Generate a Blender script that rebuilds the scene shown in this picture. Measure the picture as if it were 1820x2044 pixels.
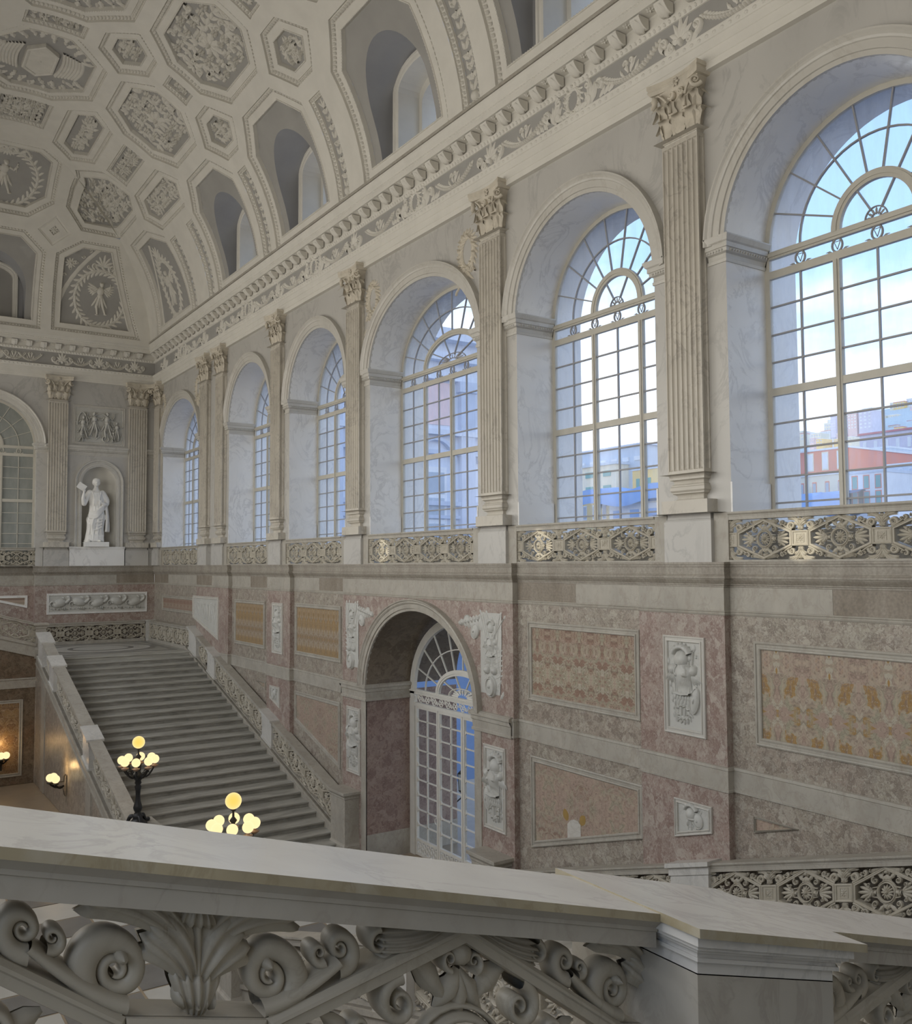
import bpy, math, random
import numpy as np
from mathutils import Vector, Matrix
from mathutils.geometry import delaunay_2d_cdt
S = bpy.context.scene
for o in list(bpy.data.objects): bpy.data.objects.remove(o)
COL = S.collection
R = math.radians
PI = math.pi
rng = np.random.default_rng(7)
G = 7.32                       # height of the eye above the lower hall floor; everything is lifted by it at the end

# ------------------------------------------------------------------ camera
YAW, PIT, ROL, FPX = 0.58714, 0.056153, -0.0060327, 1831.26
fw = Vector((math.sin(YAW)*math.cos(PIT), math.cos(YAW)*math.cos(PIT), math.sin(PIT)))
rt = Vector((math.cos(YAW), -math.sin(YAW), 0)); up = rt.cross(fw)
rt2 = math.cos(ROL)*rt + math.sin(ROL)*up; up2 = -math.sin(ROL)*rt + math.cos(ROL)*up
cd = bpy.data.cameras.new('camera'); cam = bpy.data.objects.new('camera', cd); COL.objects.link(cam)
cam.matrix_world = Matrix(((rt2.x, up2.x, -fw.x, 0), (rt2.y, up2.y, -fw.y, 0), (rt2.z, up2.z, -fw.z, 0), (0, 0, 0, 1)))
cd.sensor_fit = 'HORIZONTAL'; cd.sensor_width = 36; cd.lens = FPX/1820*36; cd.clip_start = .05; cd.clip_end = 900
S.camera = cam

# ------------------------------------------------------------------ sky, exposure, window and fill light
S.view_settings.view_transform = 'Standard'; S.view_settings.look = 'None'; S.view_settings.gamma = 1
S.view_settings.use_curve_mapping = False; S.view_settings.exposure = 0.36

def nn(nt, t, **kw):
    n = nt.nodes.new(t)
    for k, v in kw.items():
        if k in n.inputs.keys(): n.inputs[k].default_value = v
        else: setattr(n, k, v)
    return n

W = bpy.data.worlds.new('sky'); S.world = W; W.use_nodes = True
nt = W.node_tree; nt.nodes.clear()
tc = nn(nt, 'ShaderNodeTexCoord'); sep = nn(nt, 'ShaderNodeSeparateXYZ'); nt.links.new(tc.outputs['Generated'], sep.inputs[0])
grad = nn(nt, 'ShaderNodeValToRGB'); cr = grad.color_ramp
cr.elements[0].position = 0.0; cr.elements[0].color = (.52, .60, .70, 1)
cr.elements[1].position = .60; cr.elements[1].color = (.15, .25, .46, 1)
e = cr.elements.new(.30); e.color = (.235, .375, .585, 1)
nt.links.new(sep.outputs['Z'], grad.inputs[0])
mp = nn(nt, 'ShaderNodeMapping'); mp.inputs['Scale'].default_value = (1, 1, 2.6); mp.inputs['Location'].default_value = (.35, .1, 0); nt.links.new(tc.outputs['Generated'], mp.inputs[0])
ns = nn(nt, 'ShaderNodeTexNoise', Scale=2.3, Detail=7.0, Roughness=.58, Distortion=.25); nt.links.new(mp.outputs[0], ns.inputs[0])
hz = nn(nt, 'ShaderNodeMapRange'); hz.inputs['From Min'].default_value = .44; hz.inputs['From Max'].default_value = .10; hz.inputs['To Min'].default_value = -.14; hz.inputs['To Max'].default_value = .20; nt.links.new(sep.outputs['Z'], hz.inputs[0])
ad = nn(nt, 'ShaderNodeMath', operation='ADD'); nt.links.new(ns.outputs[0], ad.inputs[0]); nt.links.new(hz.outputs[0], ad.inputs[1])
cl = nn(nt, 'ShaderNodeMapRange'); cl.inputs['From Min'].default_value = .42; cl.inputs['From Max'].default_value = .66; nt.links.new(ad.outputs[0], cl.inputs[0])
mix = nn(nt, 'ShaderNodeMixRGB'); mix.inputs[2].default_value = (.66, .675, .685, 1)
nt.links.new(cl.outputs[0], mix.inputs[0]); nt.links.new(grad.outputs[0], mix.inputs[1])
gd = nn(nt, 'ShaderNodeMapRange'); gd.inputs['From Min'].default_value = -.03; gd.inputs['From Max'].default_value = .0; nt.links.new(sep.outputs['Z'], gd.inputs[0])
sky = mix.outputs[0]; mix = nn(nt, 'ShaderNodeMixRGB'); mix.inputs[1].default_value = (.20, .195, .19, 1); nt.links.new(gd.outputs[0], mix.inputs[0]); nt.links.new(sky, mix.inputs[2])
bg = nn(nt, 'ShaderNodeBackground'); bg.inputs[1].default_value = 2.2
nt.links.new(mix.outputs[0], bg.inputs[0]); ow = nn(nt, 'ShaderNodeOutputWorld'); nt.links.new(bg.outputs[0], ow.inputs[0])

def area(name, loc, tgt, w, h, e, col, portal=False):
    l = bpy.data.lights.new(name, 'AREA'); l.shape = 'RECTANGLE'; l.size = w; l.size_y = h; l.energy = e; l.color = col
    o = bpy.data.objects.new(name, l); COL.objects.link(o); o.location = loc
    d = Vector(tgt) - Vector(loc); o.rotation_euler = d.to_track_quat('-Z', 'Y').to_euler()
    if portal: l.cycles.is_portal = True
    return o
# daylight of the windows in the opposite long wall (left of the camera), set stronger than the sky to lift the hall
BAYS = [1.82, 7.25, 12.47, 18.10, 23.72, 28.92, 36.75]
for i, y in enumerate(BAYS):
    area('window_daylight', (-1.9, y, 3.4), (12, y, 2.2), 3.4, 6.2, 190, (1.0, .945, .85))
for k, (y, z) in enumerate(((7.9, .30), (13.55, .33), (19.7, .30))):      # narrow spot lamps added for small bright patches on the balustrades
    l = bpy.data.lights.new('sun_glint', 'SPOT'); l.energy = 5200; l.color = (1, .93, .76); l.spot_size = R(2.6); l.spot_blend = .5; l.shadow_soft_size = .02
    o = bpy.data.objects.new('sun_glint', l); COL.objects.link(o); o.location = (-1.6, y+3.5, 6.0); o.rotation_euler = (Vector((10.95, y, z))-o.location).to_track_quat('-Z', 'Y').to_euler()
area('window_daylight_near', (3.5, -3.35, 3.6), (7, 20, 0.0), 4.0, 6.4, 30, (1.0, .955, .87))  # added fill from behind the camera; the near wall has no opening
# ------------------------------------------------------------------ materials
MATS = {}
def newmat(name):
    m = bpy.data.materials.new(name); m.use_nodes = True; nt = m.node_tree; nt.nodes.clear()
    out = nt.nodes.new('ShaderNodeOutputMaterial'); b = nt.nodes.new('ShaderNodeBsdfPrincipled')
    nt.links.new(b.outputs[0], out.inputs[0]); MATS[name] = m
    return m, nt, b, out
def ramp(nt, src, stops, interp='LINEAR'):
    r = nt.nodes.new('ShaderNodeValToRGB'); c = r.color_ramp; c.interpolation = interp
    while len(c.elements) < len(stops): c.elements.new(.5)
    for e, (p, col) in zip(c.elements, stops):
        e.position = p; e.color = (*col, 1) if len(col) == 3 else col
    nt.links.new(src, r.inputs[0]); return r.outputs[0]
def mixc(nt, f, a, b, mode='MIX'):
    m = nt.nodes.new('ShaderNodeMixRGB'); m.blend_type = mode
    for s, i in ((f, 0), (a, 1), (b, 2)):
        if isinstance(s, (int, float)): m.inputs[i].default_value = s
        elif isinstance(s, tuple): m.inputs[i].default_value = (*s, 1)
        else: nt.links.new(s, m.inputs[i])
    return m.outputs[0]
def pos(nt, scale=(1, 1, 1)):
    g = nt.nodes.new('ShaderNodeNewGeometry'); m = nt.nodes.new('ShaderNodeMapping'); m.inputs['Scale'].default_value = scale
    nt.links.new(g.outputs['Position'], m.inputs[0]); return m.outputs[0]
def noise(nt, vec, scale, detail=4, rough=.55, dist=0):
    n = nn(nt, 'ShaderNodeTexNoise', Scale=scale, Detail=detail, Roughness=rough, Distortion=dist); nt.links.new(vec, n.inputs['Vector']); return n.outputs[0]
def bump(nt, b, h, s=.2, d=.01):
    n = nn(nt, 'ShaderNodeBump', Strength=s, Distance=d); nt.links.new(h, n.inputs['Height']); nt.links.new(n.outputs[0], b.inputs['Normal'])
def plain(name, c, rough=.6, var=.06, scale=3, bmp=.0, metal=0):
    m, nt, b, o = newmat(name); p = pos(nt)
    n = noise(nt, p, scale, 5)
    lo = tuple(x*(1-var) for x in c); hi = tuple(min(1, x*(1+var)) for x in c)
    nt.links.new(ramp(nt, n, [(.3, lo), (.7, hi)]), b.inputs['Base Color'])
    b.inputs['Roughness'].default_value = rough; b.inputs['Metallic'].default_value = metal
    if bmp: bump(nt, b, noise(nt, p, scale*14, 4), bmp)
    return m
def veined(name, c, vein, rough=.35, sc=1.0, amt=.6, warm=None, blot=.10):
    m, nt, b, o = newmat(name); p = pos(nt, (sc, sc, sc*.7))
    a = noise(nt, p, 1.3, 6, .62, 1.6)
    v = ramp(nt, a, [(.455, (0, 0, 0)), (.497, (1, 1, 1)), (.503, (1, 1, 1)), (.54, (0, 0, 0))])
    brk = ramp(nt, noise(nt, p, .9, 3), [(.38, (0, 0, 0)), (.56, (1, 1, 1))])
    f = mixc(nt, 1.0, v, brk, 'MULTIPLY'); f2 = mixc(nt, 1.0, f, (amt, amt, amt), 'MULTIPLY')
    base = ramp(nt, noise(nt, p, .7, 5), [(.3, tuple(x*(1-blot) for x in c)), (.7, tuple(min(1, x*(1+blot)) for x in c))])
    if warm: base = mixc(nt, ramp(nt, noise(nt, p, 2.2, 4), [(.5, (0, 0, 0)), (.72, (.7, .7, .7))]), base, warm)
    nt.links.new(mixc(nt, f2, base, vein), b.inputs['Base Color']); b.inputs['Roughness'].default_value = rough
    return m
plain('plaster_white', (.66, .635, .575), .8, .05, 1.6)
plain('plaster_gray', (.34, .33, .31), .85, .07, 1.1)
plain('stucco', (.62, .595, .535), .75, .06, 5, .15)
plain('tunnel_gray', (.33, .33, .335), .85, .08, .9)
veined('wall_marble', (.48, .465, .435), (.31, .30, .285), .4, .8, .5, blot=.07)
veined('reveal_marble', (.76, .75, .725), (.50, .49, .48), .32, 1.0, .5, blot=.06)  # albedo raised to stand in for window light on the jambs
veined('pilaster_marble', (.52, .485, .42), (.34, .31, .27), .4, 1.6, .7, blot=.08)
veined('ivory_marble', (.53, .51, .465), (.40, .37, .32), .38, 1.1, .4, blot=.06)
veined('rail_marble', (.56, .545, .51), (.40, .39, .37), .22, 2.2, .5, blot=.10)
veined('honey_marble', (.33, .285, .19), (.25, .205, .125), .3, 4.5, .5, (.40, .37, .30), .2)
veined('carved_marble', (.41, .375, .305), (.29, .26, .20), .5, 3.0, .45, blot=.12)
veined('white_relief', (.50, .495, .46), (.38, .37, .34), .5, 2, .4, blot=.06)
veined('gallery_stone', (.385, .36, .31), (.28, .25, .21), .5, 3, .5, (.31, .275, .225), .12)
plain('capital_stone', (.56, .51, .42), .6, .14, 6, .2)
plain('statue_marble', (.80, .79, .76), .45, .03, 4)
plain('window_paint', (.50, .475, .41), .45, .05, 5)
plain('bar_paint', (.30, .30, .31), .45, .05, 5)
plain('gate_paint', (.66, .64, .58), .4, .05, 5)
plain('black_iron', (.012, .012, .012), .45, .3, 12, .3)
plain('brass_dish', (.35, .22, .14), .35, .2, 9)
plain('dark_void', (.02, .018, .015), .9)

def stain(name, c, c2, rough=.5):
    m, nt, b, o = newmat(name); p = pos(nt, (1, 1, .25)); q = pos(nt)
    a = ramp(nt, noise(nt, p, 3.2, 6, .65), [(.35, c), (.68, c2)])
    f = ramp(nt, noise(nt, q, 26, 4), [(.35, (.82, .82, .82)), (.65, (1.08, 1.08, 1.08))])
    nt.links.new(mixc(nt, 1.0, a, f, 'MULTIPLY'), b.inputs['Base Color']); b.inputs['Roughness'].default_value = rough
    return m
stain('frieze_stone', (.30, .26, .21), (.20, .165, .125))
stain('string_stone', (.345, .315, .265), (.25, .22, .18))

def breccia(name, base, dark, pale, pink, sc=1.0, rough=.38, stretch=1.0):
    m, nt, b, o = newmat(name); p = pos(nt, (sc, sc, sc*stretch))
    c = ramp(nt, noise(nt, p, 1.2, 5, .65), [(.38, base), (.62, pink)])
    v = nn(nt, 'ShaderNodeTexVoronoi', Scale=9.0); wp = mixc(nt, .12, p, nn(nt, 'ShaderNodeTexNoise', Scale=5.0, Detail=4.0).outputs['Color'], 'ADD'); nt.links.new(wp, v.inputs['Vector'])
    sp = nt.nodes.new('ShaderNodeSeparateColor'); nt.links.new(v.outputs['Color'], sp.inputs[0])
    c = mixc(nt, ramp(nt, sp.outputs[0], [(.25, (.55, .55, .55)), (.5, (0, 0, 0))]), c, dark); c = mixc(nt, ramp(nt, sp.outputs[1], [(.55, (0, 0, 0)), (.95, (.5, .5, .5))]), c, pale)
    d = ramp(nt, noise(nt, p, 13, 6, .75, 1.5), [(.42, (1, 1, 1)), (.50, (0, 0, 0))])
    c = mixc(nt, mixc(nt, 1, d, (.72, .72, .72), 'MULTIPLY'), c, dark)
    w = ramp(nt, noise(nt, p, 17, 5, .75, 2.2), [(.52, (0, 0, 0)), (.60, (1, 1, 1))])
    c = mixc(nt, mixc(nt, 1, w, (.6, .6, .6), 'MULTIPLY'), c, pale)
    nt.links.new(c, b.inputs['Base Color']); b.inputs['Roughness'].default_value = rough
    return m
breccia('breccia_wall', (.33, .297, .24), (.17, .14, .115), (.50, .465, .40), (.325, .272, .225))
breccia('breccia_pink', (.345, .292, .25), (.21, .135, .115), (.48, .43, .375), (.34, .255, .22), .8, .38, .8)
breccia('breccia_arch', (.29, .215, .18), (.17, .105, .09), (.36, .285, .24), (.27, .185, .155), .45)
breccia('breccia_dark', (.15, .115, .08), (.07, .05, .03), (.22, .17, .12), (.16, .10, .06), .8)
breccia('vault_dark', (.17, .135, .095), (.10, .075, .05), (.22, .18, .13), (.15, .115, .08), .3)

def bookmatch(name, cols, axis, per, zper, sc, vs=1.0):
    """book-matched slabs: the pattern mirrors every half period"""
    m, nt, b, o = newmat(name); g = nt.nodes.new('ShaderNodeNewGeometry'); s = nt.nodes.new('ShaderNodeSeparateXYZ'); nt.links.new(g.outputs['Position'], s.inputs[0])
    def ping(src, p):
        n = nn(nt, 'ShaderNodeMath', operation='PINGPONG'); n.inputs[1].default_value = p; nt.links.new(src, n.inputs[0]); return n.outputs[0]
    cb = nt.nodes.new('ShaderNodeCombineXYZ')
    nt.links.new(ping(s.outputs[axis], per), cb.inputs[0]); nt.links.new(ping(s.outputs['Z'], zper), cb.inputs[1])
    mp = nt.nodes.new('ShaderNodeMapping'); mp.inputs['Scale'].default_value = (sc, sc*vs, sc); nt.links.new(cb.outputs[0], mp.inputs[0]); p = mp.outputs[0]
    nz = nn(nt, 'ShaderNodeTexNoise', Scale=2.2, Detail=5.0); nt.links.new(p, nz.inputs['Vector'])
    wp = mixc(nt, .75, p, nz.outputs['Color'], 'ADD')
    vo = nn(nt, 'ShaderNodeTexVoronoi', Scale=2.1); nt.links.new(wp, vo.inputs['Vector'])
    sp = nt.nodes.new('ShaderNodeSeparateColor'); nt.links.new(vo.outputs['Color'], sp.inputs[0])
    k = len(cols); c = ramp(nt, sp.outputs[0], [(i/k, col) for i, col in enumerate(cols)], 'CONSTANT')
    v2 = nn(nt, 'ShaderNodeTexVoronoi', Scale=9.0); nt.links.new(wp, v2.inputs['Vector']); s2 = nt.nodes.new('ShaderNodeSeparateColor'); nt.links.new(v2.outputs['Color'], s2.inputs[0])
    patch = ramp(nt, noise(nt, wp, 1.5, 3), [(.42, (0, 0, 0)), (.58, (1, 1, 1))])
    small = ramp(nt, s2.outputs[0], [(i/k, tuple(x*.9 for x in col)) for i, col in enumerate(cols[::-1])], 'CONSTANT')
    c = mixc(nt, patch, c, small)
    fine = noise(nt, wp, 12, 6, .75, 1.0)
    c = mixc(nt, ramp(nt, fine, [(.42, (.75, .75, .75)), (.52, (0, 0, 0))]), c, tuple(x*.5 for x in cols[0]))
    c = mixc(nt, ramp(nt, noise(nt, wp, 19, 5, .75, 1.5), [(.52, (0, 0, 0)), (.62, (.65, .65, .65))]), c, (.46, .39, .30))
    ve = nn(nt, 'ShaderNodeTexVoronoi', Scale=2.1, feature='DISTANCE_TO_EDGE'); nt.links.new(wp, ve.inputs['Vector'])
    c = mixc(nt, ramp(nt, ve.outputs['Distance'], [(.0, (.7, .7, .7)), (.035, (0, 0, 0))]), c, (.44, .35, .26))
    nt.links.new(c, b.inputs['Base Color']); b.inputs['Roughness'].default_value = .3
    return m
OR, GN, PK, TN, RD, CR = (.36, .22, .075), (.36, .34, .25), (.40, .30, .245), (.43, .365, .285), (.29, .185, .14), (.49, .45, .365)
bookmatch('inlay_gold', [PK, GN, TN, OR, PK, CR, GN], 'Y', .42, .74, 1.25, .7)
bookmatch('inlay_olive', [RD, GN, PK, TN, RD, GN, CR], 'Y', .30, .75, 1.7, .8)
bookmatch('inlay_rose', [PK, TN, RD, PK, TN, PK, GN], 'Y', .9, 3.0, 1.6, 1.0)
bookmatch('inlay_brown', [(.30, .22, .13), TN, PK, OR, (.27, .19, .11), TN], 'Y', .16, .75, 3.4, .25)
bookmatch('inlay_red', [(.28, .13, .09), PK, RD, TN, (.30, .14, .10)], 'Y', .22, .4, 3.5, .7)
bookmatch('inlay_dark', [(.22, .12, .05), (.28, .17, .07), (.16, .085, .04), (.30, .20, .10)], 'X', .8, 3.0, 2.4)

def stair():
    m, nt, b, o = newmat('stair_marble'); p = pos(nt, (.35, 1.6, 4))
    c = ramp(nt, noise(nt, p, 3.0, 6, .6, .4), [(.3, (.24, .232, .205)), (.55, (.40, .39, .35)), (.75, (.47, .46, .42))])
    nt.links.new(c, b.inputs['Base Color']); b.inputs['Roughness'].default_value = .4
    m, nt, b, o = newmat('riser_marble'); p = pos(nt, (.35, 1, 1))
    c = ramp(nt, noise(nt, p, 5.0, 6, .6, .6), [(.3, (.17, .165, .145)), (.6, (.30, .29, .26)), (.75, (.37, .365, .33))])
    nt.links.new(c, b.inputs['Base Color']); b.inputs['Roughness'].default_value = .45
stair()
plain('floor_pale', (.52, .51, .47), .3, .08, 1.2)
plain('floor_dark', (.19, .185, .175), .3, .12, 2)
plain('floor_tan', (.34, .27, .19), .3, .1, 2)

def glass(name, haze, tint, dirt):
    m, nt, b, o = newmat(name); nt.nodes.remove(b)
    tr = nt.nodes.new('ShaderNodeBsdfTransparent'); tr.inputs[0].default_value = (*tint, 1)
    tl = nt.nodes.new('ShaderNodeBsdfTranslucent'); tl.inputs[0].default_value = (.90, .93, 1.0, 1)
    gl = nn(nt, 'ShaderNodeBsdfGlossy', Roughness=.08)
    p = pos(nt, (1, 2.2, .5)); f = ramp(nt, noise(nt, p, 2.6, 6, .65), [(.3, (haze*(1-dirt),)*3), (.7, (haze*(1+dirt),)*3)])
    m1 = nt.nodes.new('ShaderNodeMixShader'); nt.links.new(f, m1.inputs[0]); nt.links.new(tr.outputs[0], m1.inputs[1]); nt.links.new(tl.outputs[0], m1.inputs[2])
    m2 = nt.nodes.new('ShaderNodeMixShader'); m2.inputs[0].default_value = .035; nt.links.new(m1.outputs[0], m2.inputs[1]); nt.links.new(gl.outputs[0], m2.inputs[2])
    nt.links.new(m2.outputs[0], o.inputs[0]); return m
glass('glass', .18, (.96, .98, 1.0), .55)
glass('gate_glass', .02, (.97, .98, .98), .3)
m, nt, b, o = newmat('blind_glass'); p = pos(nt, (1, 1, .4))
nt.links.new(ramp(nt, noise(nt, p, 1.8, 5, .6), [(.3, (.20, .215, .20)), (.7, (.315, .325, .30))]), b.inputs['Base Color']); b.inputs['Roughness'].default_value = .18

def emis(name, col, st):
    m, nt, b, o = newmat(name); nt.nodes.remove(b); lw = nn(nt, 'ShaderNodeLayerWeight', Blend=.35)
    c = mixc(nt, lw.outputs['Facing'], col, (1.0, .80, .45))
    e = nn(nt, 'ShaderNodeEmission', Strength=st); nt.links.new(c, e.inputs[0]); nt.links.new(e.outputs[0], o.inputs[0]); return m
emis('globe_amber', (1.0, .60, .13), .95)
emis('globe_cream', (1.0, .74, .38), 1.0)

# exterior
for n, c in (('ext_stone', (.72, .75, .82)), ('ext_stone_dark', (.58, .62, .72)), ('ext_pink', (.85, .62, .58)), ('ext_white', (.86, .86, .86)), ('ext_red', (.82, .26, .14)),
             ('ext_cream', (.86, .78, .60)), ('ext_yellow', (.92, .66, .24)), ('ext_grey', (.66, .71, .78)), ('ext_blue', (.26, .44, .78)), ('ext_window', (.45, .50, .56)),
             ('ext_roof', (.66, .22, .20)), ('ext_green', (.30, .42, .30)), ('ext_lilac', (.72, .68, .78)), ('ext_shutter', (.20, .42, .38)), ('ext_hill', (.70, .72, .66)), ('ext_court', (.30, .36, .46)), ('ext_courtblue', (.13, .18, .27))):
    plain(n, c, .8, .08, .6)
MATS['lamp_pane'] = plain('lamp_pane', (.70, .75, .76), .3)

# ------------------------------------------------------------------ mesh builder
class MB:
    def __init__(s): s.V = []; s.Q = []; s.T = []; s.n = 0
    def add(s, V, F, smooth=True, m=0):
        V = np.asarray(V, float).reshape(-1, 3); F = np.asarray(F, np.int64)
        if len(F) == 0: return
        (s.Q if F.shape[1] == 4 else s.T).append((F + s.n, smooth, m)); s.V.append(V); s.n += len(V)
    def extend(s, o, f=None):
        if not o.n: return
        V = np.concatenate(o.V); V = f(V) if f else V
        for src, dst in ((o.Q, s.Q), (o.T, s.T)):
            for F, sm, m in src: dst.append((F + s.n, sm, m))
        s.V.append(V); s.n += len(V)
    def grid(s, P, cu=False, cv=False, smooth=True, m=0):
        P = np.asarray(P, float); a, b = P.shape[:2]
        I = np.arange(a*b).reshape(a, b)
        if cu: I = np.vstack([I, I[:1]])
        if cv: I = np.hstack([I, I[:, :1]])
        F = np.stack([I[:-1, :-1], I[1:, :-1], I[1:, 1:], I[:-1, 1:]], -1).reshape(-1, 4)
        s.add(P.reshape(-1, 3), F, smooth, m)
    def box(s, x0, x1, y0, y1, z0, z1, m=0, ch=0):
        if ch:
            pts = [(x0+ch, x1-ch, y0+ch, y1-ch, z0), (x0, x1, y0, y1, z0+ch), (x0, x1, y0, y1, z1-ch), (x0+ch, x1-ch, y0+ch, y1-ch, z1)]
        else: pts = [(x0, x1, y0, y1, z0), (x0, x1, y0, y1, z1)]
        V = [p for a, b, c, d, z in pts for p in ((a, c, z), (b, c, z), (b, d, z), (a, d, z))]
        F = [(0, 3, 2, 1)]
        for k in range(len(pts)-1):
            o = 4*k; F += [(o+i, o+(i+1) % 4, o+4+(i+1) % 4, o+4+i) for i in range(4)]
        o = 4*(len(pts)-1); F.append((o, o+1, o+2, o+3)); s.add(V, F, False, m)
    def hexa(s, P, m=0, smooth=False):           # 8 corners: bottom 4, top 4
        s.add(P, [(0, 3, 2, 1), (4, 5, 6, 7), (0, 1, 5, 4), (1, 2, 6, 5), (2, 3, 7, 6), (3, 0, 4, 7)], smooth, m)
    def tube(s, P, r, n=6, caps=True, smooth=True, m=0, sq=(1, 1)):
        P = np.asarray(P, float); r = np.broadcast_to(np.asarray(r, float), (len(P),))
        T = np.gradient(P, axis=0); T /= np.linalg.norm(T, axis=1)[:, None] + 1e-12
        up = np.array([0, 0, 1.]) if abs(T[:, 2]).mean() < .8 else np.array([0, 1., 0])
        A = np.cross(T, up); A /= np.linalg.norm(A, axis=1)[:, None] + 1e-12; B = np.cross(A, T)
        ph = np.linspace(0, 2*PI, n, endpoint=False)
        ring = P[:, None] + r[:, None, None]*(np.cos(ph)[None, :, None]*A[:, None]*sq[0] + np.sin(ph)[None, :, None]*B[:, None]*sq[1])
        s.grid(ring, cv=True, smooth=smooth, m=m)
        if caps:
            for k in (0, -1):
                V = np.vstack([ring[k], P[k]]); s.add(V, [(i, (i+1) % n, n) for i in range(n)], smooth, m)
    def lathe(s, prof, n=16, c=(0, 0, 0), smooth=True, m=0):
        pr = np.asarray(prof, float); ph = np.linspace(0, 2*PI, n, endpoint=False)
        P = np.stack([c[0]+pr[:, :1]*np.cos(ph), c[1]+pr[:, :1]*np.sin(ph), c[2]+np.repeat(pr[:, 1:], n, 1)], -1)
        s.grid(P, cv=True, smooth=smooth, m=m)
    def ball(s, c, r, n=10, k=6, m=0):
        r = (r, r, r) if np.isscalar(r) else r
        th = np.linspace(0, PI, k+1); ph = np.linspace(0, 2*PI, n, endpoint=False)
        P = np.stack([c[0]+r[0]*np.sin(th)[:, None]*np.cos(ph), c[1]+r[1]*np.sin(th)[:, None]*np.sin(ph), np.repeat(c[2]+r[2]*np.cos(th)[:, None], n, 1)], -1)
        s.grid(P, cv=True, m=m)
    def mesh(s, name, mats, org=None):
        V = np.concatenate(s.V) if s.V else np.zeros((0, 3))
        if org is not None: V = V - np.asarray(org)
        me = bpy.data.meshes.new(name); me.vertices.add(len(V)); me.vertices.foreach_set('co', V.astype(np.float32).ravel())
        L = []; st = []; sm = []; mi = []; c = 0
        for grp, k in ((s.Q, 4), (s.T, 3)):
            for F, smo, m in grp:
                L.append(F.ravel()); q = len(F); st.append(c+np.arange(q)*k); c += q*k; sm.append(np.full(q, smo)); mi.append(np.full(q, m))
        if L:
            L = np.concatenate(L).astype(np.int32); me.loops.add(len(L)); me.loops.foreach_set('vertex_index', L)
            st = np.concatenate(st).astype(np.int32); me.polygons.add(len(st)); me.polygons.foreach_set('loop_start', st)
            me.polygons.foreach_set('use_smooth', np.concatenate(sm)); me.polygons.foreach_set('material_index', np.concatenate(mi).astype(np.int32))
        me.update(calc_edges=True)
        for k in ([mats] if isinstance(mats, str) else mats): me.materials.append(MATS[k])
        return me
ORG = {}
def link(name, data, parent=None, loc=None):
    o = bpy.data.objects.new(name, data); COL.objects.link(o)
    if parent: o.parent = parent; ORG[o.name] = ORG.get(parent.name, (0, 0, 0))
    if loc is not None: o.location = loc
    return o
def part(name, mb, mats, parent=None):
    """mesh given in world axes; placed relative to the base of its thing"""
    return link(name, mb.mesh(name, mats, ORG.get(parent.name) if parent else None), parent)
def struct(name, mb, mats, parent=None):
    o = part(name, mb, mats, parent)
    if not parent: o['kind'] = 'structure'
    return o
def thing(name, label, cat, loc=(0, 0, 0), group=None):
    o = link(name, None, None, loc); ORG[o.name] = loc; o.empty_display_size = .1
    o['label'] = label; o['category'] = cat
    if group: o['group'] = group
    return o
def tag(o, label, cat, group=None):
    o['label'] = label; o['category'] = cat
    if group: o['group'] = group
    return o
def copy_tree(o, parent=None):
    c = o.copy(); COL.objects.link(c); c.parent = parent; ORG[c.name] = ORG.get(o.name, (0, 0, 0))
    for ch in list(o.children):
        if ch is not c: copy_tree(ch, c)
    return c
def relabel(c, label, group=None):
    c['label'] = label
    if group: c['group'] = group
    return c

# ------------------------------------------------------------------ 2-D polygon helpers
def inside(P, poly):
    x, y = P[:, 0], P[:, 1]; poly = np.asarray(poly); r = np.zeros(len(P), bool); j = len(poly)-1
    for i in range(len(poly)):
        xi, yi = poly[i]; xj, yj = poly[j]
        c = ((yi > y) != (yj > y)) & (x < (xj-xi)*(y-yi)/((yj-yi) if yj != yi else 1e-12)+xi); r ^= c; j = i
    return r
def area2(p): p = np.asarray(p); return .5*np.sum(p[:, 0]*np.roll(p[:, 1], -1)-np.roll(p[:, 0], -1)*p[:, 1])
def ccw(p): p = np.asarray(p, float); return p if area2(p) > 0 else p[::-1].copy()
def inset(poly, d):
    p = ccw(poly); e = np.roll(p, -1, 0)-p; L = np.linalg.norm(e, axis=1)[:, None]; n = np.stack([-e[:, 1], e[:, 0]], 1)/L
    n0 = np.roll(n, 1, 0); k = 1+np.sum(n*n0, 1)[:, None]; return p+d*(n+n0)/np.maximum(k, .25)
def subdiv(poly, step, closed=True):
    p = np.asarray(poly, float); q = []; n = len(p)
    for i in range(n if closed else n-1):
        a, b = p[i], p[(i+1) % n]; k = max(1, int(math.ceil(np.linalg.norm(b-a)/step)))
        q += [a+(b-a)*t/k for t in range(k)]
    if not closed: q.append(p[-1])
    return np.array(q)
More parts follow.
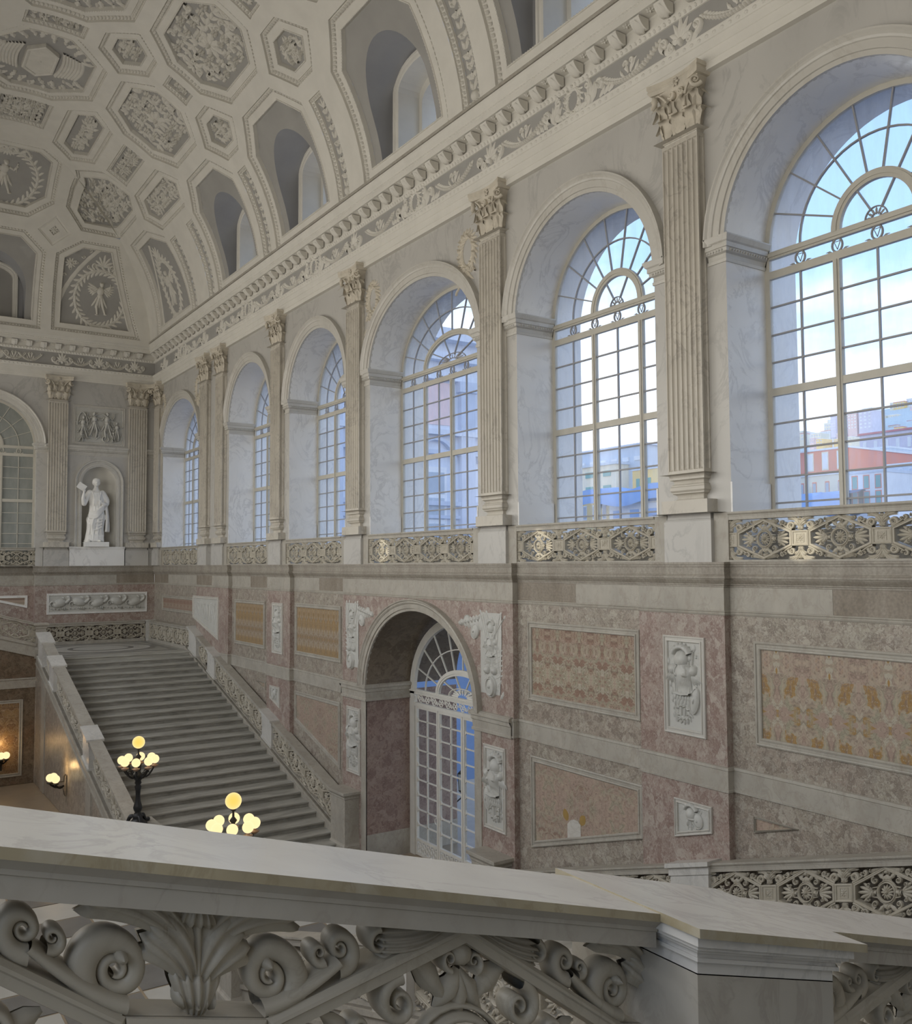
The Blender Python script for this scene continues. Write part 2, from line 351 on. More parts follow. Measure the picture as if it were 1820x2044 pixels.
def cdt(outer, holes=(), step=None):
    polys = [np.asarray(outer)]+[np.asarray(h) for h in holes]
    V = []; E = []; n = 0
    for p in polys:
        V += [tuple(q) for q in p]; k = len(p); E += [(n+i, n+(i+1) % k) for i in range(k)]; n += k
    if step:
        o = polys[0]; a0, b0 = o.min(0); a1, b1 = o.max(0)
        gx, gy = np.meshgrid(np.arange(a0+step*.5, a1, step), np.arange(b0+step*.5, b1, step)); P = np.stack([gx.ravel(), gy.ravel()], 1)
        k = inside(P, o)
        for h in polys[1:]: k &= ~inside(P, h)
        P = P[k]
        if len(P):
            bd = np.concatenate([subdiv(q, step*.5) for q in polys])
            dm = np.min(np.linalg.norm(P[:, None]-bd[None], axis=2), 1) if len(P)*len(bd) < 4e7 else np.ones(len(P))
            V += [tuple(q) for q in P[dm > step*.3]]
    r = delaunay_2d_cdt([Vector(v) for v in V], E, [], 0, 1e-5)
    V2 = np.array([tuple(v) for v in r[0]]); F = np.array([f for f in r[2] if len(f) == 3])
    C = V2[F].mean(1); k = inside(C, polys[0])
    for h in polys[1:]: k &= ~inside(C, h)
    return V2, F[k]
def arc(c, r, a0, a1, n, ry=None):
    t = np.linspace(R(a0), R(a1), n); return np.stack([c[0]+r*np.cos(t), c[1]+(ry or r)*np.sin(t)], 1)
def archpoly(c, hw, zb, zs, rise=None, n=28):
    """door/window outline: straight jambs from zb to the spring zs, then a (semi-)elliptic head"""
    return np.vstack([[(c-hw, zb)], arc((c, zs), hw, 180, 0, n, rise or hw), [(c+hw, zb)]])
def mould(mb, prof, path, closed=False, smooth=False, m=0, caps=True):
    """profile (out, z) swept along a plan path; out is to the left of the walking direction"""
    p = np.asarray(path, float); n = len(p); off = []
    for i in range(n):
        a = p[(i-1) % n] if (closed or i > 0) else None; b = p[(i+1) % n] if (closed or i < n-1) else None
        d0 = (p[i]-a)/np.linalg.norm(p[i]-a) if a is not None else None; d1 = (b-p[i])/np.linalg.norm(b-p[i]) if b is not None else None
        d0 = d1 if d0 is None else d0; d1 = d0 if d1 is None else d1
        n0 = np.array([-d0[1], d0[0]]); n1 = np.array([-d1[1], d1[0]]); off.append((n0+n1)/max(1+n0@n1, .2))
    off = np.array(off); pr = np.asarray(prof, float)
    P = np.concatenate([p[:, None]+off[:, None]*pr[None, :, :1], np.repeat(pr[None, :, 1:], n, 0)], -1)
    mb.grid(P, cu=closed, smooth=smooth, m=m)
    if caps and not closed:
        for k in (0, n-1):
            q = P[k]; c = q.mean(0); mb.add(np.vstack([q, c]), [(i, i+1, len(q)) for i in range(len(q)-1)], False, m)
def sweep2(mb, prof, path, closed=False, smooth=False, m=0):
    """profile (side, h) swept along a path in the (u, v) plane; result (u, v, h)"""
    mould(mb, prof, path, closed, smooth, m, caps=not closed)

# ------------------------------------------------------------------ carved ornament, made in (u, v, h)
def ribbon(mb, P, w, h, n=4, h0=0., full=False):
    P = np.asarray(P, float); k = len(P); w = np.broadcast_to(np.asarray(w, float), (k,)); h = np.broadcast_to(np.asarray(h, float), (k,))
    T = np.gradient(P, axis=0); T /= np.linalg.norm(T, axis=1)[:, None]+1e-12; N = np.stack([-T[:, 1], T[:, 0]], 1)
    ph = np.linspace(0, 2*PI, 2*n, endpoint=False) if full else np.linspace(0, PI, n+1)
    A = P[:, None]+N[:, None]*(w[:, None, None]/2)*np.cos(ph)[None, :, None]
    sn = np.sin(ph); sn = np.sign(sn)*np.abs(sn)**.5 if full else sn
    H = h0+h[:, None]*sn[None]
    mb.grid(np.concatenate([A, H[..., None]], -1), cv=full)
def spiralpath(c, r0, a0, turns, sgn, k=28, end=.12):
    t = np.linspace(0, 1, k); r = r0*np.exp(math.log(end)*t); a = R(a0)+sgn*2*PI*turns*t
    return np.stack([c[0]+r*np.cos(a), c[1]+r*np.sin(a)], 1), r
def volute(mb, c, r0, a0, turns, sgn, h, k=30, end=.13, n=4, full=False, fat=.5):
    P, r = spiralpath(c, r0, a0, turns, sgn, k, end); pitch = 1-end**(1/turns)
    d = P-np.asarray(c); P = np.asarray(c)+d*(1-pitch*fat*.5)
    ribbon(mb, P, r*pitch*fat*1.9, h*(.55+.45*r/r0), n, 0, full)
def leaf(mb, b, ang, L, w, h, curl=0., lobes=3, nu=9, nv=6, h0=0., tipup=.0, back=False):
    t = np.linspace(0, 1, nu); a = R(ang)+R(curl)*t; ds = L/(nu-1)
    P = np.array(b)+np.concatenate([[[0, 0]], np.cumsum(np.stack([np.cos(a), np.sin(a)], 1)[:-1]*ds, 0)])
    T = np.stack([np.cos(a), np.sin(a)], 1); N = np.stack([-T[:, 1], T[:, 0]], 1)
    prof = np.sin(PI*np.clip(t*.93+.05, 0, 1))**.7*(1+.22*np.cos(2*PI*lobes*t)); v = np.linspace(-1, 1, nv)
    A = P[:, None]+N[:, None]*(w/2*prof)[:, None, None]*v[None, :, None]
    H = h0+h*(np.sin(PI*np.clip(t, .04, .97))**.5)[:, None]*(1-.75*np.abs(v)**1.6+.12*np.cos(v*PI*3))[None]*(1-.4*t)[:, None]+tipup*h*(t**3)[:, None]
    mb.grid(np.concatenate([A, H[..., None]], -1))
    if back: mb.grid(np.concatenate([A, -H[..., None]], -1))
def shell(mb, b, ang, L, w, h, curl=0, ribs=5, nu=10, h0=0., back=False):
    """fluted shell leaf that widens to a scalloped, rolled tip"""
    t = np.linspace(0, 1, nu); a = R(ang)+R(curl)*t; ds = L/(nu-1)
    P = np.array(b)+np.concatenate([[[0, 0]], np.cumsum(np.stack([np.cos(a), np.sin(a)], 1)[:-1]*ds, 0)])
    T = np.stack([np.cos(a), np.sin(a)], 1); N = np.stack([-T[:, 1], T[:, 0]], 1); v = np.linspace(-1, 1, ribs*4+1)
    wd = w/2*(.38+.62*np.sin(PI*.5*t)**1.2)*np.where(t > .85, 1-.9*(t-.85)**2*10, 1)
    A = P[:, None]+N[:, None]*wd[:, None, None]*v[None, :, None]+T[:, None]*(L*.06*t**2)[:, None, None]*np.cos(v*PI*ribs)[None, :, None]
    H = h0+h*(.45+.55*np.sin(PI*(t*.75+.1)))[:, None]*(np.sqrt(np.clip(1-.8*v**2, 0, 1))*(1+.16*np.cos(v*PI*ribs)))[None]
    H[-1] *= .25
    mb.grid(np.concatenate([A, H[..., None]], -1))
    if back: mb.grid(np.concatenate([A, -H[..., None]], -1))
def dome(mb, c, rx, ry, h, rot=0, n=10, k=3, h0=0., back=False):
    th = np.linspace(0, PI/2, k+1); ph = np.linspace(0, 2*PI, n, endpoint=False); cr, sr = math.cos(R(rot)), math.sin(R(rot))
    x = rx*np.cos(th)[:, None]*np.cos(ph); y = ry*np.cos(th)[:, None]*np.sin(ph)
    P = np.stack([c[0]+x*cr-y*sr, c[1]+x*sr+y*cr, h0+h*np.repeat(np.sin(th)[:, None], n, 1)], -1); mb.grid(P, cv=True)
    if back: P = P.copy(); P[..., 2] = -P[..., 2]; mb.grid(P, cv=True)
def rosette(mb, c, r, h, n=8, h0=0., nu=5, nv=4):
    for i in range(n):
        a = 360*i/n; leaf(mb, (c[0]+.15*r*math.cos(R(a)), c[1]+.15*r*math.sin(R(a))), a, r*.85, r*2.1*PI/n*.62, h, 0, 1, nu, nv, h0)
    dome(mb, c, r*.28, r*.28, h*1.3, 0, 8, 2, h0)
def ringorn(mb, c, r, w, h, n=28, ry=None):
    t = np.linspace(0, 2*PI, n+1); ribbon(mb, np.stack([c[0]+r*np.cos(t), c[1]+(ry or r)*np.sin(t)], 1), w, h, 3)
def wreath(mb, c, r, w, h, n=26, ry=None, rnd=rng):
    ry = ry or r
    for i in range(n):
        a = 2*PI*i/n; p = (c[0]+r*math.cos(a), c[1]+ry*math.sin(a)); tan = math.degrees(math.atan2(ry*math.cos(a), -r*math.sin(a)))
        s = 1 if i < n/2 else 1
        for k in (-1, 0, 1): leaf(mb, p, tan+k*38, w*1.5, w*.62, h*(1 if k == 0 else .8), k*25, 1, 5, 4)
        if i % 2: dome(mb, (p[0]+rnd.uniform(-w, w)*.2, p[1]+rnd.uniform(-w, w)*.2), w*.2, w*.2, h*1.35, 0, 6, 2)
def bow(mb, c, s, h):
    for sg in (-1, 1):
        t = np.linspace(0, 1, 14); P = np.stack([c[0]+sg*s*(.1+1.5*t), c[1]-s*.25*t+s*.22*np.sin(t*11)], 1); ribbon(mb, P, s*.26*(1-.3*t), h, 3)
        t = np.linspace(0, 2*PI, 12); ribbon(mb, np.stack([c[0]+sg*s*(.32-.32*np.cos(t)), c[1]+s*.22*np.sin(t)], 1), s*.14, h*1.1, 3)
    for k in range(5): leaf(mb, c, -90+(k-2)*17, s*.8, s*.2, h, 0, 1, 5, 4)
def foliage(mb, poly, h, seed, cell=.26, sym=True):
    """two-fold symmetric acanthus scrolls, flowers and leaves filling a polygon round a central rosette"""
    r = np.random.default_rng(seed); P = np.asarray(poly); c = P.mean(0); big = inset(P, cell*.40)
    ext = (P.max(0)-P.min(0))/2; rc = min(ext)*.24
    for k in range(8): leaf(mb, c, 45*k+22, rc*1.9, rc*.85, h*.8, 30, 3, 7, 5)
    rosette(mb, c, rc, h*1.5, 8)
    a = np.arange(P[:, 0].min(), P[:, 0].max(), cell); bb = np.arange(P[:, 1].min(), P[:, 1].max(), cell*.88); i = 0
    for j, y in enumerate(bb):
        for x in a+(cell*.5 if j % 2 else 0):
            q = np.array((x, y)); d = q-c
            if d[0] < -.02 or not inside(q[None], big)[0] or np.hypot(*d) < rc*1.35: continue
            i += 1; k = r.integers(0, 5); an = math.degrees(math.atan2(d[1], d[0]))+r.uniform(-35, 35); s = cell*r.uniform(1.0, 1.3)
            for sg in ((1, -1) if d[0] > .02 else (1,)):
                qq = (c[0]+sg*d[0], q[1]); ang = an if sg > 0 else 180-an
                if k == 0:
                    volute(mb, qq, s*.48, ang, 1.4, sg, h, 12, .2, 3); leaf(mb, qq, ang+120*sg, s*.75, s*.34, h*.9, 40*sg, 2, 5, 4)
                elif k == 1: rosette(mb, qq, s*.42, h*1.1, 6, 0, 4, 3)
                elif k == 2:
                    for m_ in (-40, 0, 40): leaf(mb, (qq[0]-.3*s*math.cos(R(ang)), qq[1]-.3*s*math.sin(R(ang))), ang+m_*sg, s*.85, s*.36, h, m_*.6*sg, 2, 6, 4)
                elif k == 3:
                    volute(mb, qq, s*.42, ang+180, 1.3, -sg, h, 11, .22, 3); dome(mb, (qq[0]+s*.3, qq[1]), s*.14, s*.14, h*1.1, 0, 6, 2); leaf(mb, qq, ang-80*sg, s*.7, s*.34, h, -40*sg, 2, 5, 4)
                else:
                    for m_ in range(5): dome(mb, (qq[0]+s*.2*math.cos(m_*1.26), qq[1]+s*.2*math.sin(m_*1.26)), s*.14, s*.14, h*1.1, 0, 6, 2)
                    leaf(mb, qq, ang+30*sg, s*.7, s*.3, h*.8, 50*sg, 2, 5, 4)
# ------------------------------------------------------------------ room shell
XW, XG, XO = 11.02, 12.0, 12.6            # right wall face, glazing plane, outer face
YF, YNR, XL = 39.95, -3.75, -2.1          # far wall, near wall, left wall
ZF = -G; CY = 18.08
ZS = 4.82                                 # spring of the window arches
# (centre, half width, rise, wide?)
WINS = [(-.24, 2.36, 1.80, 1), (7.25, 1.87, 1.87, 0), (12.47, 1.87, 1.87, 0), (18.10, 2.38, 1.80, 1), (23.70, 1.87, 1.87, 0), (28.91, 1.87, 1.87, 0), (36.40, 2.36, 1.80, 1)]
PILS = [3.06, 4.76, 9.85, 15.02, 21.14, 26.31, 31.40, 33.10, 39.22]
wpoly = [archpoly(c, w, .02, ZS, r, 36) for c, w, r, k in WINS]

mb = MB()                                                             # upper wall
V, F = cdt([(YNR, .0), (YF, .0), (YF, 9.6), (YNR, 9.6)], wpoly)
mb.add(np.stack([np.full(len(V), XW), V[:, 0], V[:, 1]], 1), F, False)
wall_right = struct('wall_right', mb, 'wall_marble')
for (c, w, r, k), p in zip(WINS, wpoly):                              # embrasures
    mb = MB(); q = p[::-1]; mb.grid(np.stack([np.stack([np.full(len(q), x), q[:, 0], q[:, 1]], 1) for x in (XW, 11.4, XG, XO+.1)]), m=0)
    mb.grid([[(XW, c-w, .02), (XW, c+w, .02)], [(XO+.1, c-w, .02), (XO+.1, c+w, .02)]], smooth=False)
    struct('embrasure', mb, 'reveal_marble', wall_right)
    ap = np.vstack([[(c+w, ZS)], arc((c, ZS), w, 0, 180, 40, r)[1:]])  # archivolt
    mb = MB(); sweep2(mb, [(0, -.02), (0, .045), (-.07, .05), (-.075, .075), (-.19, .08), (-.20, .10), (-.23, .115), (-.27, .11), (-.30, .14), (-.325, .14), (-.33, -.02)], ap)
    m2 = MB(); m2.extend(mb, lambda V: np.stack([XW-V[:, 2], V[:, 0], V[:, 1]], 1)); struct('archivolt', m2, 'ivory_marble', wall_right)
    mb = MB(); mb.box(11.80, XG-.02, c-w, c+w, .0, .47); struct('window_parapet', mb, 'gallery_stone', wall_right)
    for s in (1, -1):                                                 # imposts wrap into the opening
        path = [(11.92, c+w), (XW, c+w), (XW, c+w+.33)] if s > 0 else [(XW, c-w-.33), (XW, c-w), (11.92, c-w)]
        mb = MB(); mould(mb, [(-.01, 4.56), (.02, 4.56), (.025, 4.61), (.01, 4.62), (.01, 4.69), (.06, 4.71), (.065, 4.765), (.085, 4.77), (.085, 4.84), (.11, 4.86), (.14, 4.93), (.14, 4.95), (-.01, 4.95)], path)
        L = subdiv(path, .062, False)
        for a, b in zip(L[:-1], L[1:]):
            m_ = (a+b)/2; d = (b-a)/np.linalg.norm(b-a); n_ = np.array([-d[1], d[0]]); q = m_+n_*.065
            mb.ball((q[0], q[1], 4.735), .022, 6, 4)
        struct('impost', mb, 'ivory_marble', wall_right)
        mb = MB()                                                     # base block of the jamb
        y = c+s*w; mb.box(XW-.012, XG-.09, min(y, y-s*.03), max(y, y-s*.03), .02, 1.2, 0)
        struct('jamb_base', mb, 'reveal_marble', wall_right)

# left wall, near wall (behind the camera), floor
mb = MB(); V, F = cdt([(YNR, ZF), (YF, ZF), (YF, 9.6), (YNR, 9.6)], wpoly); mb.add(np.stack([np.full(len(V), XL), V[:, 0], V[:, 1]], 1), F, False)
for p in wpoly: mb.grid(np.stack([np.stack([np.full(len(p), x), p[:, 0], p[:, 1]], 1) for x in (XL, XL-.9)]))
struct('wall_left', mb, 'wall_marble')
mb = MB(); mb.add([(XL, YNR, ZF), (12.3, YNR, ZF), (12.3, YNR, 9.6), (XL, YNR, 9.6)], [(0, 1, 2, 3)], False); struct('wall_near', mb, 'wall_marble')

floor = link('floor', None, None, (4.4, CY, ZF)); ORG['floor'] = (4.4, CY, ZF); floor['kind'] = 'structure'
mb = MB(); mb.add([(XL, YNR, ZF-.012), (11.1, YNR, ZF-.012), (11.1, YF+.6, ZF-.012), (XL, YF+.6, ZF-.012)], [(0, 1, 2, 3)], False); part('floor_bed', mb, 'floor_tan', floor)
t = None
for i in range(10):
    for j in range(13):
        x0, y0 = XL+.05+i*1.3, 11.3+j*1.05
        if x0 > 10.3: continue
        if t is None:
            mb = MB(); mb.box(-.63, .63, -.5, .5, -.012, .0, 0, .006); tm = mb.mesh('tile', 'floor_pale'); td = mb.mesh('tile', 'floor_dark'); t = 1
        o = link('tile', tm if (i+j) % 2 else td, floor, (x0+.65-4.4, y0+.52-CY, 0))

# ------------------------------------------------------------------ windows
def bar_uv(mb, p0, p1, w, h0, h1):
    p0 = np.array(p0, float); p1 = np.array(p1, float); d = p1-p0; d /= np.linalg.norm(d); n = np.array([-d[1], d[0]])*w/2
    q = [p0-n, p1-n, p1+n, p0+n]; mb.hexa([(*a, h0) for a in q]+[(*a, h1) for a in q])
def arcbar(mb, c, a, b, w, h0, h1, t0=0, t1=180, n=28):
    o = arc(c, a, t0, t1, n, b); i = arc(c, a-w, t0, t1, n, b-w)
    mb.grid(np.stack([np.column_stack([i, np.full(n, h0)]), np.column_stack([i, np.full(n, h1)]), np.column_stack([o, np.full(n, h1)]), np.column_stack([o, np.full(n, h0)])]), cu=True, smooth=False)
def fan_parts(a, b, ma, mb_, ia, ib, zs, rays, irays):
    """half-round light: returns lists of (name, uvh builder) for the bars and panes"""
    out = []
    m = MB(); arcbar(m, (0, zs), a, b, .085, 0, .07); out.append(('arch_frame', m, 0))
    m = MB(); arcbar(m, (0, zs), ma+.012, mb_+.012, .024, .012, .05); out.append(('ring_bar', m, 1))
    m = MB(); arcbar(m, (0, zs), ia, ib, .14, 0, .07); arcbar(m, (0, zs), ia-.03, ib-.03, .06, .07, .085); out.append(('inner_arch', m, 0))
    for t in rays:
        c, s = math.cos(R(t)), math.sin(R(t)); m = MB(); bar_uv(m, (ia*c*.97, zs+ib*s*.97), ((a-.05)*c, zs+(b-.05)*s), .024, .012, .05); out.append(('ray_bar', m, 1))
    for t in irays:
        c, s = math.cos(R(t)), math.sin(R(t)); m = MB(); k = .22; bar_uv(m, (ia*c*k, zs+ib*s*k), ((ia-.12)*c, zs+(ib-.12)*s), .024, .012, .05); out.append(('ray_bar', m, 1))
    ts = [0]+list(rays)+[180]
    for t0, t1 in zip(ts[:-1], ts[1:]):
        for (A, Bv, a2, b2) in ((ma, mb_, a-.03, b-.03), (ia-.05, ib-.05, ma, mb_)):
            m = MB(); n = 6; o = arc((0, zs), a2, t0, t1, n, b2); i = arc((0, zs), A, t0, t1, n, Bv)
            m.grid(np.stack([np.column_stack([i, np.full(n, .03)]), np.column_stack([o, np.full(n, .03)])]), smooth=False); out.append(('pane', m, 2))
    ts = [0]+list(irays)+[180]
    for t0, t1 in zip(ts[:-1], ts[1:]):
        m = MB(); n = 8; o = arc((0, zs), ia-.05, t0, t1, n, ib-.05); m.grid(np.stack([np.column_stack([np.tile([0, zs], (n, 1)), np.full(n, .03)]), np.column_stack([o, np.full(n, .03)])]), smooth=False); out.append(('pane', m, 2))
    return out
def ring_orn(u, v, s=1):
    m = MB(); t = np.linspace(0, 2*PI, 17); ribbon(m, np.stack([u+.083*s*np.cos(t), v+.02+.10*s*np.sin(t)], 1), .034*s, .02, 3, .03, True)
    tr = np.array([(-.05, .075), (.05, .075), (0, -.045), (-.05, .075)])*s; ribbon(m, subdiv(tr+(u, v), .04, False), .013, .012, 2, .03, True)
    for sg in (-1, 1):
        for k in range(3): leaf(m, (u+sg*.07*s, v-.085*s), 90-sg*(55+k*22), .13*s, .03*s, .012, -sg*50, 2, 5, 3, .03, 0, False)
    return m
def window_mesh_parts(hw, rise, cols, mull):
    P = fan_parts(hw, rise, *( (1.25, 1.25, .70, .70) if hw < 2 else (1.80*hw/2.38, 1.26, 1.28*hw/2.38, .76)), ZS, range(20, 180, 20) if hw < 2 else range(18, 180, 18), (60, 120) if hw < 2 else (36, 72, 108, 144))
    m = MB(); m.box(-hw, -hw+.085, .03, ZS, 0, .07); P.append(('side_frame', m, 0)); m = MB(); m.box(hw-.085, hw, .03, ZS, 0, .07); P.append(('side_frame', m, 0))
    for z0, z1, nm in ((4.71, 4.83, 'transom'), (4.40, 4.52, 'transom'), (2.56, 2.68, 'transom'), (.03, .10, 'bottom_rail')):
        m = MB(); m.box(-hw+.08, hw-.08, z0, z1, 0, .075)
        if z0 > 4.6: m.box(-hw+.08, hw-.08, z0+.035, z1-.03, .07, .10)
        P.append((nm, m, 0))
    for u in mull:
        m = MB(); m.box(u-.052, u+.052, .1, 4.40, .0, .08); m.box(u-.02, u+.02, .1, 4.40, .08, .10); P.append(('mullion', m, 0))
    for u in cols:
        if u not in mull: m = MB(); m.box(u-.013, u+.013, .1, 4.40, .012, .05); P.append(('glazing_bar', m, 1))
    zr = [.10, .50, .90, 1.30, 1.72, 2.13, 2.56, 3.09, 3.52, 3.96, 4.40]
    for z in (.50, .90, 1.30, 1.72, 2.13, 3.09, 3.52, 3.96): m = MB(); m.box(-hw+.08, hw-.08, z-.013, z+.013, .012, .05); P.append(('glazing_bar', m, 1))
    us = [-hw+.06]+list(cols)+[hw-.06]
    for z0, z1 in zip(zr[:-1], zr[1:]):
        for u0, u1 in zip(us[:-1], us[1:]):
            m = MB(); z0b = z0+.12 if z0 == 2.56 else z0; m.add([(u0, z0b, .03), (u1, z0b, .03), (u1, z1, .03), (u0, z1, .03)], [(0, 1, 2, 3)], False); P.append(('pane', m, 2))
    m = MB(); m.add([(-hw+.08, 4.5, .03), (hw-.08, 4.5, .03), (hw-.08, 4.73, .03), (-hw+.08, 4.73, .03)], [(0, 1, 2, 3)], False); P.append(('pane', m, 2))
    for u in cols: P.append(('ring_ornament', ring_orn(u, 4.60), 1))
    m = MB()
    fr = .17 if hw < 2 else .58; fh = .17 if hw < 2 else .20
    ribbon(m, arc((0, 4.82), fr, 0, 180, 18, fh), .022, .02, 3, .04, True); ribbon(m, arc((0, 4.82), fr*.45, 0, 180, 12, fh*.45), .014, .015, 3, .04, True)
    for k in range(7 if hw < 2 else 11):
        t = PI*(k+.5)/(7 if hw < 2 else 11); leaf(m, (fr*.3*math.cos(t), 4.82+fh*.3*math.sin(t)), math.degrees(math.atan2(fh*math.sin(t), fr*math.cos(t))), .66*math.hypot(fr*math.cos(t), fh*math.sin(t)), .045, .015, 0, 1, 5, 3, .03)
    P.append(('fan_ornament', m, 1)); return P
def uvh_right(X, c): return lambda V: np.stack([X-V[:, 2], c+V[:, 0], V[:, 1]], 1)
wtypes = {}
for k, (hw, rise, cols, mull) in {0: (1.87, 1.87, [-1.25, -.625, 0, .625, 1.25], [-.625, .625]), 1: (2.37, 1.80, [-1.8, -1.2, -.6, 0, .6, 1.2, 1.8], [-1.2, 0, 1.2])}.items():
    L = []
    for nm, m, mi in window_mesh_parts(hw, rise, cols, mull):
        m2 = MB(); m2.extend(m, uvh_right(0, 0)); L.append((nm, m2.mesh(nm, ('window_paint', 'bar_paint', 'glass')[mi])))
    wtypes[k] = L
for i, (c, w, r, k) in enumerate(WINS):
    if i == 0: continue
    root = link('window_%d' % i, None, None, (XG, c, 0)); root['kind'] = 'structure'
    for nm, me in wtypes[k]: link(nm, me, root)

# ------------------------------------------------------------------ entablature along the two visible walls
zone = []                                                              # plan path of the upper wall, near to far, then along the far wall
XCW = 4.45
up_path = [(XW, YNR), (XW, YF), (XL, YF)]
mb = MB()                                                              # architrave
mould(mb, [(-.02, 7.61), (.11, 7.61), (.11, 7.72), (.125, 7.73), (.125, 7.88), (.14, 7.89), (.145, 8.03), (.16, 8.04), (.19, 8.13), (.19, 8.155), (.08, 8.16), (-.02, 8.16)], up_path)
trim1 = struct('trim_1', mb, 'plaster_white')
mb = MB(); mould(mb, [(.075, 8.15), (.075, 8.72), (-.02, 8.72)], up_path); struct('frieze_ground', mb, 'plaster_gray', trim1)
mb = MB(); mould(mb, [(.07, 8.705), (.10, 8.71), (.14, 8.78), (.14, 8.80), (.10, 8.80), (.10, 9.0), (.12, 9.03), (.37, 9.05), (.37, 9.17), (.385, 9.18), (.385, 9.215), (.40, 9.23), (.42, 9.30), (.45, 9.36), (.455, 9.415), (-.02, 9.415)], up_path)
cornice = struct('trim_2', mb, 'plaster_white')
mb = MB(); mould(mb, [(.42, 9.43), (.47, 9.43), (.47, 9.50), (.38, 9.51)], up_path); mould(mb, [(.38, 9.415), (.38, 9.44)], up_path, caps=False); struct('top_board', mb, 'gallery_stone', cornice)
def wall_frames():                                                     # (origin, along, inward) for the two walls; s runs near->far, then leftwards
    return [((XW, 0), (0, 1), (-1, 0), 0.0, YF), ((0, YF), (-1, 0), (0, -1), -10.9, -XL)]
def wall_map(fr):
    o, a, n, s0, s1 = fr
    return lambda V: np.stack([o[0]+a[0]*V[:, 0]+n[0]*V[:, 2], o[1]+a[1]*V[:, 0]+n[1]*V[:, 2], V[:, 1]], 1)
# egg rows
egg = MB(); leaf_row = MB()
for fr in wall_frames():
    f = wall_map(fr); m = MB(); m3 = MB(); s0 = max(fr[3], 4) if fr[0][0] else fr[3]
    for s in np.arange(s0, fr[4], .11): dome(m, (s, 8.755), .034, .04, .035, 0, 6, 2, .115)
    egg.extend(m, f)
    for s in np.arange(s0, fr[4], .15):
        dome(m3, (s, 8.095), .05, .036, .03, 0, 6, 2, .165)
    for s in np.arange(s0, fr[4], .09): dome(m3, (s, 9.198), .03, .018, .02, 0, 5, 2, .38)
    leaf_row.extend(m3, f)
o = part('egg_molding', egg, 'plaster_white', cornice); o['kind'] = 'stuff'
o = part('bead_molding', leaf_row, 'plaster_white', trim1); o['kind'] = 'stuff'
# modillions with a carved leaf, and the rosettes between them
m = MB(); t = np.linspace(0, 1, 7)
prof = np.stack([.03+.235*t, 8.985-.145*np.cos(t*PI*.5)**.8-.02*np.sin(t*PI)], 1)
m.grid([[(-.105, a, b) for a, b in prof], [(.105, a, b) for a, b in prof]], smooth=True); m.grid([[(-.105, a, 9.02) for a, b in prof], [(-.105, a, b) for a, b in prof]], smooth=False); m.grid([[(.105, a, b) for a, b in prof], [(.105, a, 9.02) for a, b in prof]], smooth=False)
m.add([(-.105, .265, 8.985), (.105, .265, 8.985), (.105, .265, 9.02), (-.105, .265, 9.02)], [(0, 1, 2, 3)], False)
lf = MB(); leaf(lf, (0, 0), 90, .25, .15, .03, 0, 4, 8, 6); m.extend(lf, lambda V: np.stack([V[:, 0], .03+V[:, 1], 8.985-.145*np.cos(np.clip(V[:, 1]/.235, 0, 1)*PI*.5)**.8-V[:, 2]-.015], 1))
me_mod = m.mesh('modillion', 'plaster_white')
m = MB(); rosette(m, (0, 0), .085, .035, 6, 0, 4, 4); q = MB(); q.extend(m, lambda V: np.stack([V[:, 0], .24+V[:, 1], 9.045-V[:, 2]], 1)); me_ros = q.mesh('rosette', 'plaster_white')
for s in np.arange(4.1, YF-.45, .5415):
    o = link('modillion', me_mod, cornice, (XW-.10, s, 0)); o.rotation_euler.z = PI/2
    o = link('rosette', me_ros, cornice, (XW-.02, s+.27, 0)); o.rotation_euler.z = PI/2
for x in np.arange(10.25, 2.5, -.5415):
    o = link('modillion', me_mod, cornice, (x, YF-.10, 0)); o.rotation_euler.z = PI
    o = link('rosette', me_ros, cornice, (x-.27, YF-.02, 0)); o.rotation_euler.z = PI
# frieze reliefs: wreath candelabra on the window axes, palmettes on the pilaster axes, garlands between
def frieze_wreath():
    m = MB(); wreath(m, (0, .27), .17, .075, .035, 18, .20)
    for s in (-1, 1):
        volute(m, (s*.36, .13), .12, -90, 1.5, s, .035, 16, .2, 3); volute(m, (s*.34, .37), .10, 90, 1.4, -s, .03, 14, .2, 3)
        for k in range(5): leaf(m, (s*.42, .05), 90-s*(k*16-25), .36-.04*abs(k-2), .10, .035, s*20, 2, 6, 4)
        volute(m, (s*.62, .26), .13, -120, 1.6, s, .04, 16, .2, 3); rosette(m, (s*.62, .26), .06, .05, 6, 0, 4, 3)
        for k in range(3): leaf(m, (s*(.62+k*.10), .07), 90-s*60, .17, .08, .03, s*40, 2, 5, 4)
        for k in range(4): leaf(m, (s*(.06+k*.09), .06), 90-s*55, .17, .08, .03, -s*20, 2, 5, 4)
    return m
def frieze_palm():
    m = MB()
    for k in range(7): leaf(m, (0, .14), 90+(k-3)*21, .36-.05*abs(k-3), .09, .04, (k-3)*12, 2, 7, 4)
    dome(m, (0, .13), .05, .06, .05)
    for s in (-1, 1):
        volute(m, (s*.16, .10), .09, 90, 1.5, -s, .04, 14, .2, 3); volute(m, (s*.30, .22), .12, -90, 1.6, s, .04, 16, .2, 3); rosette(m, (s*.30, .22), .05, .05, 6, 0, 4, 3)
        leaf(m, (s*.1, .05), 90-s*75, .3, .1, .03, s*30, 3, 6, 4)
    return m
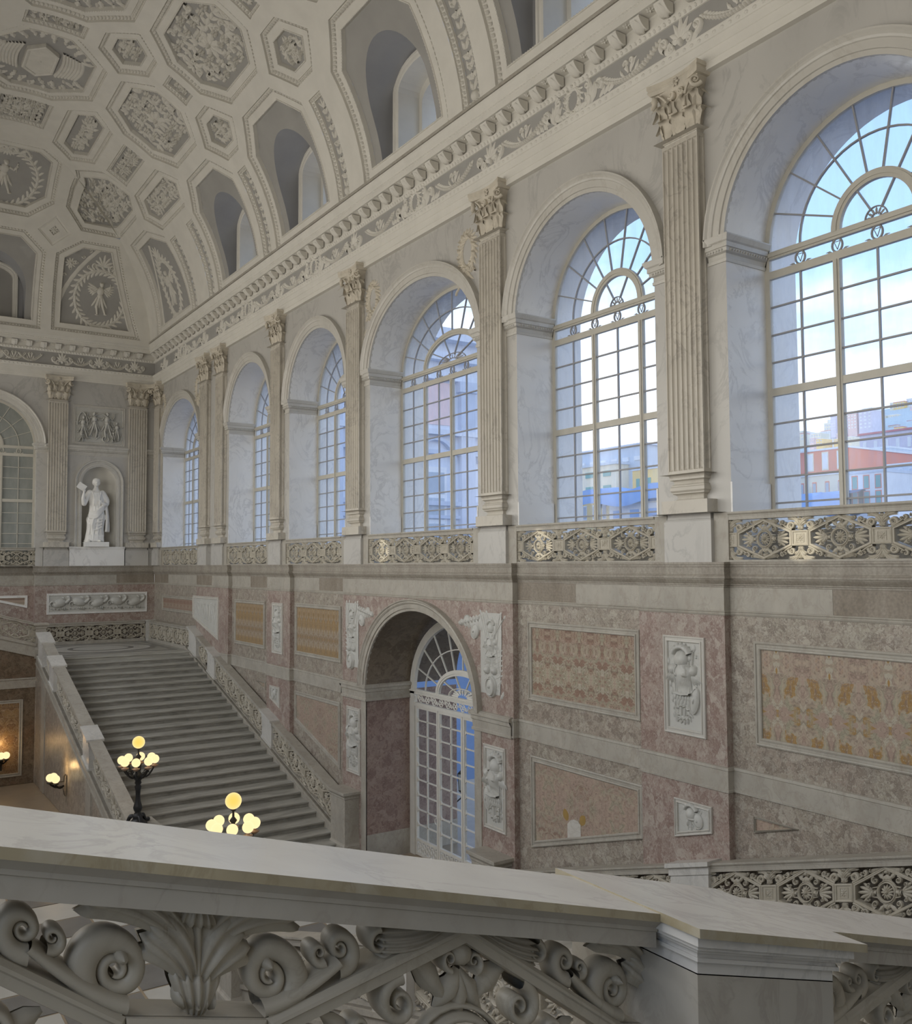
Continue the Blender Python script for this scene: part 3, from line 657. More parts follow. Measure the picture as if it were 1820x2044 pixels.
def frieze_garland(L):
    m = MB(); t = np.linspace(-1, 1, 23)
    for x in t:
        p = (x*L/2, .06+.20*x**2); dome(m, p, .035, .03, .045, 0, 6, 2)
        leaf(m, p, 40 if x < 0 else 140, .09, .05, .03, 30, 1, 5, 3); leaf(m, p, 130 if x < 0 else 40, .09, .05, .03, -30, 1, 5, 3)
    for s in (-1, 1):
        volute(m, (s*.05, .29), .07, -90+s*20, 1.2, s, .035, 12, .25, 3); leaf(m, (s*.02, .14), 90-s*20, .22, .07, .035, -s*40, 2, 6, 4); leaf(m, (s*.10, .12), 90-s*50, .16, .05, .03, s*40, 2, 5, 4)
    return m
def put_uvh(name, m, mat, hs=1.8, *_): # place an ornament made in (u,v,h) on a wall
    q = MB(); q.extend(m, lambda V: np.stack([V[:, 0], V[:, 2]*hs, V[:, 1]], 1)); return q.mesh(name, mat)
mw = put_uvh('frieze_wreath', frieze_wreath(), 'plaster_white'); mp_ = put_uvh('frieze_palmette', frieze_palm(), 'plaster_white')
mg = put_uvh('frieze_garland', frieze_garland(1.15), 'plaster_white')
def on_right(name, me, parent, y, z, h, sx=1):
    o = link(name, me, parent, (XW-h, y, z)); o.rotation_euler.z = PI/2; o.scale = (sx*1.15, 1, 1.22); return o
def on_far(name, me, parent, x, z, h, sx=1):
    o = link(name, me, parent, (x, YF-h, z)); o.rotation_euler.z = PI; o.scale = (sx*1.1, 1, 1.22); return o
ax = [(c, mw) for c in (7.25, 12.47, 18.10, 23.70, 28.91, 36.0)]+[(p, mp_) for p in (4.8, 9.85, 15.05, 21.2, 26.3, 31.4, 33.3, 38.4)]
ax.sort(key=lambda a: a[0])
for i, (s, me) in enumerate(ax):
    on_right(me.name.split('.')[0], me, trim1, s, 8.17, .075)
    if i+1 < len(ax):
        d = ax[i+1][0]-s
        if d > 2.4: on_right('frieze_garland', mg, trim1, s+d/2+(.15 if me is mw else -.15), 8.19, .075, 1.02)
for x, me in ((10.1, mp_), (8.65, mp_), (7.2, mp_), (4.45, mw)): on_far(me.name.split('.')[0], me, trim1, x, 8.17, .075, .95)
for x in (9.38, 7.92, 6.0, 5.4): on_far('frieze_garland', mg, trim1, x, 8.19, .075, .66)

# ------------------------------------------------------------------ fluted pilasters (local: x along the wall, y out of it, z up)
def pilaster_meshes(hw, pd, bw, front=.17):
    D = {}
    m = MB(); m.box(-bw, bw, 0, front+.0, 0, .63); mould(m, [(0, .0), (.025, 0), (.025, .05), (0, .06)], [(bw, 0), (bw, front), (-bw, front), (-bw, 0)], caps=False)
    mould(m, [(0, .62), (.01, .63), (.02, .66), (.035, .67), (.04, .72), (.04, .75), (-front, .75)], [(bw, 0), (bw, front), (-bw, front), (-bw, 0)], caps=False)
    m.add([(-bw-.04, 0, .75), (bw+.04, 0, .75), (bw+.04, front+.04, .75), (-bw-.04, front+.04, .75)], [(0, 1, 2, 3)], False)
    D['pedestal'] = (m, 'wall_marble')
    m = MB(); b2 = hw+.10; m.box(-b2, b2, 0, front+.06, .75, .96)
    t = np.linspace(-PI/2, PI/2, 7); tor = [(.055+.045*math.cos(a), 1.015+.05*math.sin(a)) for a in t]; sco = [(.04, 1.075), (.04, 1.09), (.015, 1.12), (.02, 1.17), (.035, 1.19), (.035, 1.205)]; t2 = [(.03+.035*math.cos(a), 1.245+.038*math.sin(a)) for a in t]
    mould(m, [(.1, .955)]+tor+sco+t2+[(.015, 1.29), (.015, 1.32), (0, 1.37), (-.1, 1.37)], [(hw, 0), (hw, front), (-hw, front), (-hw, 0)], caps=False, smooth=False)
    D['base'] = (m, 'pilaster_marble')
    m = MB(); nf = 7; g = .018; pitch = (2*hw-g)/nf; xs = [-hw]; ds = [0]
    for i in range(nf):
        x0 = -hw+g+i*pitch; w = pitch-g
        for k in range(9): a = PI*k/8; xs.append(x0+w/2-w/2*math.cos(a)); ds.append(math.sin(a)*w*.5)
    xs.append(hw); ds.append(0); xs = np.array(xs); ds = np.array(ds)
    w2 = (pitch-g)/2; zz = [1.37, 1.43]+[1.43+w2*(1-math.cos(PI/2*k/4)) for k in range(1, 5)]; sc = [0, 0]+[math.sin(PI/2*k/4) for k in range(1, 5)]
    zz2 = [6.69, 6.63]+[6.63-w2*(1-math.cos(PI/2*k/4)) for k in range(1, 5)]; z_all = zz+zz2[::-1]; s_all = sc+sc[::-1]
    P = np.array([[(x, front-d*s, z) for x, d in zip(xs, ds)] for z, s in zip(z_all, s_all)]); m.grid(P, smooth=False)
    for s in (-1, 1):
        x = s*hw; yy = [0, .03]+[.03+.05*(1-math.cos(PI*k/6)) for k in range(1, 6)]+[.135, front]; dd = [0, 0]+[.03*math.sin(PI*k/6) for k in range(1, 6)]+[0, 0]
        m.grid(np.array([[(x-s*d*q, y, z) for y, d in zip(yy, dd)] for z, q in zip(z_all, s_all)]), smooth=False)
    mould(m, [(0, 6.685), (.02, 6.69), (.03, 6.71), (.02, 6.73), (.01, 6.735), (.01, 6.75), (-.1, 6.75)], [(hw, 0), (hw, front), (-hw, front), (-hw, 0)], caps=False)
    D['shaft'] = (m, 'pilaster_marble'); return D
def leaf3(m, x, y, z, h, w, nx, ny, curl, out=.11):
    """acanthus leaf standing against the bell of a capital and rolling out at the tip; (nx, ny) is the way it faces"""
    q = MB(); leaf(q, (0, 0), 90, h*1.22, w, .045, 0, 4, 12, 7)
    def f(V):
        t = np.clip(V[:, 1]/h, 0, 1.25); o = .012+out*.25*t+out*np.clip((t-.55)/.45, 0, 2)**2*.75; zz = z+h*np.where(t < .95, t, .95-(t-.95)*1.1)
        o = o+V[:, 2]; return np.stack([x+nx*o-ny*V[:, 0], y+ny*o+nx*V[:, 0], zz], 1)
    m.extend(q, f)
def volute3(m, x, y, z, ang, r=.085):
    q = MB(); volute(q, (0, 0), r, -150, 1.8, 1, .05, 22, .18, 4, True); dome(q, (0, 0), r*.2, r*.2, .06, 0, 8, 2, 0, True)
    c, s = math.cos(R(ang)), math.sin(R(ang)); m.extend(q, lambda V: np.stack([x+V[:, 0]*c-V[:, 2]*s*1.0, y+V[:, 0]*s+V[:, 2]*c, z+V[:, 1]], 1))
CAPM = None
def capital(parent, hw, front):
    bell = MB(); zz = np.linspace(6.75, 7.58, 8); 
    for s in (1,):
        rings = [[(-hw-e, 0, z), (-hw-e, front+e-.03, z), (hw+e, front+e-.03, z), (hw+e, 0, z)] for z, e in zip(zz, -.045+.13*np.linspace(0, 1, 8)**3)]
        bell.grid(np.array(rings), smooth=False)
    cp = part('capital', bell, 'capital_stone', parent)
    m = MB(); W_ = hw+.17; top = []
    t = np.linspace(-1, 1, 13); edge = [(W_*a*1.0, front+.16-.10*(1-a*a)) for a in t]
    ring = [(-W_, 0)]+edge+[(W_, 0)]
    rows = [np.array([(x*(.93 if z < 7.63 else 1), y*(.9 if z < 7.63 else 1), z) for x, y in ring]) for z in (7.57, 7.63, 7.635, 7.67, 7.675, 7.74)]
    rows[2] = rows[2]*[.97, .97, 1]; rows[3] = rows[3]*[.97, .97, 1]
    m.grid(np.array(rows), smooth=False); q = rows[0]; m.add(np.vstack([q, [[0, 0, 7.57]]]), [(i, i+1, len(q)) for i in range(len(q)-1)], False)
    part('abacus', m, 'capital_stone', cp)
    for x in np.linspace(-hw*.78, hw*.78, 3): m = MB(); leaf3(m, x, front-.06, 6.76, .37, hw*.66, 0, 1, 0, .14); part('acanthus_leaf', m, 'capital_stone', cp)
    for x in (-hw*.98, -hw*.4, hw*.4, hw*.98): m = MB(); leaf3(m, x, front-.07, 6.80, .60, hw*.5, 0, 1, 0, .15); part('acanthus_leaf', m, 'capital_stone', cp)
    for s in (-1, 1):
        m = MB(); leaf3(m, s*(hw-.06), front*.45, 6.76, .37, .22, s, 0, 0, .13); leaf3(m, s*(hw-.06), front*.75, 6.80, .60, .2, s, 0, 0, .14); part('acanthus_leaf', m, 'capital_stone', cp)
        m = MB(); volute3(m, s*(hw+.07), front+.09, 7.46, 40 if s < 0 else 140, .125); volute3(m, s*(hw*.27), front+.03, 7.46, 0 if s < 0 else 180, .085)
        tt = np.linspace(0, 1, 8); m.tube(np.stack([s*(hw*.42+(hw*.5)*tt**1.6), front+.03+.07*tt, 7.18+.34*tt**.7], 1), .028*(1-.3*tt), 6)
        m.tube(np.stack([s*(hw*.40-(hw*.22)*tt**1.6), front+.03+.03*tt, 7.18+.30*tt**.7], 1), .02*(1-.3*tt), 6)
        part('volute', m, 'capital_stone', cp)
    m = MB(); q = MB(); rosette(q, (0, 0), .08, .04, 6); m.extend(q, lambda V: np.stack([V[:, 0], front+.07+V[:, 2], 7.62+V[:, 1]], 1)); part('flower', m, 'capital_stone', cp)
    return cp
def make_pilaster(label):
    t = thing('fluted_pilaster', label, 'pilaster', (0, 0, 0), None)
    for k, (m, mt) in pilaster_meshes(.365, 0, .475).items(): part(k, m, mt, t)
    capital(t, .36, .17); return t
PL = ['fluted marble pilaster left of the tall window at the right edge, nearest of the row', 'fluted marble pilaster between the second and third windows from the right', 'fluted marble pilaster left of the wide central window', 'fluted marble pilaster fourth from the right, slim in perspective', 'fluted marble pilaster, right one of the close pair near the far corner', 'fluted marble pilaster, left one of the close pair near the far corner', 'fluted marble pilaster squeezed into the far right corner']
pil0 = None
for y, lb in zip(PILS[2:], PL):
    o = make_pilaster(lb) if pil0 is None else copy_tree(pil0); pil0 = pil0 or o
    relabel(o, lb, 'pilasters of the window wall'); o.location = (XW, y, 0); o.rotation_euler.z = PI/2
for x, lb in ((7.09, 'fluted marble pilaster left of the statue niche on the far wall'), (10.26, 'fluted marble pilaster right of the statue niche on the far wall')):
    o = relabel(copy_tree(pil0), lb, 'pilasters of the far wall'); o.location = (x, YF, 0); o.rotation_euler.z = PI
# ------------------------------------------------------------------ lower right wall: piers, bays, string course, frieze, band
XP, XB = 10.90, 11.03
ZONES = [(YNR, 2.4, XB), (2.4, 5.76, XP), (5.76, 9.2, XB), (9.2, 10.96, XP), (10.96, 14.4, XB), (14.4, 21.76, XP), (21.76, 25.2, XB), (25.2, 26.96, XP), (26.96, 30.4, XB), (30.4, 33.8, XP), (33.8, YF-.1, XB)]
FARZ = [(11.03, 6.35, YF-.1), (6.35, XL, YF+.3)]
low_path = []
for y0, y1, x in ZONES: low_path += [(x, y0), (x, y1)]
low_path[-1] = (XB, YF-.1)
for x0, x1, y in FARZ:
    if x0 < 11: low_path += [(x0, y)]
    low_path += [(x1, y)]
low_path = [p for i, p in enumerate(low_path) if i == 0 or p != low_path[i-1]]
mb = MB()
mould(mb, [(-.30, 0), (.10, 0), (.10, -.035), (.085, -.04), (.085, -.07), (.07, -.075), (.07, -.185), (.085, -.19), (.085, -.20), (.10, -.21), (.10, -.245), (.08, -.25), (.08, -.26), (.065, -.285), (.03, -.33), (.03, -.345), (.012, -.35), (.012, -.375), (-.01, -.38)], low_path)
struct('trim_3', mb, 'string_stone')
mb = MB(); mould(mb, [(-.01, -.72), (.012, -.725), (.02, -.74), (.008, -.752), (.02, -.77), (.01, -.795), (-.01, -.80)], low_path); struct('trim_4', mb, 'gallery_stone')
BAND = [(-.01, -3.02), (.03, -3.03), (.035, -3.07), (.018, -3.08), (.018, -3.35), (.03, -3.36), (.03, -3.39), (-.01, -3.40)]
DC, DHW, DR, DSP = 18.10, 2.37, 1.97, -3.05
i0 = [i for i, p in enumerate(low_path) if p == (XP, 14.4)][0]
near_p = low_path[:i0+1]+[(XP, DC-DHW), (12.2, DC-DHW)]; far_p = [(12.2, DC+DHW), (XP, DC+DHW)]+low_path[i0+1:]
mb = MB(); mould(mb, BAND, near_p); mould(mb, BAND, far_p)
DB = [(-.01, -3.0), (.05, -3.0), (.10, -3.03), (.10, -3.09), (.06, -3.10), (.06, -3.18), (.04, -3.20), (.03, -3.34), (.05, -3.36), (.05, -3.41), (-.01, -3.42)]
mould(mb, DB, [(XP, DC-DHW-1.3), (XP, DC-DHW), (12.2, DC-DHW)]); mould(mb, DB, [(12.2, DC+DHW), (XP, DC+DHW), (XP, DC+DHW+1.3)])
struct('trim_5', mb, 'gallery_stone')
mb = MB(); mb.box(11.1, 24, DC-8, DC+8, ZF-.3, ZF-.004); struct('floor.001', mb, 'floor_tan')
mb = MB(); mb.box(13.62, 19, DC-8, DC+5.5, -.6, -.3); struct('porch_roof', mb, 'vault_dark', bpy.data.objects['floor.001'])  # slab added outside the door to keep sky light off the passage
wl = link('wall_right.001', None, None, (XB, CY, ZF)); ORG[wl.name] = (XB, CY, ZF); wl['kind'] = 'structure'
r_ = np.random.default_rng(3)
for y0, y1, x in ZONES:
    pier = x == XP; k = max(1, round((y1-y0)/1.75)); ys = np.linspace(y0, y1, k+1)
    for a, b in zip(ys[:-1], ys[1:]):
        m = MB(); m.box(x, 11.3, a+.002, b-.002, -.76, -.36); part('frieze_slab', m, ('gallery_stone' if r_.random() < (.75 if pier else .35) else 'frieze_stone'), wl)
    if (y0, y1) == (14.4, 21.76):
        dp = archpoly(DC, DHW, ZF, DSP, DR, 36); m = MB()
        V, F = cdt([(y0, ZF-.01), (y1, ZF-.01), (y1, -.75), (y0, -.75)], [dp]); m.add(np.stack([np.full(len(V), x), V[:, 0], V[:, 1]], 1), F, False)
        m.add([(x, y0, ZF), (x, y0, -.75), (11.3, y0, -.75), (11.3, y0, ZF)], [(0, 1, 2, 3)], False)
        part('breccia_slab', m, 'breccia_pink', wl)
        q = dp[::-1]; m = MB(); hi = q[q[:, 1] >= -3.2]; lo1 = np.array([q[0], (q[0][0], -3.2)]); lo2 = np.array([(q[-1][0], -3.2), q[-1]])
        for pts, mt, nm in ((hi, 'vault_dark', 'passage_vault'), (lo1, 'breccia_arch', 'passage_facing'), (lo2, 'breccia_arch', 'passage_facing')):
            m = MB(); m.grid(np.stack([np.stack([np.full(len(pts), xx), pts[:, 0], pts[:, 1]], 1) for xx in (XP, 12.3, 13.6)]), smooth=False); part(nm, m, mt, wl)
        for s in (-1, 1):
            m = MB(); yj = DC+s*DHW; m.box(XP-.015, XP+.02, min(yj, yj+s*.24), max(yj, yj+s*.24), ZF, -3.4); m.box(12.30, 13.6, min(yj, yj-s*.015), max(yj, yj-s*.015), ZF, ZF+.62); m.box(XP+.02, 12.3, min(yj, yj-s*.015), max(yj, yj-s*.015), ZF, ZF+.62); part('jamb_strip', m, 'gallery_stone', wl)
        ap = np.vstack([[(DC+DHW, DSP)], arc((DC, DSP), DHW, 0, 180, 40, DR)[1:]]); m = MB()
        sweep2(m, [(0, -.02), (0, .04), (-.06, .045), (-.065, .07), (-.16, .075), (-.17, .09), (-.20, .11), (-.225, .10), (-.25, .13), (-.27, .13), (-.275, -.02)], ap)
        m2 = MB(); m2.extend(m, lambda V: np.stack([XP-V[:, 2], V[:, 0], V[:, 1]], 1)); part('archivolt', m2, 'gallery_stone', wl)
        continue
    for z0, z1 in ((ZF-.01, -3.2), (-3.2, -.75)):
        m = MB(); m.box(x, 11.3, y0, y1, z0, z1); part('breccia_slab', m, 'breccia_pink' if pier else 'breccia_wall', wl)
wf = link('wall_far', None, None, (XCW, YF, ZF)); ORG[wf.name] = (XCW, YF, ZF); wf['kind'] = 'structure'
for x0, x1, y in FARZ:
    k = 3 if x0 > 7 else 4; xs = np.linspace(x1, x0, k+1)
    for a, b in zip(xs[:-1], xs[1:]):
        m = MB(); m.box(a+.002, b-.002, y, YF+.6, -.76, -.36); part('frieze_slab', m, 'gallery_stone' if r_.random() < .6 else 'frieze_stone', wf)
    m = MB(); m.box(x1, x0, y, YF+.6, ZF-.01, -.75); part('breccia_slab', m, 'breccia_pink', wf)

# ------------------------------------------------------------------ inlaid panels and reliefs
FRAME = [(0, -.01), (0, .03), (.02, .04), (.035, .035), (.04, .02), (.075, .02), (.08, .035), (.10, .04), (.115, .028), (.12, -.01)]
def uvh_place(wall, X):
    if wall == 'right': return lambda V: np.stack([X-V[:, 2], V[:, 0], V[:, 1]], 1)
    return lambda V: np.stack([V[:, 0], X-V[:, 2], V[:, 1]], 1)
def framed(name, label, cat, poly, wall, X, mat, fw=1.0, group=None, frame_mat='gallery_stone', relief=None, rel_mat='white_relief'):
    P = ccw(poly); c = P.mean(0); lo = P[:, 1].min(); f = uvh_place(wall, X)
    t = thing(name, label, cat, (X, c[0], lo) if wall == 'right' else (c[0], X, lo), group)
    m = MB(); sweep2(m, [(a*fw, b) for a, b in FRAME], P, True); m2 = MB(); m2.extend(m, f); part('frame', m2, frame_mat, t)
    V, F = cdt(inset(P, .115*fw)); m = MB(); m.add(np.column_stack([V, np.full(len(V), .006)]), F, False); m2 = MB(); m2.extend(m, f); part('inlay' if relief is None else 'ground', m2, mat, t)
    if relief is not None:
        m2 = MB(); m2.extend(relief, lambda V: f(V+np.array([0, 0, .006]))); part('relief', m2, rel_mat, t)
    return t
framed('inlaid_panel', 'large upper marble panel inlaid with amber wing shapes, at the right edge of the photo', 'wall panel', [(5.9, -2.64), (8.77, -2.64), (8.77, -1.15), (5.9, -1.15)], 'right', XB, 'inlay_gold')
framed('inlaid_panel', 'upper marble panel with olive and rose mirrored figures, left of the helmet and armour relief', 'wall panel', [(11.08, -2.62), (14.07, -2.62), (14.07, -1.12), (11.08, -1.12)], 'right', XB, 'inlay_olive')
framed('inlaid_panel', 'lower pink marble panel with slanted bottom and small amber leaf inlay, right of archway', 'wall panel', [(11.06, -4.52), (14.02, -5.40), (14.02, -3.66), (11.06, -3.66)], 'right', XB, 'inlay_rose')
framed('inlaid_panel', 'small triangular marble inlay under the sloping band at the lower right', 'wall panel', [(8.1, -3.68), (8.84, -3.90), (8.84, -3.66)], 'right', XB, 'inlay_rose', .25)
framed('inlaid_panel', 'brown streaked square marble panel left of the archway, above the stair rail', 'wall panel', [(22.10, -2.62), (25.08, -2.62), (25.08, -1.12), (22.10, -1.12)], 'right', XB, 'inlay_brown')
framed('inlaid_panel', 'lower marble panel cut by the stair slope, left of the archway', 'wall panel', [(22.14, -5.40), (25.08, -4.52), (25.08, -3.66), (22.14, -3.66)], 'right', XB, 'inlay_rose')
framed('inlaid_panel', 'narrow foreshortened rose marble panel third from the far corner', 'wall panel', [(27.4, -2.64), (30.1, -2.64), (30.1, -1.15), (27.4, -1.15)], 'right', XB, 'inlay_brown')
framed('inlaid_panel', 'tiny triangular inlay beside the stair rail, left of the archway', 'wall panel', [(27.32, -3.90), (28.06, -3.68), (27.32, -3.66)], 'right', XB, 'inlay_rose', .25)
framed('inlaid_panel', 'small red and cream patterned panel next to the far right corner', 'wall panel', [(34.5, -1.86), (38.6, -1.86), (38.6, -1.22), (34.5, -1.22)], 'right', XB, 'inlay_red')
framed('inlaid_panel', 'marble panel edged with a bright white frame on the far wall, by the left edge', 'wall panel', [(4.4, -1.24), (6.13, -1.68), (6.13, -1.17), (4.4, -1.17)], 'far', YF+.3, 'inlay_rose', .8, None, 'reveal_marble')
def leaf_inlay():                                                      # the pale door-shaped inlay with two amber leaves
    t = bpy.data.objects['inlaid_panel.002']; f = uvh_place('right', XB)
    m = MB(); V, F = cdt([(12.62, -4.86), (12.98, -4.97), (12.98, -4.72), (12.9, -4.64), (12.8, -4.60), (12.7, -4.61), (12.62, -4.66)]); m.add(np.column_stack([V, np.full(len(V), .011)]), F, False); q = MB(); q.extend(m, f); part('pale_inlay', q, 'ivory_marble', t)
    m = MB()
    for u, a in ((12.62, 115), (12.98, 60)):
        leaf(m, (u, -4.66), a, .21, .13, .006, 20, 0, 8, 4, .006)
    q = MB(); q.extend(m, f); part('leaf_inlay', q, 'brass_inlay', t)
plain('brass_inlay', (.33, .215, .07), .35, .12, 6)
leaf_inlay()

def helmet(m, c, s, flip=1):
    dome(m, c, .11*s, .115*s, .09*s, 0, 14, 5); dome(m, (c[0]+flip*.015*s, c[1]-.07*s), .115*s, .035*s, .08*s, 0, 14, 3)
    t = np.linspace(R(165), R(20), 16); P = np.stack([c[0]+.135*s*np.cos(t)*flip, c[1]+.03*s+.125*s*np.sin(t)], 1); ribbon(m, P, np.linspace(.05, .085, 16)*s, .07*s, 4)
    for k in range(7): a = R(150-k*20); leaf(m, (c[0]+flip*.12*s*math.cos(a), c[1]+.03*s+.11*s*math.sin(a)), math.degrees(a) if flip > 0 else 180-math.degrees(a), .07*s, .035*s, .075*s, 0, 1, 4, 3)
    leaf(m, (c[0]-flip*.06*s, c[1]-.09*s), -80, .13*s, .07*s, .07*s, 10, 1, 6, 4)
def cuirass(m, c, s):
    z = np.linspace(0, 1, 12); hw = np.interp(z, [0, .2, .45, .75, .92, 1], [.125, .118, .112, .155, .14, .06])*s; v = np.linspace(-1, 1, 15)
    P = np.stack([c[0]+hw[:, None]*v[None], np.repeat((c[1]-.17*s+.36*s*z)[:, None], 15, 1), (.085*s*np.sqrt(1-v**2*.98))[None]*(1+.22*np.exp(-((z-.66)/.13)**2))[:, None]*np.exp(-((z-1)/.5)**4)[:, None]**.15+(.012*s*np.sin(z*18))[:, None]*np.exp(-(v*2)**2)[None]*(z < .5)[:, None]], -1); m.grid(P)
    for sg in (-1, 1):
        dome(m, (c[0]+sg*.16*s, c[1]+.13*s), .065*s, .07*s, .075*s, 0, 10, 3)
        for k in range(4): leaf(m, (c[0]+sg*(.14+.025*k)*s, c[1]+.09*s), -90+sg*(8+k*8), .14*s, .032*s, .055*s, 0, 1, 5, 3)
        ribbon(m, [(c[0]+sg*.05*s, c[1]+.19*s), (c[0]+sg*.085*s, c[1]+.14*s), (c[0]+sg*.09*s, c[1]+.06*s)], .03*s, .105*s, 3)
        dome(m, (c[0]+sg*.06*s, c[1]+.075*s), .055*s, .045*s, .112*s, 0, 10, 3)
    for r0, y, n in ((.135, -.16, 7), (.145, -.22, 6)):
        for k in range(n): leaf(m, (c[0]+(k-(n-1)/2)*2*r0*s/n, c[1]+y*s), -90+(k-(n-1)/2)*4, .115*s, .045*s, .07*s, 0, 1, 6, 4)
    ribbon(m, [(c[0]-.125*s, c[1]-.15*s), (c[0], c[1]-.165*s), (c[0]+.125*s, c[1]-.15*s)], .03*s, .095*s, 3)
def spear(m, a, b, w, h):
    ribbon(m, np.linspace(a, b, 6), w, h, 3); d = np.array(b)-np.array(a); leaf(m, b, math.degrees(math.atan2(d[1], d[0])), w*5, w*2.4, h, 0, 0, 5, 3)
def shield(m, c, rx, ry, rot, h):
    dome(m, c, rx, ry, h, rot, 20, 4); dome(m, c, rx*.3, ry*.3, h*1.35, rot, 12, 3)
    t = np.linspace(0, 2*PI, 25); x, y = rx*.93*np.cos(t), ry*.93*np.sin(t); cr, sr = math.cos(R(rot)), math.sin(R(rot)); ribbon(m, np.stack([c[0]+x*cr-y*sr, c[1]+x*sr+y*cr], 1), rx*.14, h*.75, 3)
def trophy(W_, H, seed=0, full=True, flip=1):
    m = MB(); s = H; r = np.random.default_rng(seed); k = flip
    for i in range(6):
        x = r.uniform(-.42, .42)*W_; spear(m, (x*.6-k*.05*s, -H*.44), (x*1.05, H*r.uniform(.2, .42)), .018*s, .03*s)
    leaf(m, (k*.16*s, .02*s), 60 if k > 0 else 120, .30*s, .10*s, .03*s, 20*k, 3, 8, 5)
    if full:
        helmet(m, (-k*.03*s, .31*s), s, k); cuirass(m, (0, .06*s), s); shield(m, (k*.17*s, -.17*s), .07*s, .17*s, -12*k, .05*s)
        wreath(m, (-k*.01*s, -.32*s), .085*s, .055*s, .05*s, 16)
        for i in range(8): leaf(m, (-k*(.17+.01*i)*s, (-.40+.09*i)*s), r.uniform(60, 120), .10*s, .035*s, .025*s, 20, 2, 5, 3)
        for i in range(5): volute(m, (k*r.uniform(-.2, .2)*s, r.uniform(-.44, .4)*s), .03*s, r.uniform(0, 360), 1.2, 1, .02*s, 10, .25, 2)
    else:
        helmet(m, (-k*.10*s, .10*s), s*2.0, k); shield(m, (k*.20*s, -.06*s), .22*s, .27*s, 15*k, .10*s); wreath(m, (-k*.12*s, -.22*s), .10*s, .07*s, .05*s, 10)
    return m
def relief_on(m, c): q = MB(); q.extend(m, lambda V: V+np.array([c[0], c[1], 0])); return q
LP = lambda y0, y1, z0, z1: [(y0, z0), (y1, z0), (y1, z1), (y0, z1)]
framed('trophy_relief', 'tall relief of plumed helmet, cuirass and wreath on the pier between the two big panels', 'relief', LP(9.58, 10.42, -2.67, -1.15), 'right', XP, 'white_relief', .8, None, 'ivory_marble', relief_on(trophy(.62, 1.28, 1, True, -1), (10.0, -1.91)))
framed('trophy_relief', 'small square relief of helmet and round shield, below the tall helmet relief', 'relief', [(9.5, -4.05), (10.25, -4.27), (10.25, -3.66), (9.5, -3.66)], 'right', XP, 'white_relief', .6, None, 'ivory_marble', relief_on(trophy(.55, .45, 2, False, -1), (9.87, -3.90)))
framed('trophy_relief', 'tall relief with armour and crossed weapons just right of the glazed archway door', 'relief', LP(14.66, 15.40, -5.30, -3.64), 'right', XP, 'white_relief', .7, None, 'ivory_marble', relief_on(trophy(.55, 1.42, 3), (15.03, -4.47)))
framed('trophy_relief', 'tall relief of helmeted trophy above the right newel, left of the archway', 'relief', LP(20.76, 21.50, -5.30, -3.64), 'right', XP, 'white_relief', .7, None, 'ivory_marble', relief_on(trophy(.55, 1.42, 4), (21.13, -4.47)))
framed('trophy_relief', 'slim foreshortened relief on the pier between the two brown streaked panels', 'relief', LP(25.7, 26.5, -2.67, -1.15), 'right', XP, 'white_relief', .8, None, 'ivory_marble', relief_on(trophy(.62, 1.28, 5), (26.1, -1.91)))
framed('trophy_relief', 'little relief touching the stair rail below the slim foreshortened relief', 'relief', [(25.9, -4.27), (26.66, -4.05), (26.66, -3.66), (25.9, -3.66)], 'right', XP, 'white_relief', .6, None, 'ivory_marble', relief_on(trophy(.55, .45, 6, False), (26.3, -3.90)))
q = MB()
for i in range(9): leaf(q, (31.7+.27*i, -1.75-.06*(8-i)*.5), 90+(i-4)*4, .52, .12, .035, (i % 3-1)*25, 4, 9, 5)
for i in range(7): spear(q, (31.8+.33*i, -2.1+.05*i), (31.7+.36*i, -1.42), .02, .03); rosette(q, (31.8+.33*i, -1.42), .07, .04, 6, 0, 4, 3)
framed('foliage_relief', 'white relief of thin stems with a slanted lower edge near the far right corner', 'relief', [(31.35, -2.62), (34.15, -1.95), (34.15, -1.13), (31.35, -1.13)], 'right', XP, 'white_relief', .8, None, 'ivory_marble', q)
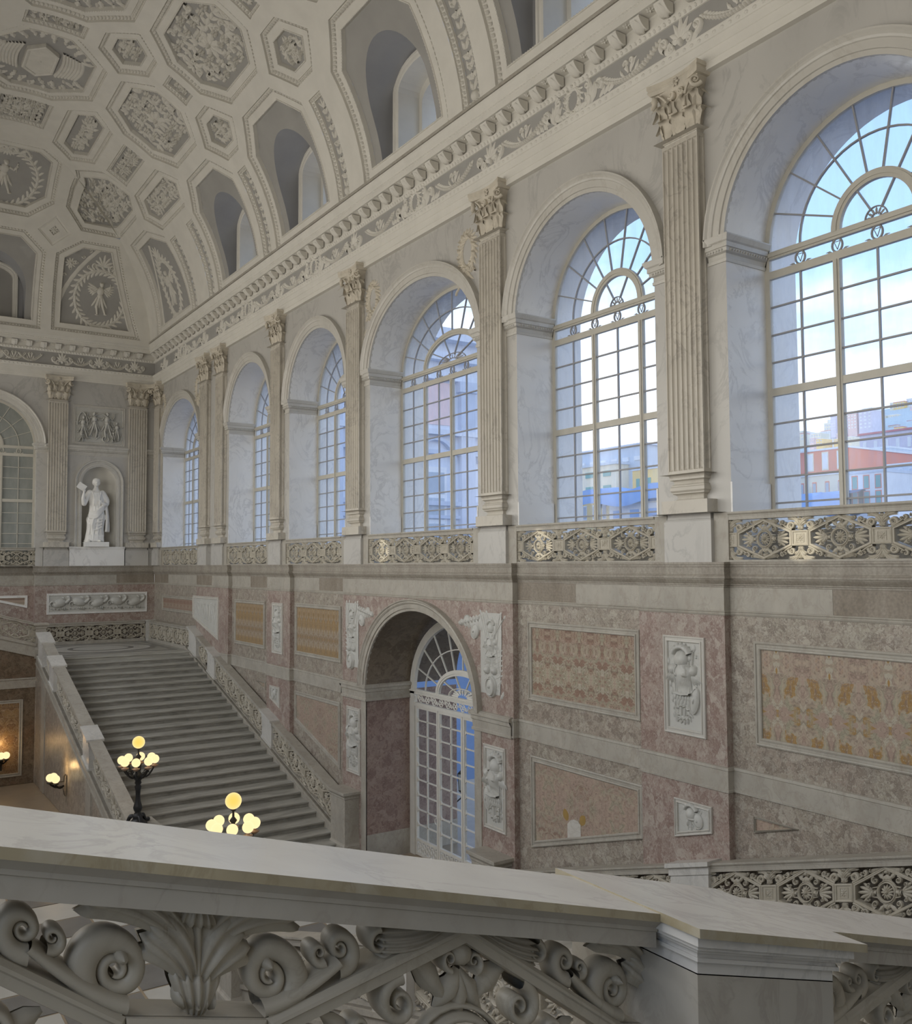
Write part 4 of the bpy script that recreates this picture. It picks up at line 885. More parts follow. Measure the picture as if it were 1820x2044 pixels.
def spandrel(flip, label, y0):                                         # armour carved in the spandrels of the archway
    m = MB(); k = flip; r = np.random.default_rng(11+flip)
    helmet(m, (0, .55), .95, k); cuirass(m, (0, .14), 1.0)
    for i in range(9): spear(m, (k*r.uniform(-.35, .25), -.2+r.uniform(-.3, .3)), (k*r.uniform(-.42, .42), .62+r.uniform(0, .22)), .022, .04)
    for i in range(7):
        u = k*(.42+.11*i); leaf(m, (u, .80-.02*i), -90-k*25, .42-.045*i, .18, .06, k*25, 3, 8, 5); dome(m, (u, .72-.02*i), .06, .07, .08, 20*i, 8, 3)
    shield(m, (k*.55, .45), .13, .17, 25*k, .08); shield(m, (k*.85, .66), .12, .12, 0, .06)
    shield(m, (-k*.02, -.62), .17, .22, 0, .10); ringorn(m, (-k*.02, -.62), .13, .03, .12, 22, .17)
    dome(m, (-k*.12, -.30), .10, .09, .11, 0, 10, 3); dome(m, (k*.13, -.30), .10, .09, .11, 0, 10, 3)
    for i in range(10): leaf(m, (k*r.uniform(-.30, .22), -.85+.11*i), r.uniform(40, 140), .22, .085, .05, r.uniform(-30, 30), 3, 7, 4)
    for i in range(6): spear(m, (k*(.22), -.1-.1*i), (-k*.30, -.25-.1*i+.35), .018, .035)
    for i in range(6): volute(m, (k*r.uniform(-.32, .2), r.uniform(-.8, -.2)), .05, r.uniform(0, 360), 1.2, 1, .04, 10, .25, 3)
    t = thing('spandrel_relief', label, 'relief', (XP, y0, -2.6)); q = MB(); f = uvh_place('right', XP+.01); q.extend(m, lambda V: f(V+np.array([y0, -1.85, 0]))); part('armour', q, 'white_relief', t)
    g = MB(); V, F = cdt([(y0-.36, -2.62), (y0+.30, -2.62), (y0+.30, -1.75), (y0+.42 if k > 0 else y0+.36, -1.6), (y0+.36, -1.0), (y0-.36, -1.0)] if k < 0 else [(y0-.30, -2.62), (y0+.36, -2.62), (y0+.36, -1.0), (y0-.36, -1.0), (y0-.36, -1.6)]); g.add(np.column_stack([np.full(len(V), XP-.012), V]), F, False); part('ground', g, 'white_relief', t)
spandrel(1, 'white carved armour, shields and spears filling the right spandrel of the archway', 15.12)
spandrel(-1, 'white carved armour and weapons filling the left spandrel of the archway', 21.22)
# hung wreaths on the upper wall
wm = MB(); wreath(wm, (0, 0), .27, .12, .05, 24, .36); bow(wm, (0, -.40), .20, .04)
for k in range(4): leaf(wm, (0, -.42), -90+(k-1.5)*22, .34, .07, .04, (k-1.5)*20, 3, 7, 4)
t0 = np.linspace(0, 1, 12); ribbon(wm, np.stack([.26-.16*np.sin(t0*5), -.45-.42*t0], 1), .035, .03, 3)
wme = put_uvh('wreath', wm, 'capital_stone')
for y, lb in ((16.05, 'carved wreath with fluttering ribbon hanging right of the central window arch'), (20.30, 'carved wreath with ribbon hanging left of the central window arch'), (34.15, 'carved wreath beside the close pair of pilasters near the far corner'), (38.75, 'carved wreath next to the pilaster in the far right corner')):
    o = thing('hanging_wreath', lb, 'wreath', (XW, y, 6.72), 'carved wreaths on the window wall'); o.rotation_euler.z = PI/2; link('wreath', wme, o)

# ------------------------------------------------------------------ archway door
door = link('door_1', None, None, (12.25, DC, ZF)); ORG[door.name] = (12.25, DC, ZF); door['kind'] = 'structure'
fd = lambda V: np.stack([12.25-V[:, 2], DC+V[:, 0], V[:, 1]], 1)
def dpart(nm, m, mt='gate_paint'): q = MB(); q.extend(m, fd); return part(nm, q, mt, door)
for nm, m, mi in fan_parts(2.36, 1.93, 1.69, 1.14, 1.17, .66, -3.18, range(18, 180, 18), (36, 72, 108, 144)):
    if nm == 'arch_frame': m = MB(); arcbar(m, (0, -3.18), 2.36, 1.93, .20, 0, .09)
    dpart(nm, m, ('gate_paint', 'gate_paint', 'gate_glass')[mi])
m = MB(); m.box(-2.36, 2.36, -3.30, -3.18, 0, .10); m.box(-2.36, 2.36, -3.235, -3.20, .10, .13); dpart('transom', m)
m = MB(); m.box(-2.36, 2.36, -3.60, -3.51, 0, .09); dpart('transom', m)
m = MB(); ribbon(m, arc((0, -3.18), .58, 0, 180, 24, .22), .03, .03, 3, .05, True)
for k in range(9): t = PI*(k+.5)/9; leaf(m, (.2*math.cos(t), -3.18+.07*math.sin(t)), math.degrees(math.atan2(.22*math.sin(t), .58*math.cos(t))), .7*math.hypot(.4*math.cos(t), .2*math.sin(t)), .06, .02, 0, 1, 5, 3, .05); ringorn(m, (.42*math.cos(t), -3.18+.14*math.sin(t)), .035, .02, .03, 10)
dpart('fan_ornament', m)
for k in range(15):                                                    # pierced scroll band
    m = MB(); u = -2.2+k*.315; v = -3.405; ringorn(m, (u, v), .088, .026, .02, 14)
    volute(m, (u+.155, v+(.03 if k % 2 else -.03)), .07, 90, 1.2, 1 if k % 2 else -1, .02, 11, .25, 3)
    for a in range(4): leaf(m, (u, v), 45+90*a, .075, .04, .02, 0, 1, 4, 3)
    q = MB(); q.extend(m, lambda V: V+np.array([0, 0, .04])); dpart('scroll_ring', q)
for u in (-2.36, 2.36):
    m = MB(); m.box(min(u, u*.905), max(u, u*.905), ZF, -3.2, 0, .10); dpart('side_frame', m)
for i, u0 in enumerate((-2.13, -1.07, 0, 1.07)):
    u1 = u0+1.06; lf = link('door_leaf', None, door, (0, 0, 0)); ORG[lf.name] = ORG[door.name]
    def lp(nm, m, mt='gate_paint'): q = MB(); q.extend(m, fd); return part(nm, q, mt, lf)
    m = MB(); z0, z1 = ZF+.02, -3.6
    m.box(u0+.005, u0+.065, z0, z1, 0, .07); m.box(u1-.065, u1-.005, z0, z1, 0, .07); m.box(u0+.06, u1-.06, z1-.06, z1, 0, .07); m.box(u0+.06, u1-.06, z0, z0+.06, 0, .07); m.box(u0+.06, u1-.06, -6.96, -6.89, 0, .07); lp('stile', m)
    um = (u0+u1)/2; m = MB(); m.box(um-.017, um+.017, -6.9, z1-.05, .01, .05); lp('bar', m)
    zr = [-3.66]+[-3.96-.37*k for k in range(8)]+[-6.90]
    for z in zr[1:-1]:
        m = MB(); m.box(u0+.06, u1-.06, z-.015, z+.015, .01, .05)
        for uu, sg in ((u0+.065, 1), (u1-.065, -1)):
            for s in (-1, 1): m.add([(uu, z+s*.015, .012), (uu+sg*.05, z+s*.015, .012), (uu, z+s*.065, .012), (uu, z+s*.015, .048), (uu+sg*.05, z+s*.015, .048), (uu, z+s*.065, .048)], [(0, 1, 4, 3), (1, 2, 5, 4), (2, 0, 3, 5)], False); m.add([(uu, z+s*.015, .048), (uu+sg*.05, z+s*.015, .048), (uu, z+s*.065, .048)], [(0, 1, 2)], False)
        lp('bar', m)
    for a, b in zip(zr[:-1], zr[1:]):
        for c0, c1 in ((u0+.06, um), (um, u1-.06)):
            m = MB(); m.add([(c0, b, .03), (c1, b, .03), (c1, a, .03), (c0, a, .03)], [(0, 1, 2, 3)], False); lp('pane', m, 'gate_glass')
    m = MB()
    for k in range(9):
        for j in range(2): ringorn(m, (u0+.13+k*.1, -7.03-.13*j-(0 if k % 2 else .05)), .04, .02, .03, 12, .075)
    q = MB(); q.extend(m, lambda V: V+np.array([0, 0, .03])); lp('pierced_panel', q)
    m = MB(); t = np.linspace(-PI/2, PI/2, 9); uh = u1-.07 if i % 2 == 0 else u0+.07; sg = -1 if i % 2 == 0 else 1
    m.tube(np.stack([uh+sg*.06*np.cos(t), -6.28+.07*np.sin(t), np.full(9, .08)], 1), .012, 6); lp('door_handle', m, 'gate_paint')
def figure(m, c, H, wings=False, lean=0, flip=1):
    """small draped figure in relief, H tall, about c"""
    x, y = c; s = H; k = flip
    def lim(pts, w0, w1, h=.06): p = np.array([(x+k*a*s, y+b*s) for a, b in pts]); p = np.vstack([np.linspace(p[i], p[i+1], 5)[:-1] for i in range(len(p)-1)]+[p[-1:]]); ribbon(m, p, np.linspace(w0, w1, len(p))*s, h, 4)
    dome(m, (x+k*.02*s, y+.40*s), .055*s, .068*s, .09, 0, 10, 4); dome(m, (x+k*.01*s, y+.435*s), .06*s, .045*s, .095, 0, 10, 3)
    dome(m, (x, y+.22*s), .105*s, .13*s, .10, 0, 12, 4); dome(m, (x, y+.07*s), .085*s, .10*s, .09, 0, 12, 4)
    lim([(.09, .29), (.20, .22), (.25, .32)], .06, .04); lim([(-.09, .29), (-.18, .18), (-.26, .22)], .06, .04); dome(m, (x+k*.26*s, y+.34*s), .03*s, .03*s, .06); dome(m, (x-k*.27*s, y+.225*s), .03*s, .03*s, .06)
    lim([(-.02, .04), (-.08, -.22), (-.05, -.45)], .11, .045, .085); lim([(.03, .03), (.09, -.20), (.17, -.42)], .10, .045, .08); dome(m, (x-k*.06*s, y-.465*s), .05*s, .022*s, .06); dome(m, (x+k*.185*s, y-.435*s), .05*s, .022*s, .06)
    for j in range(5): leaf(m, (x+k*(j-2)*.035*s, y+.06*s), -90+(j-2)*10*k, .34*s, .075*s, .11, (j-2)*8*k, 1, 8, 4)
    lim([(.26, .46), (.25, .18)], .02, .02, .05)
    if wings:
        for sg in (-1, 1):
            for j in range(6): leaf(m, (x+sg*.07*s, y+.24*s), 90-sg*(52+j*15), (.34-.02*j)*s, .075*s, .05+.006*j, -sg*22, 1, 7, 4)
# ------------------------------------------------------------------ pierced balustrades (local: x along, y out, z up; sheared by the slope of the stair)
HX, HV, BX, BV = .455, .30, .128, .108
def hexpoly(s=1.): return np.array([(0, -HV), (HX, -BV), (HX, BV), (0, HV), (-HX, BV), (-HX, -BV)])*s
def bal_shapes(slope, vs=1., us=1., det=1):
    d = det; n = 3+d; D = {}; bk = d > 1
    def fin(m): q = MB(); q.extend(m, lambda V: np.stack([V[:, 0]*us, V[:, 2], V[:, 1]*vs+slope*V[:, 0]*us], 1)); return q
    m = MB(); sweep2(m, [(0, -.05), (0, .038), (.008, .048), (.014, .05), (.018, .044), (.036, .044), (.04, .03), (.044, -.05)], hexpoly(), True); D['hexagon_frame'] = (fin(m), {})
    o = MB()                                                           # flower, palmettes and C-scrolls inside the hexagon
    rosette(o, (0, 0), .088, .05, 12, 0, 6, 4); ringorn(o, (0, 0), .112, .022, .045, 28); ringorn(o, (0, 0), .132, .014, .03, 28)
    for s in (-1, 1):
        ribbon(o, [(s*.13, 0), (s*.20, 0)], .055, .045, n); ribbon(o, [(s*.175, -.035), (s*.175, .035)], .022, .055, n)
        for k in range(5): leaf(o, (s*.20, 0), (0 if s > 0 else 180)+(k-2)*26*s, .205-.02*abs(k-2), .05, .04, (k-2)*-14*s, 1, 8, 4, 0, 0, bk)
        for t in (-1, 1):
            volute(o, (s*.155, t*.135), .062, 90*t+180*(s < 0)*0, 1.5, -s*t, .045, 16*d, .2, n, bk); volute(o, (s*.245, t*.085), .040, -60*t, 1.3, s*t, .04, 12*d, .22, n, bk)
            leaf(o, (s*.03, t*.13), 90*t-s*t*35, .15, .05, .04, -s*t*40, 2, 8, 4, 0, 0, bk); ribbon(o, [(s*.09, t*.09), (s*.12, t*.06), (s*.19, t*.05)], .016, .035, n)
            volute(o, (s*.032, t*.222), .026, -90*t, 1.3, s*t, .04, 11*d, .25, n, bk)
    for t in (-1, 1):
        for k in range(3): leaf(o, (0, t*.20), -90*t+(k-1)*30, .10, .05, .045, (k-1)*20, 2, 7, 4, 0, 0, bk)
        dome(o, (0, t*.235), .035, .03, .04)
    D['pierced_flower'] = (fin(o), {})
    m = MB(); m.box(-BX, BX, -BV, BV, -.05, .036); sweep2(m, [(0, .03), (.0, .045), (.012, .05), (.024, .045), (.028, .03)], [(-BX, -BV), (BX, -BV), (BX, BV), (-BX, BV)], True); sweep2(m, [(0, .03), (.0, .042), (.01, .042), (.012, .03)], [(-.062, -.062), (.062, -.062), (.062, .062), (-.062, .062)], True); D['rosette_block'] = (fin(m), {})
    m = MB(); rosette(m, (0, 0), .052, .016, 8, .036, 4, 3); D['flower'] = (fin(m), {})
    for nm, t in (('palmette_scroll', 1), ('palmette_scroll.lower', -1)):
        m = MB(); f = lambda V: V*np.array([1, t, 1]); b = MB()
        shell(b, (0, .108), 90, .075, .10, .042, 0, 5, 8, 0, bk)
        for k in range(5): leaf(b, ((k-2)*.012, .115), 90+(k-2)*-9, .04, .02, .052, 0, 0, 5, 3)
        for s in (-1, 1):
            shell(b, (s*.012, .165), 90-s*18, .115, .115, .05, -s*48, 4, 6+5*d, 0, bk)             # front leaf that folds outwards
            shell(b, (s*.015, .215), 90-s*35, .22, .11, .048, -s*62, 4, 6+5*d, 0, bk)              # long leaf under the rail
            volute(b, (s*.142, .175), .090, -95 if s > 0 else -85, 2.1, s, .040, 26*d, .14, n, True, .64)
            dome(b, (s*.135, .198), .014, .014, .055, 0, 8, 2, 0, bk)
            volute(b, (s*.292, .230), .050, -100 if s > 0 else -80, 1.7, s, .038, 18*d, .16, n, True, .64)
            volute(b, (s*.246, .220), .028, -60 if s > 0 else -120, 1.4, -s, .036, 13*d, .2, n, True, .64)
            t_ = np.linspace(0, 1, 10); ribbon(b, np.stack([s*(.125+.16*t_), .122+.085*t_**1.4], 1), .034-.012*t_, .046, n, 0, True)
        shell(b, (0, .297), -90, .048, .085, .05, 0, 5, 7, 0, bk); ribbon(b, [(0, .12), (0, .26)], .02, .04, n)
        m.extend(b, f); D[nm] = (fin(m), {})
    m = MB()
    for t in (-1, 1):
        for s in (-1, 1): shell(m, (s*.035, t*.288), 180*(s < 0)-s*t*26, .175, .062, .045, s*t*22, 5, 6+5*d, 0, bk); volute(m, (s*.205, t*.245), .032, 90*t, 1.2, s*t*-1, .04, 11*d, .25, n, bk)
    D['shell_leaf'] = (fin(m), {})
    return D
SHAPES = {}
def shapes(key, mat='carved_marble'):
    if (key, mat) not in SHAPES: SHAPES[key, mat] = {k: v[0].mesh(k.split('.')[0], mat) for k, v in bal_shapes(*key).items()}
    return SHAPES[key, mat]
def slab(mb, u0, u1, y0, y1, z0, z1, slope):                            # a bar that follows the slope
    mb.hexa([(u0, y0, z0+slope*u0), (u1, y0, z0+slope*u1), (u1, y1, z0+slope*u1), (u0, y1, z0+slope*u0), (u0, y0, z1+slope*u0), (u1, y0, z1+slope*u1), (u1, y1, z1+slope*u1), (u0, y1, z1+slope*u0)])
def sloped_mould(mb, prof, u0, u1, slope): 
    pr = np.array(prof); mb.grid(np.stack([np.stack([np.full(len(pr), u), pr[:, 0], pr[:, 1]+slope*u], 1) for u in (u0, u1)]), cv=True, smooth=False)
    for u in (u0, u1): V = np.stack([np.full(len(pr), u), pr[:, 0], pr[:, 1]+slope*u], 1); mb.add(np.vstack([V, V.mean(0)]), [(i, (i+1) % len(pr), len(pr)) for i in range(len(pr))], False)
def balustrade(label, loc, rz, L, centers, slope=0., vs=1., us=1., det=1, rail=.125, cop=(-.12, .12), mat='carved_marble', rail_mat='gallery_stone', group=None, endblocks=True, base=.03, copings=None, end_posts=0, cop_t=.028, cop_mat=None, lower=True):
    """origin: start of the pierced field at its foot; the field is .6*vs high"""
    t = thing('pierced_balustrade', label, 'balustrade', loc, group); t.rotation_euler.z = rz
    H = .6*vs; sh = shapes((round(slope, 4), vs, us, det), mat)
    def lp(nm, m, mt): return link(nm, m.mesh(nm, mt), t)
    m = MB(); a, b = cop
    sloped_mould(m, [(a+.02, H), (b-.03, H), (b-.03, H+.42*rail), (b-.025, H+.45*rail), (b-.025, H+.55*rail), (b-.012, H+.70*rail), (b-.005, H+rail-cop_t), (a+.005, H+rail-cop_t), (a+.012, H+.70*rail), (a+.02, H+.5*rail)], 0, L, slope); lp('top_rail', m, rail_mat)
    for u0, u1 in (copings or [(0, L)]):
        m = MB(); slab(m, u0+.002, u1-.002, a, b, H+rail-cop_t, H+rail, slope)
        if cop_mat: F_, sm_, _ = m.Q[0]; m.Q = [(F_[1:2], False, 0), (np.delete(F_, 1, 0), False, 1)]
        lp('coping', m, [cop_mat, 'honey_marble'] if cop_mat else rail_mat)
    m = MB(); slab(m, 0, L, -.07, .07, -base, 0, slope); lp('plinth', m, rail_mat)
    for u in (end_posts and ((-end_posts, 0), (L, L+end_posts)) or ()):
        m = MB(); slab(m, u[0], u[1], -.10, .075, -base, H+rail, slope); lp('end_post', m, rail_mat)
    p = 2*(HX+BX)*us
    def put(nm, u, par=t): o = link(nm.split('.')[0], sh[nm], par); o.location = (u, 0, H/2+slope*u); return o
    for u in centers:
        hx = put('hexagon_frame', u); f = link('pierced_flower', sh['pierced_flower'], hx)
        if det > 0: f2 = link('shell_leaf', sh['shell_leaf'], hx)
    bl = [(centers[i]+centers[i+1])/2 for i in range(len(centers)-1)]
    if endblocks: bl = [u for u in [centers[0]-p/2]+bl+[centers[-1]+p/2]]
    for u in bl:
        b_ = put('rosette_block', u); link('flower', sh['flower'], b_); put('palmette_scroll', u)
        if lower: put('palmette_scroll.lower', u)
    return t
# in the window bays of the upper wall
WB = ['pierced marble balustrade below the tall window at the right edge', 'pierced marble balustrade below the second window from the right', 'pierced marble balustrade below the wide central window, four hexagons long', 'pierced marble balustrade below the fourth window from the right', 'pierced marble balustrade below the fifth window from the right, right of the pilaster pair', 'pierced marble balustrade below the last window by the far corner']
for (a, b, n), lb in zip(((5.235, 9.375, 3), (10.325, 14.545, 3), (15.495, 20.665, 4), (21.615, 25.835, 3), (26.785, 30.925, 3), (33.575, 38.745, 4)), WB):
    e = .27; L = b-a-2*e; p = L/n
    balustrade(lb, (10.99, a+e, .03), PI/2, L, [p*(i+.5) for i in range(n)], us=p/1.166, rail=.12, cop=(-.10, .10), group='balustrades of the window bays', end_posts=e, vs=.985)

# ------------------------------------------------------------------ the two long flights (far one modelled, near one mirrored)
SL = .2955
def zb(y): return -3.42+SL*(y-32.73)                                  # foot of the pierced field
fl = thing('staircase', 'broad grey marble staircase rising from the hall floor to the far landing', 'staircase', (8.2, 27.0, ZF), 'facing staircases')
N = 27; RI = (ZF+3.15)/N*-1; RU = (34.14-20.80)/N
m = MB(); m.box(5.84, 10.66, -.035, RU+.02, RI-.045, RI, 0, .012); m.box(5.84, 10.66, -.02, RU, RI-.06, RI-.045)
tread = m.mesh('tread', 'stair_marble', (8.2, 0, 0)); m = MB(); m.box(5.84, 10.66, 0, RU, -.02, RI-.05); riser = m.mesh('riser', 'riser_marble', (8.2, 0, 0))
for i in range(N-1):
    s = link('step', None, fl, (0, 20.80+RU*i-27.0, RI*i)); link('tread', tread, s); link('riser', riser, s)
m = MB(); m.box(5.52, 11.0, 34.14-.4, YF-.1, -3.21, -3.155); m.box(5.84, 10.66, 34.14-RU, 34.14-RU+.1, -3.15-RI, -3.2); part('landing', m, 'stair_marble', fl)
m = MB(); m.box(5.84, 10.66, 33.62, 34.2, -3.205, -3.150, 0, .012); part('tread', m, 'stair_marble', fl)
m = MB(); m.box(5.52, 11.0, 34.2, YF-.1, ZF, -3.21); part('landing_mass', m, 'breccia_wall', fl)
for (rx, ry, mt, z) in ((2.05, 1.9, 'floor_dark', .002), (1.8, 1.65, 'floor_pale', .004), (1.2, 1.1, 'floor_dark', .006), (1.0, .92, 'floor_pale', .008)):
    m = MB(); e = arc((8.25, 37.0), rx, 0, 360, 49, ry)[:-1]; V, F = cdt(e); m.add(np.column_stack([V, np.full(len(V), -3.155+z)]), F, False); part('floor_inlay', m, mt, fl)
m = MB(); sweep2(m, [(0, .0), (0, .003), (.2, .003), (.2, 0)], [(6.0, 34.7), (10.5, 34.7), (10.5, 39.4), (6.0, 39.4)], True); q = MB(); q.extend(m, lambda V: V+np.array([0, 0, -3.153])); part('floor_inlay', q, 'floor_dark', fl)
def ywall(m, x0, x1, ys, ztop, zbot):
    for a, b in zip(ys[:-1], ys[1:]): m.hexa([(x0, a, zbot(a)), (x1, a, zbot(a)), (x1, b, zbot(b)), (x0, b, zbot(b)), (x0, a, ztop(a)), (x1, a, ztop(a)), (x1, b, ztop(b)), (x0, b, ztop(b))])
for nm, x0, x1, dz0, dz1, mt in (('stringer', 10.62, 10.95, -.03, -1.1, 'gallery_stone'), ('stringer_mould', 10.60, 10.72, -.03, -.10, 'gallery_stone'), ('stringer_mould', 10.61, 10.72, -.14, -.18, 'gallery_stone'),
                                 ('stringer', 5.52, 5.86, -.03, -.36, 'gallery_stone'), ('stringer_mould', 5.48, 5.60, -.03, -.10, 'gallery_stone'), ('stringer_mould', 5.49, 5.60, -.30, -.36, 'gallery_stone'), ('stringer_mould', 5.82, 5.90, -.03, -.14, 'gallery_stone')):
    m = MB(); ywall(m, x0, x1, [21.3, 34.2], lambda y, d=dz0: zb(y)+d, lambda y, d=dz1: zb(y)+d); part(nm, m, mt, fl)
m = MB(); ywall(m, 5.53, 5.84, [21.0, 22.7], lambda y: zb(y)-.36, lambda y: ZF); ywall(m, 5.53, 5.84, [22.7, 34.2], lambda y: zb(y)-.36, lambda y: ZF); part('stair_side_wall', m, 'breccia_wall', fl)
for ya_ in (25.6, 32.4): m = MB(); ywall(m, 5.50, 5.56, [ya_, ya_+.6], lambda y: zb(y)-.36, lambda y: ZF); part('side_strip', m, 'gallery_stone', fl)
POSTS = [(26.0, 26.75), (31.1, 31.84), (33.1, 33.95)]
def post(x0, x1, y0, y1, lab):
    t = thing('rail_post', lab, 'post', ((x0+x1)/2, y0, zb(y0)-.05)); H = .77
    m = MB(); ywall(m, x0+.03, x1-.03, [y0, y1], lambda y: zb(y)+.62, lambda y: zb(y)-.04); ywall(m, x0+.01, x1-.01, [y0-.02, y1+.02], lambda y: zb(y)+.74, lambda y: zb(y)+.61); ywall(m, x0+.0, x1-.0, [y0-.02, y1+.02], lambda y: zb(y)+.02, lambda y: zb(y)-.05); part('shaft', m, 'rail_marble', t)
    m = MB(); ywall(m, x0-.045, x1+.045, [y0-.05, y1+.05], lambda y: zb(y)+.80, lambda y: zb(y)+.735); part('cap_slab', m, 'rail_marble', t); return t
far_things = [fl]
RL = ['lower post', 'middle post', 'top post']
for (a, b), nm in zip(POSTS, RL):
    far_things.append(post(10.64, 10.95, a, b, nm+' of the right stair rail of the far staircase, with sloping slab cap'))
    far_things.append(post(5.50, 5.87, a, b, nm+' of the left stair rail of the far staircase, with pale sloping slab cap'))
for x, side, cp in ((10.76, 'right', (-.19, .10)), (5.685, 'left', (-.17, .17))):
    for (a, b, n), wh in zip(((21.75, 26.0, 4), (26.75, 31.1, 4), (31.84, 33.1, 1)), ('lowest', 'middle', 'short topmost')):
        L = b-a; c = [L/2+1.15*(i-(n-1)/2) for i in range(n)]
        far_things.append(balustrade('%s run of the %s pierced stair rail on the far staircase' % (wh, side), (x, a, zb(a)), PI/2, L, c, SL, 1.06, .985, 1, .13, cp, 'carved_marble', 'gallery_stone', 'far stair rails', n > 1, .04))
L = 39.4-33.95; far_things.append(balustrade('level pierced balustrade on the right side of the far landing, against the window wall', (10.76, 33.95, -3.02), PI/2, L, [L*(i+.5)/5 for i in range(5)], 0, 1., L/5/1.166, 1, .125, (-.22, .10), group='far landing rails', base=.13))
L = 4.4; far_things.append(balustrade('level pierced balustrade along the far wall behind the landing', (10.55, 39.50, -3.02), PI, L, [L*(i+.5)/4 for i in range(4)], 0, 1., L/4/1.166, 1, .125, (-.30, .10), group='far landing rails', base=.13))
t = thing('corner_post', 'short pale corner post where the two landing balustrades meet', 'post', (10.72, 39.55, -3.15)); m = MB(); m.box(10.58, 11.0, 39.42, 39.84, -3.15, -2.295); m.box(10.55, 11.0, 39.39, 39.84, -2.34, -2.28); part('shaft', m, 'rail_marble', t); far_things.append(t)
def newel(x, y, w, z0, z1, lab, d=None):
    d = d or w; t = thing('newel', lab, 'newel post', (x, y, z0))
    m = MB(); m.box(x-w*.94, x+w*.94, y-d*.94, y+d*.94, z0+.32, z1-.16); part('shaft', m, 'gallery_stone', t)
    m = MB(); m.box(x-w*1.1, x+w*1.1, y-d*1.1, y+d*1.1, z0, z0+.28); q = [(x-w*.94, y-d*.94), (x+w*.94, y-d*.94), (x+w*.94, y+d*.94), (x-w*.94, y+d*.94)][::-1]; mould(m, [(w*.16, z0+.28), (w*.14, z0+.31), (w*.05, z0+.34), (0, z0+.37)], q, True); part('base', m, 'gallery_stone', t)
    m = MB(); mould(m, [(0, z1-.19), (.02, z1-.17), (.02, z1-.13), (.05, z1-.08), (.05, z1-.07)], q, True); m.box(x-w*.94-.08, x+w*.94+.08, y-d*.94-.08, y+d*.94+.08, z1-.07, z1, 0, .006); part('cap', m, 'gallery_stone', t); return t
far_things.append(newel(10.72, 21.25, .23, ZF, -5.68, 'square marble newel at the foot of the right stair rail, left of the archway', .42))
far_things.append(newel(5.62, 21.15, .30, ZF, -5.72, 'square marble newel carrying the farther globe candelabrum', .42))

# upper flight across the far wall: its outer balustrade, wall and steps
US = .283; UY = 34.36
uf = thing('upper_flight', 'upper stair flight climbing left from the far landing, warm lamplit wall below it', 'staircase', (1.7, 34.6, ZF), 'upper flights')
def zu(x): return -.383-US*x                                          # top of the coping
def xwall(m, y0, y1, x0, x1, zt, zb_): m.hexa([(x0, y0, zb_(x0)), (x1, y0, zb_(x1)), (x1, y1, zb_(x1)), (x0, y1, zb_(x0)), (x0, y0, zt(x0)), (x1, y0, zt(x1)), (x1, y1, zt(x1)), (x0, y1, zt(x0))])
for nm, y0, y1, d0, d1, mt in (('stringer_mould', 34.20, 34.6, -.70, -.80, 'gallery_stone'), ('stringer', 34.25, 34.6, -.80, -1.10, 'gallery_stone'), ('stringer_mould', 34.22, 34.6, -1.10, -1.16, 'gallery_stone')):
    m = MB(); xwall(m, y0, y1, -2.05, 5.52, lambda x, d=d0: zu(x)+d, lambda x, d=d1: zu(x)+d); part(nm, m, mt, uf)
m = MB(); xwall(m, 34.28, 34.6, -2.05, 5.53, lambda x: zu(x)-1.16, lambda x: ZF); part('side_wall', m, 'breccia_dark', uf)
m = MB(); m.box(-2.05, 5.56, 34.255, 34.5, -4.12, -3.80); m.box(-2.05, 5.56, 34.23, 34.5, -3.83, -3.78); part('band', m, 'gallery_stone', uf)
for i in range(15):
    m = MB(); x = 5.5-.5265*i; m.box(x-.5265, x, 34.55, YF+.2, -3.35+.149*i, -3.15+.149*(i+1)); part('step', m, 'stair_marble', uf)
m = MB(); sweep2(m, FRAME, [(2.6, -7.05), (5.15, -7.05), (5.15, -4.5), (2.6, -4.5)], True); q = MB(); q.extend(m, lambda V: np.stack([V[:, 0], 34.28-V[:, 2], V[:, 1]], 1)); part('panel_frame', q, 'gallery_stone', uf)
m = MB(); m.box(2.72, 5.03, 34.268, 34.3, -6.93, -4.62); part('panel', m, 'inlay_dark', uf)
far_things.append(uf)
L = 5.5+2.0; far_things.append(balustrade('sloping pierced balustrade of the upper flight at the left edge, far side', (5.42, UY, zu(5.42)-.69), PI, L, [.55+1.166*i for i in range(6)], US, 1., 1., 1, .09, (-.17, .17), group='upper flight rails', base=.03))
far_things.append(newel(5.66, UY+.02, .17, -3.15, -1.96, 'slender newel at the foot of the upper flight rail on the far landing'))

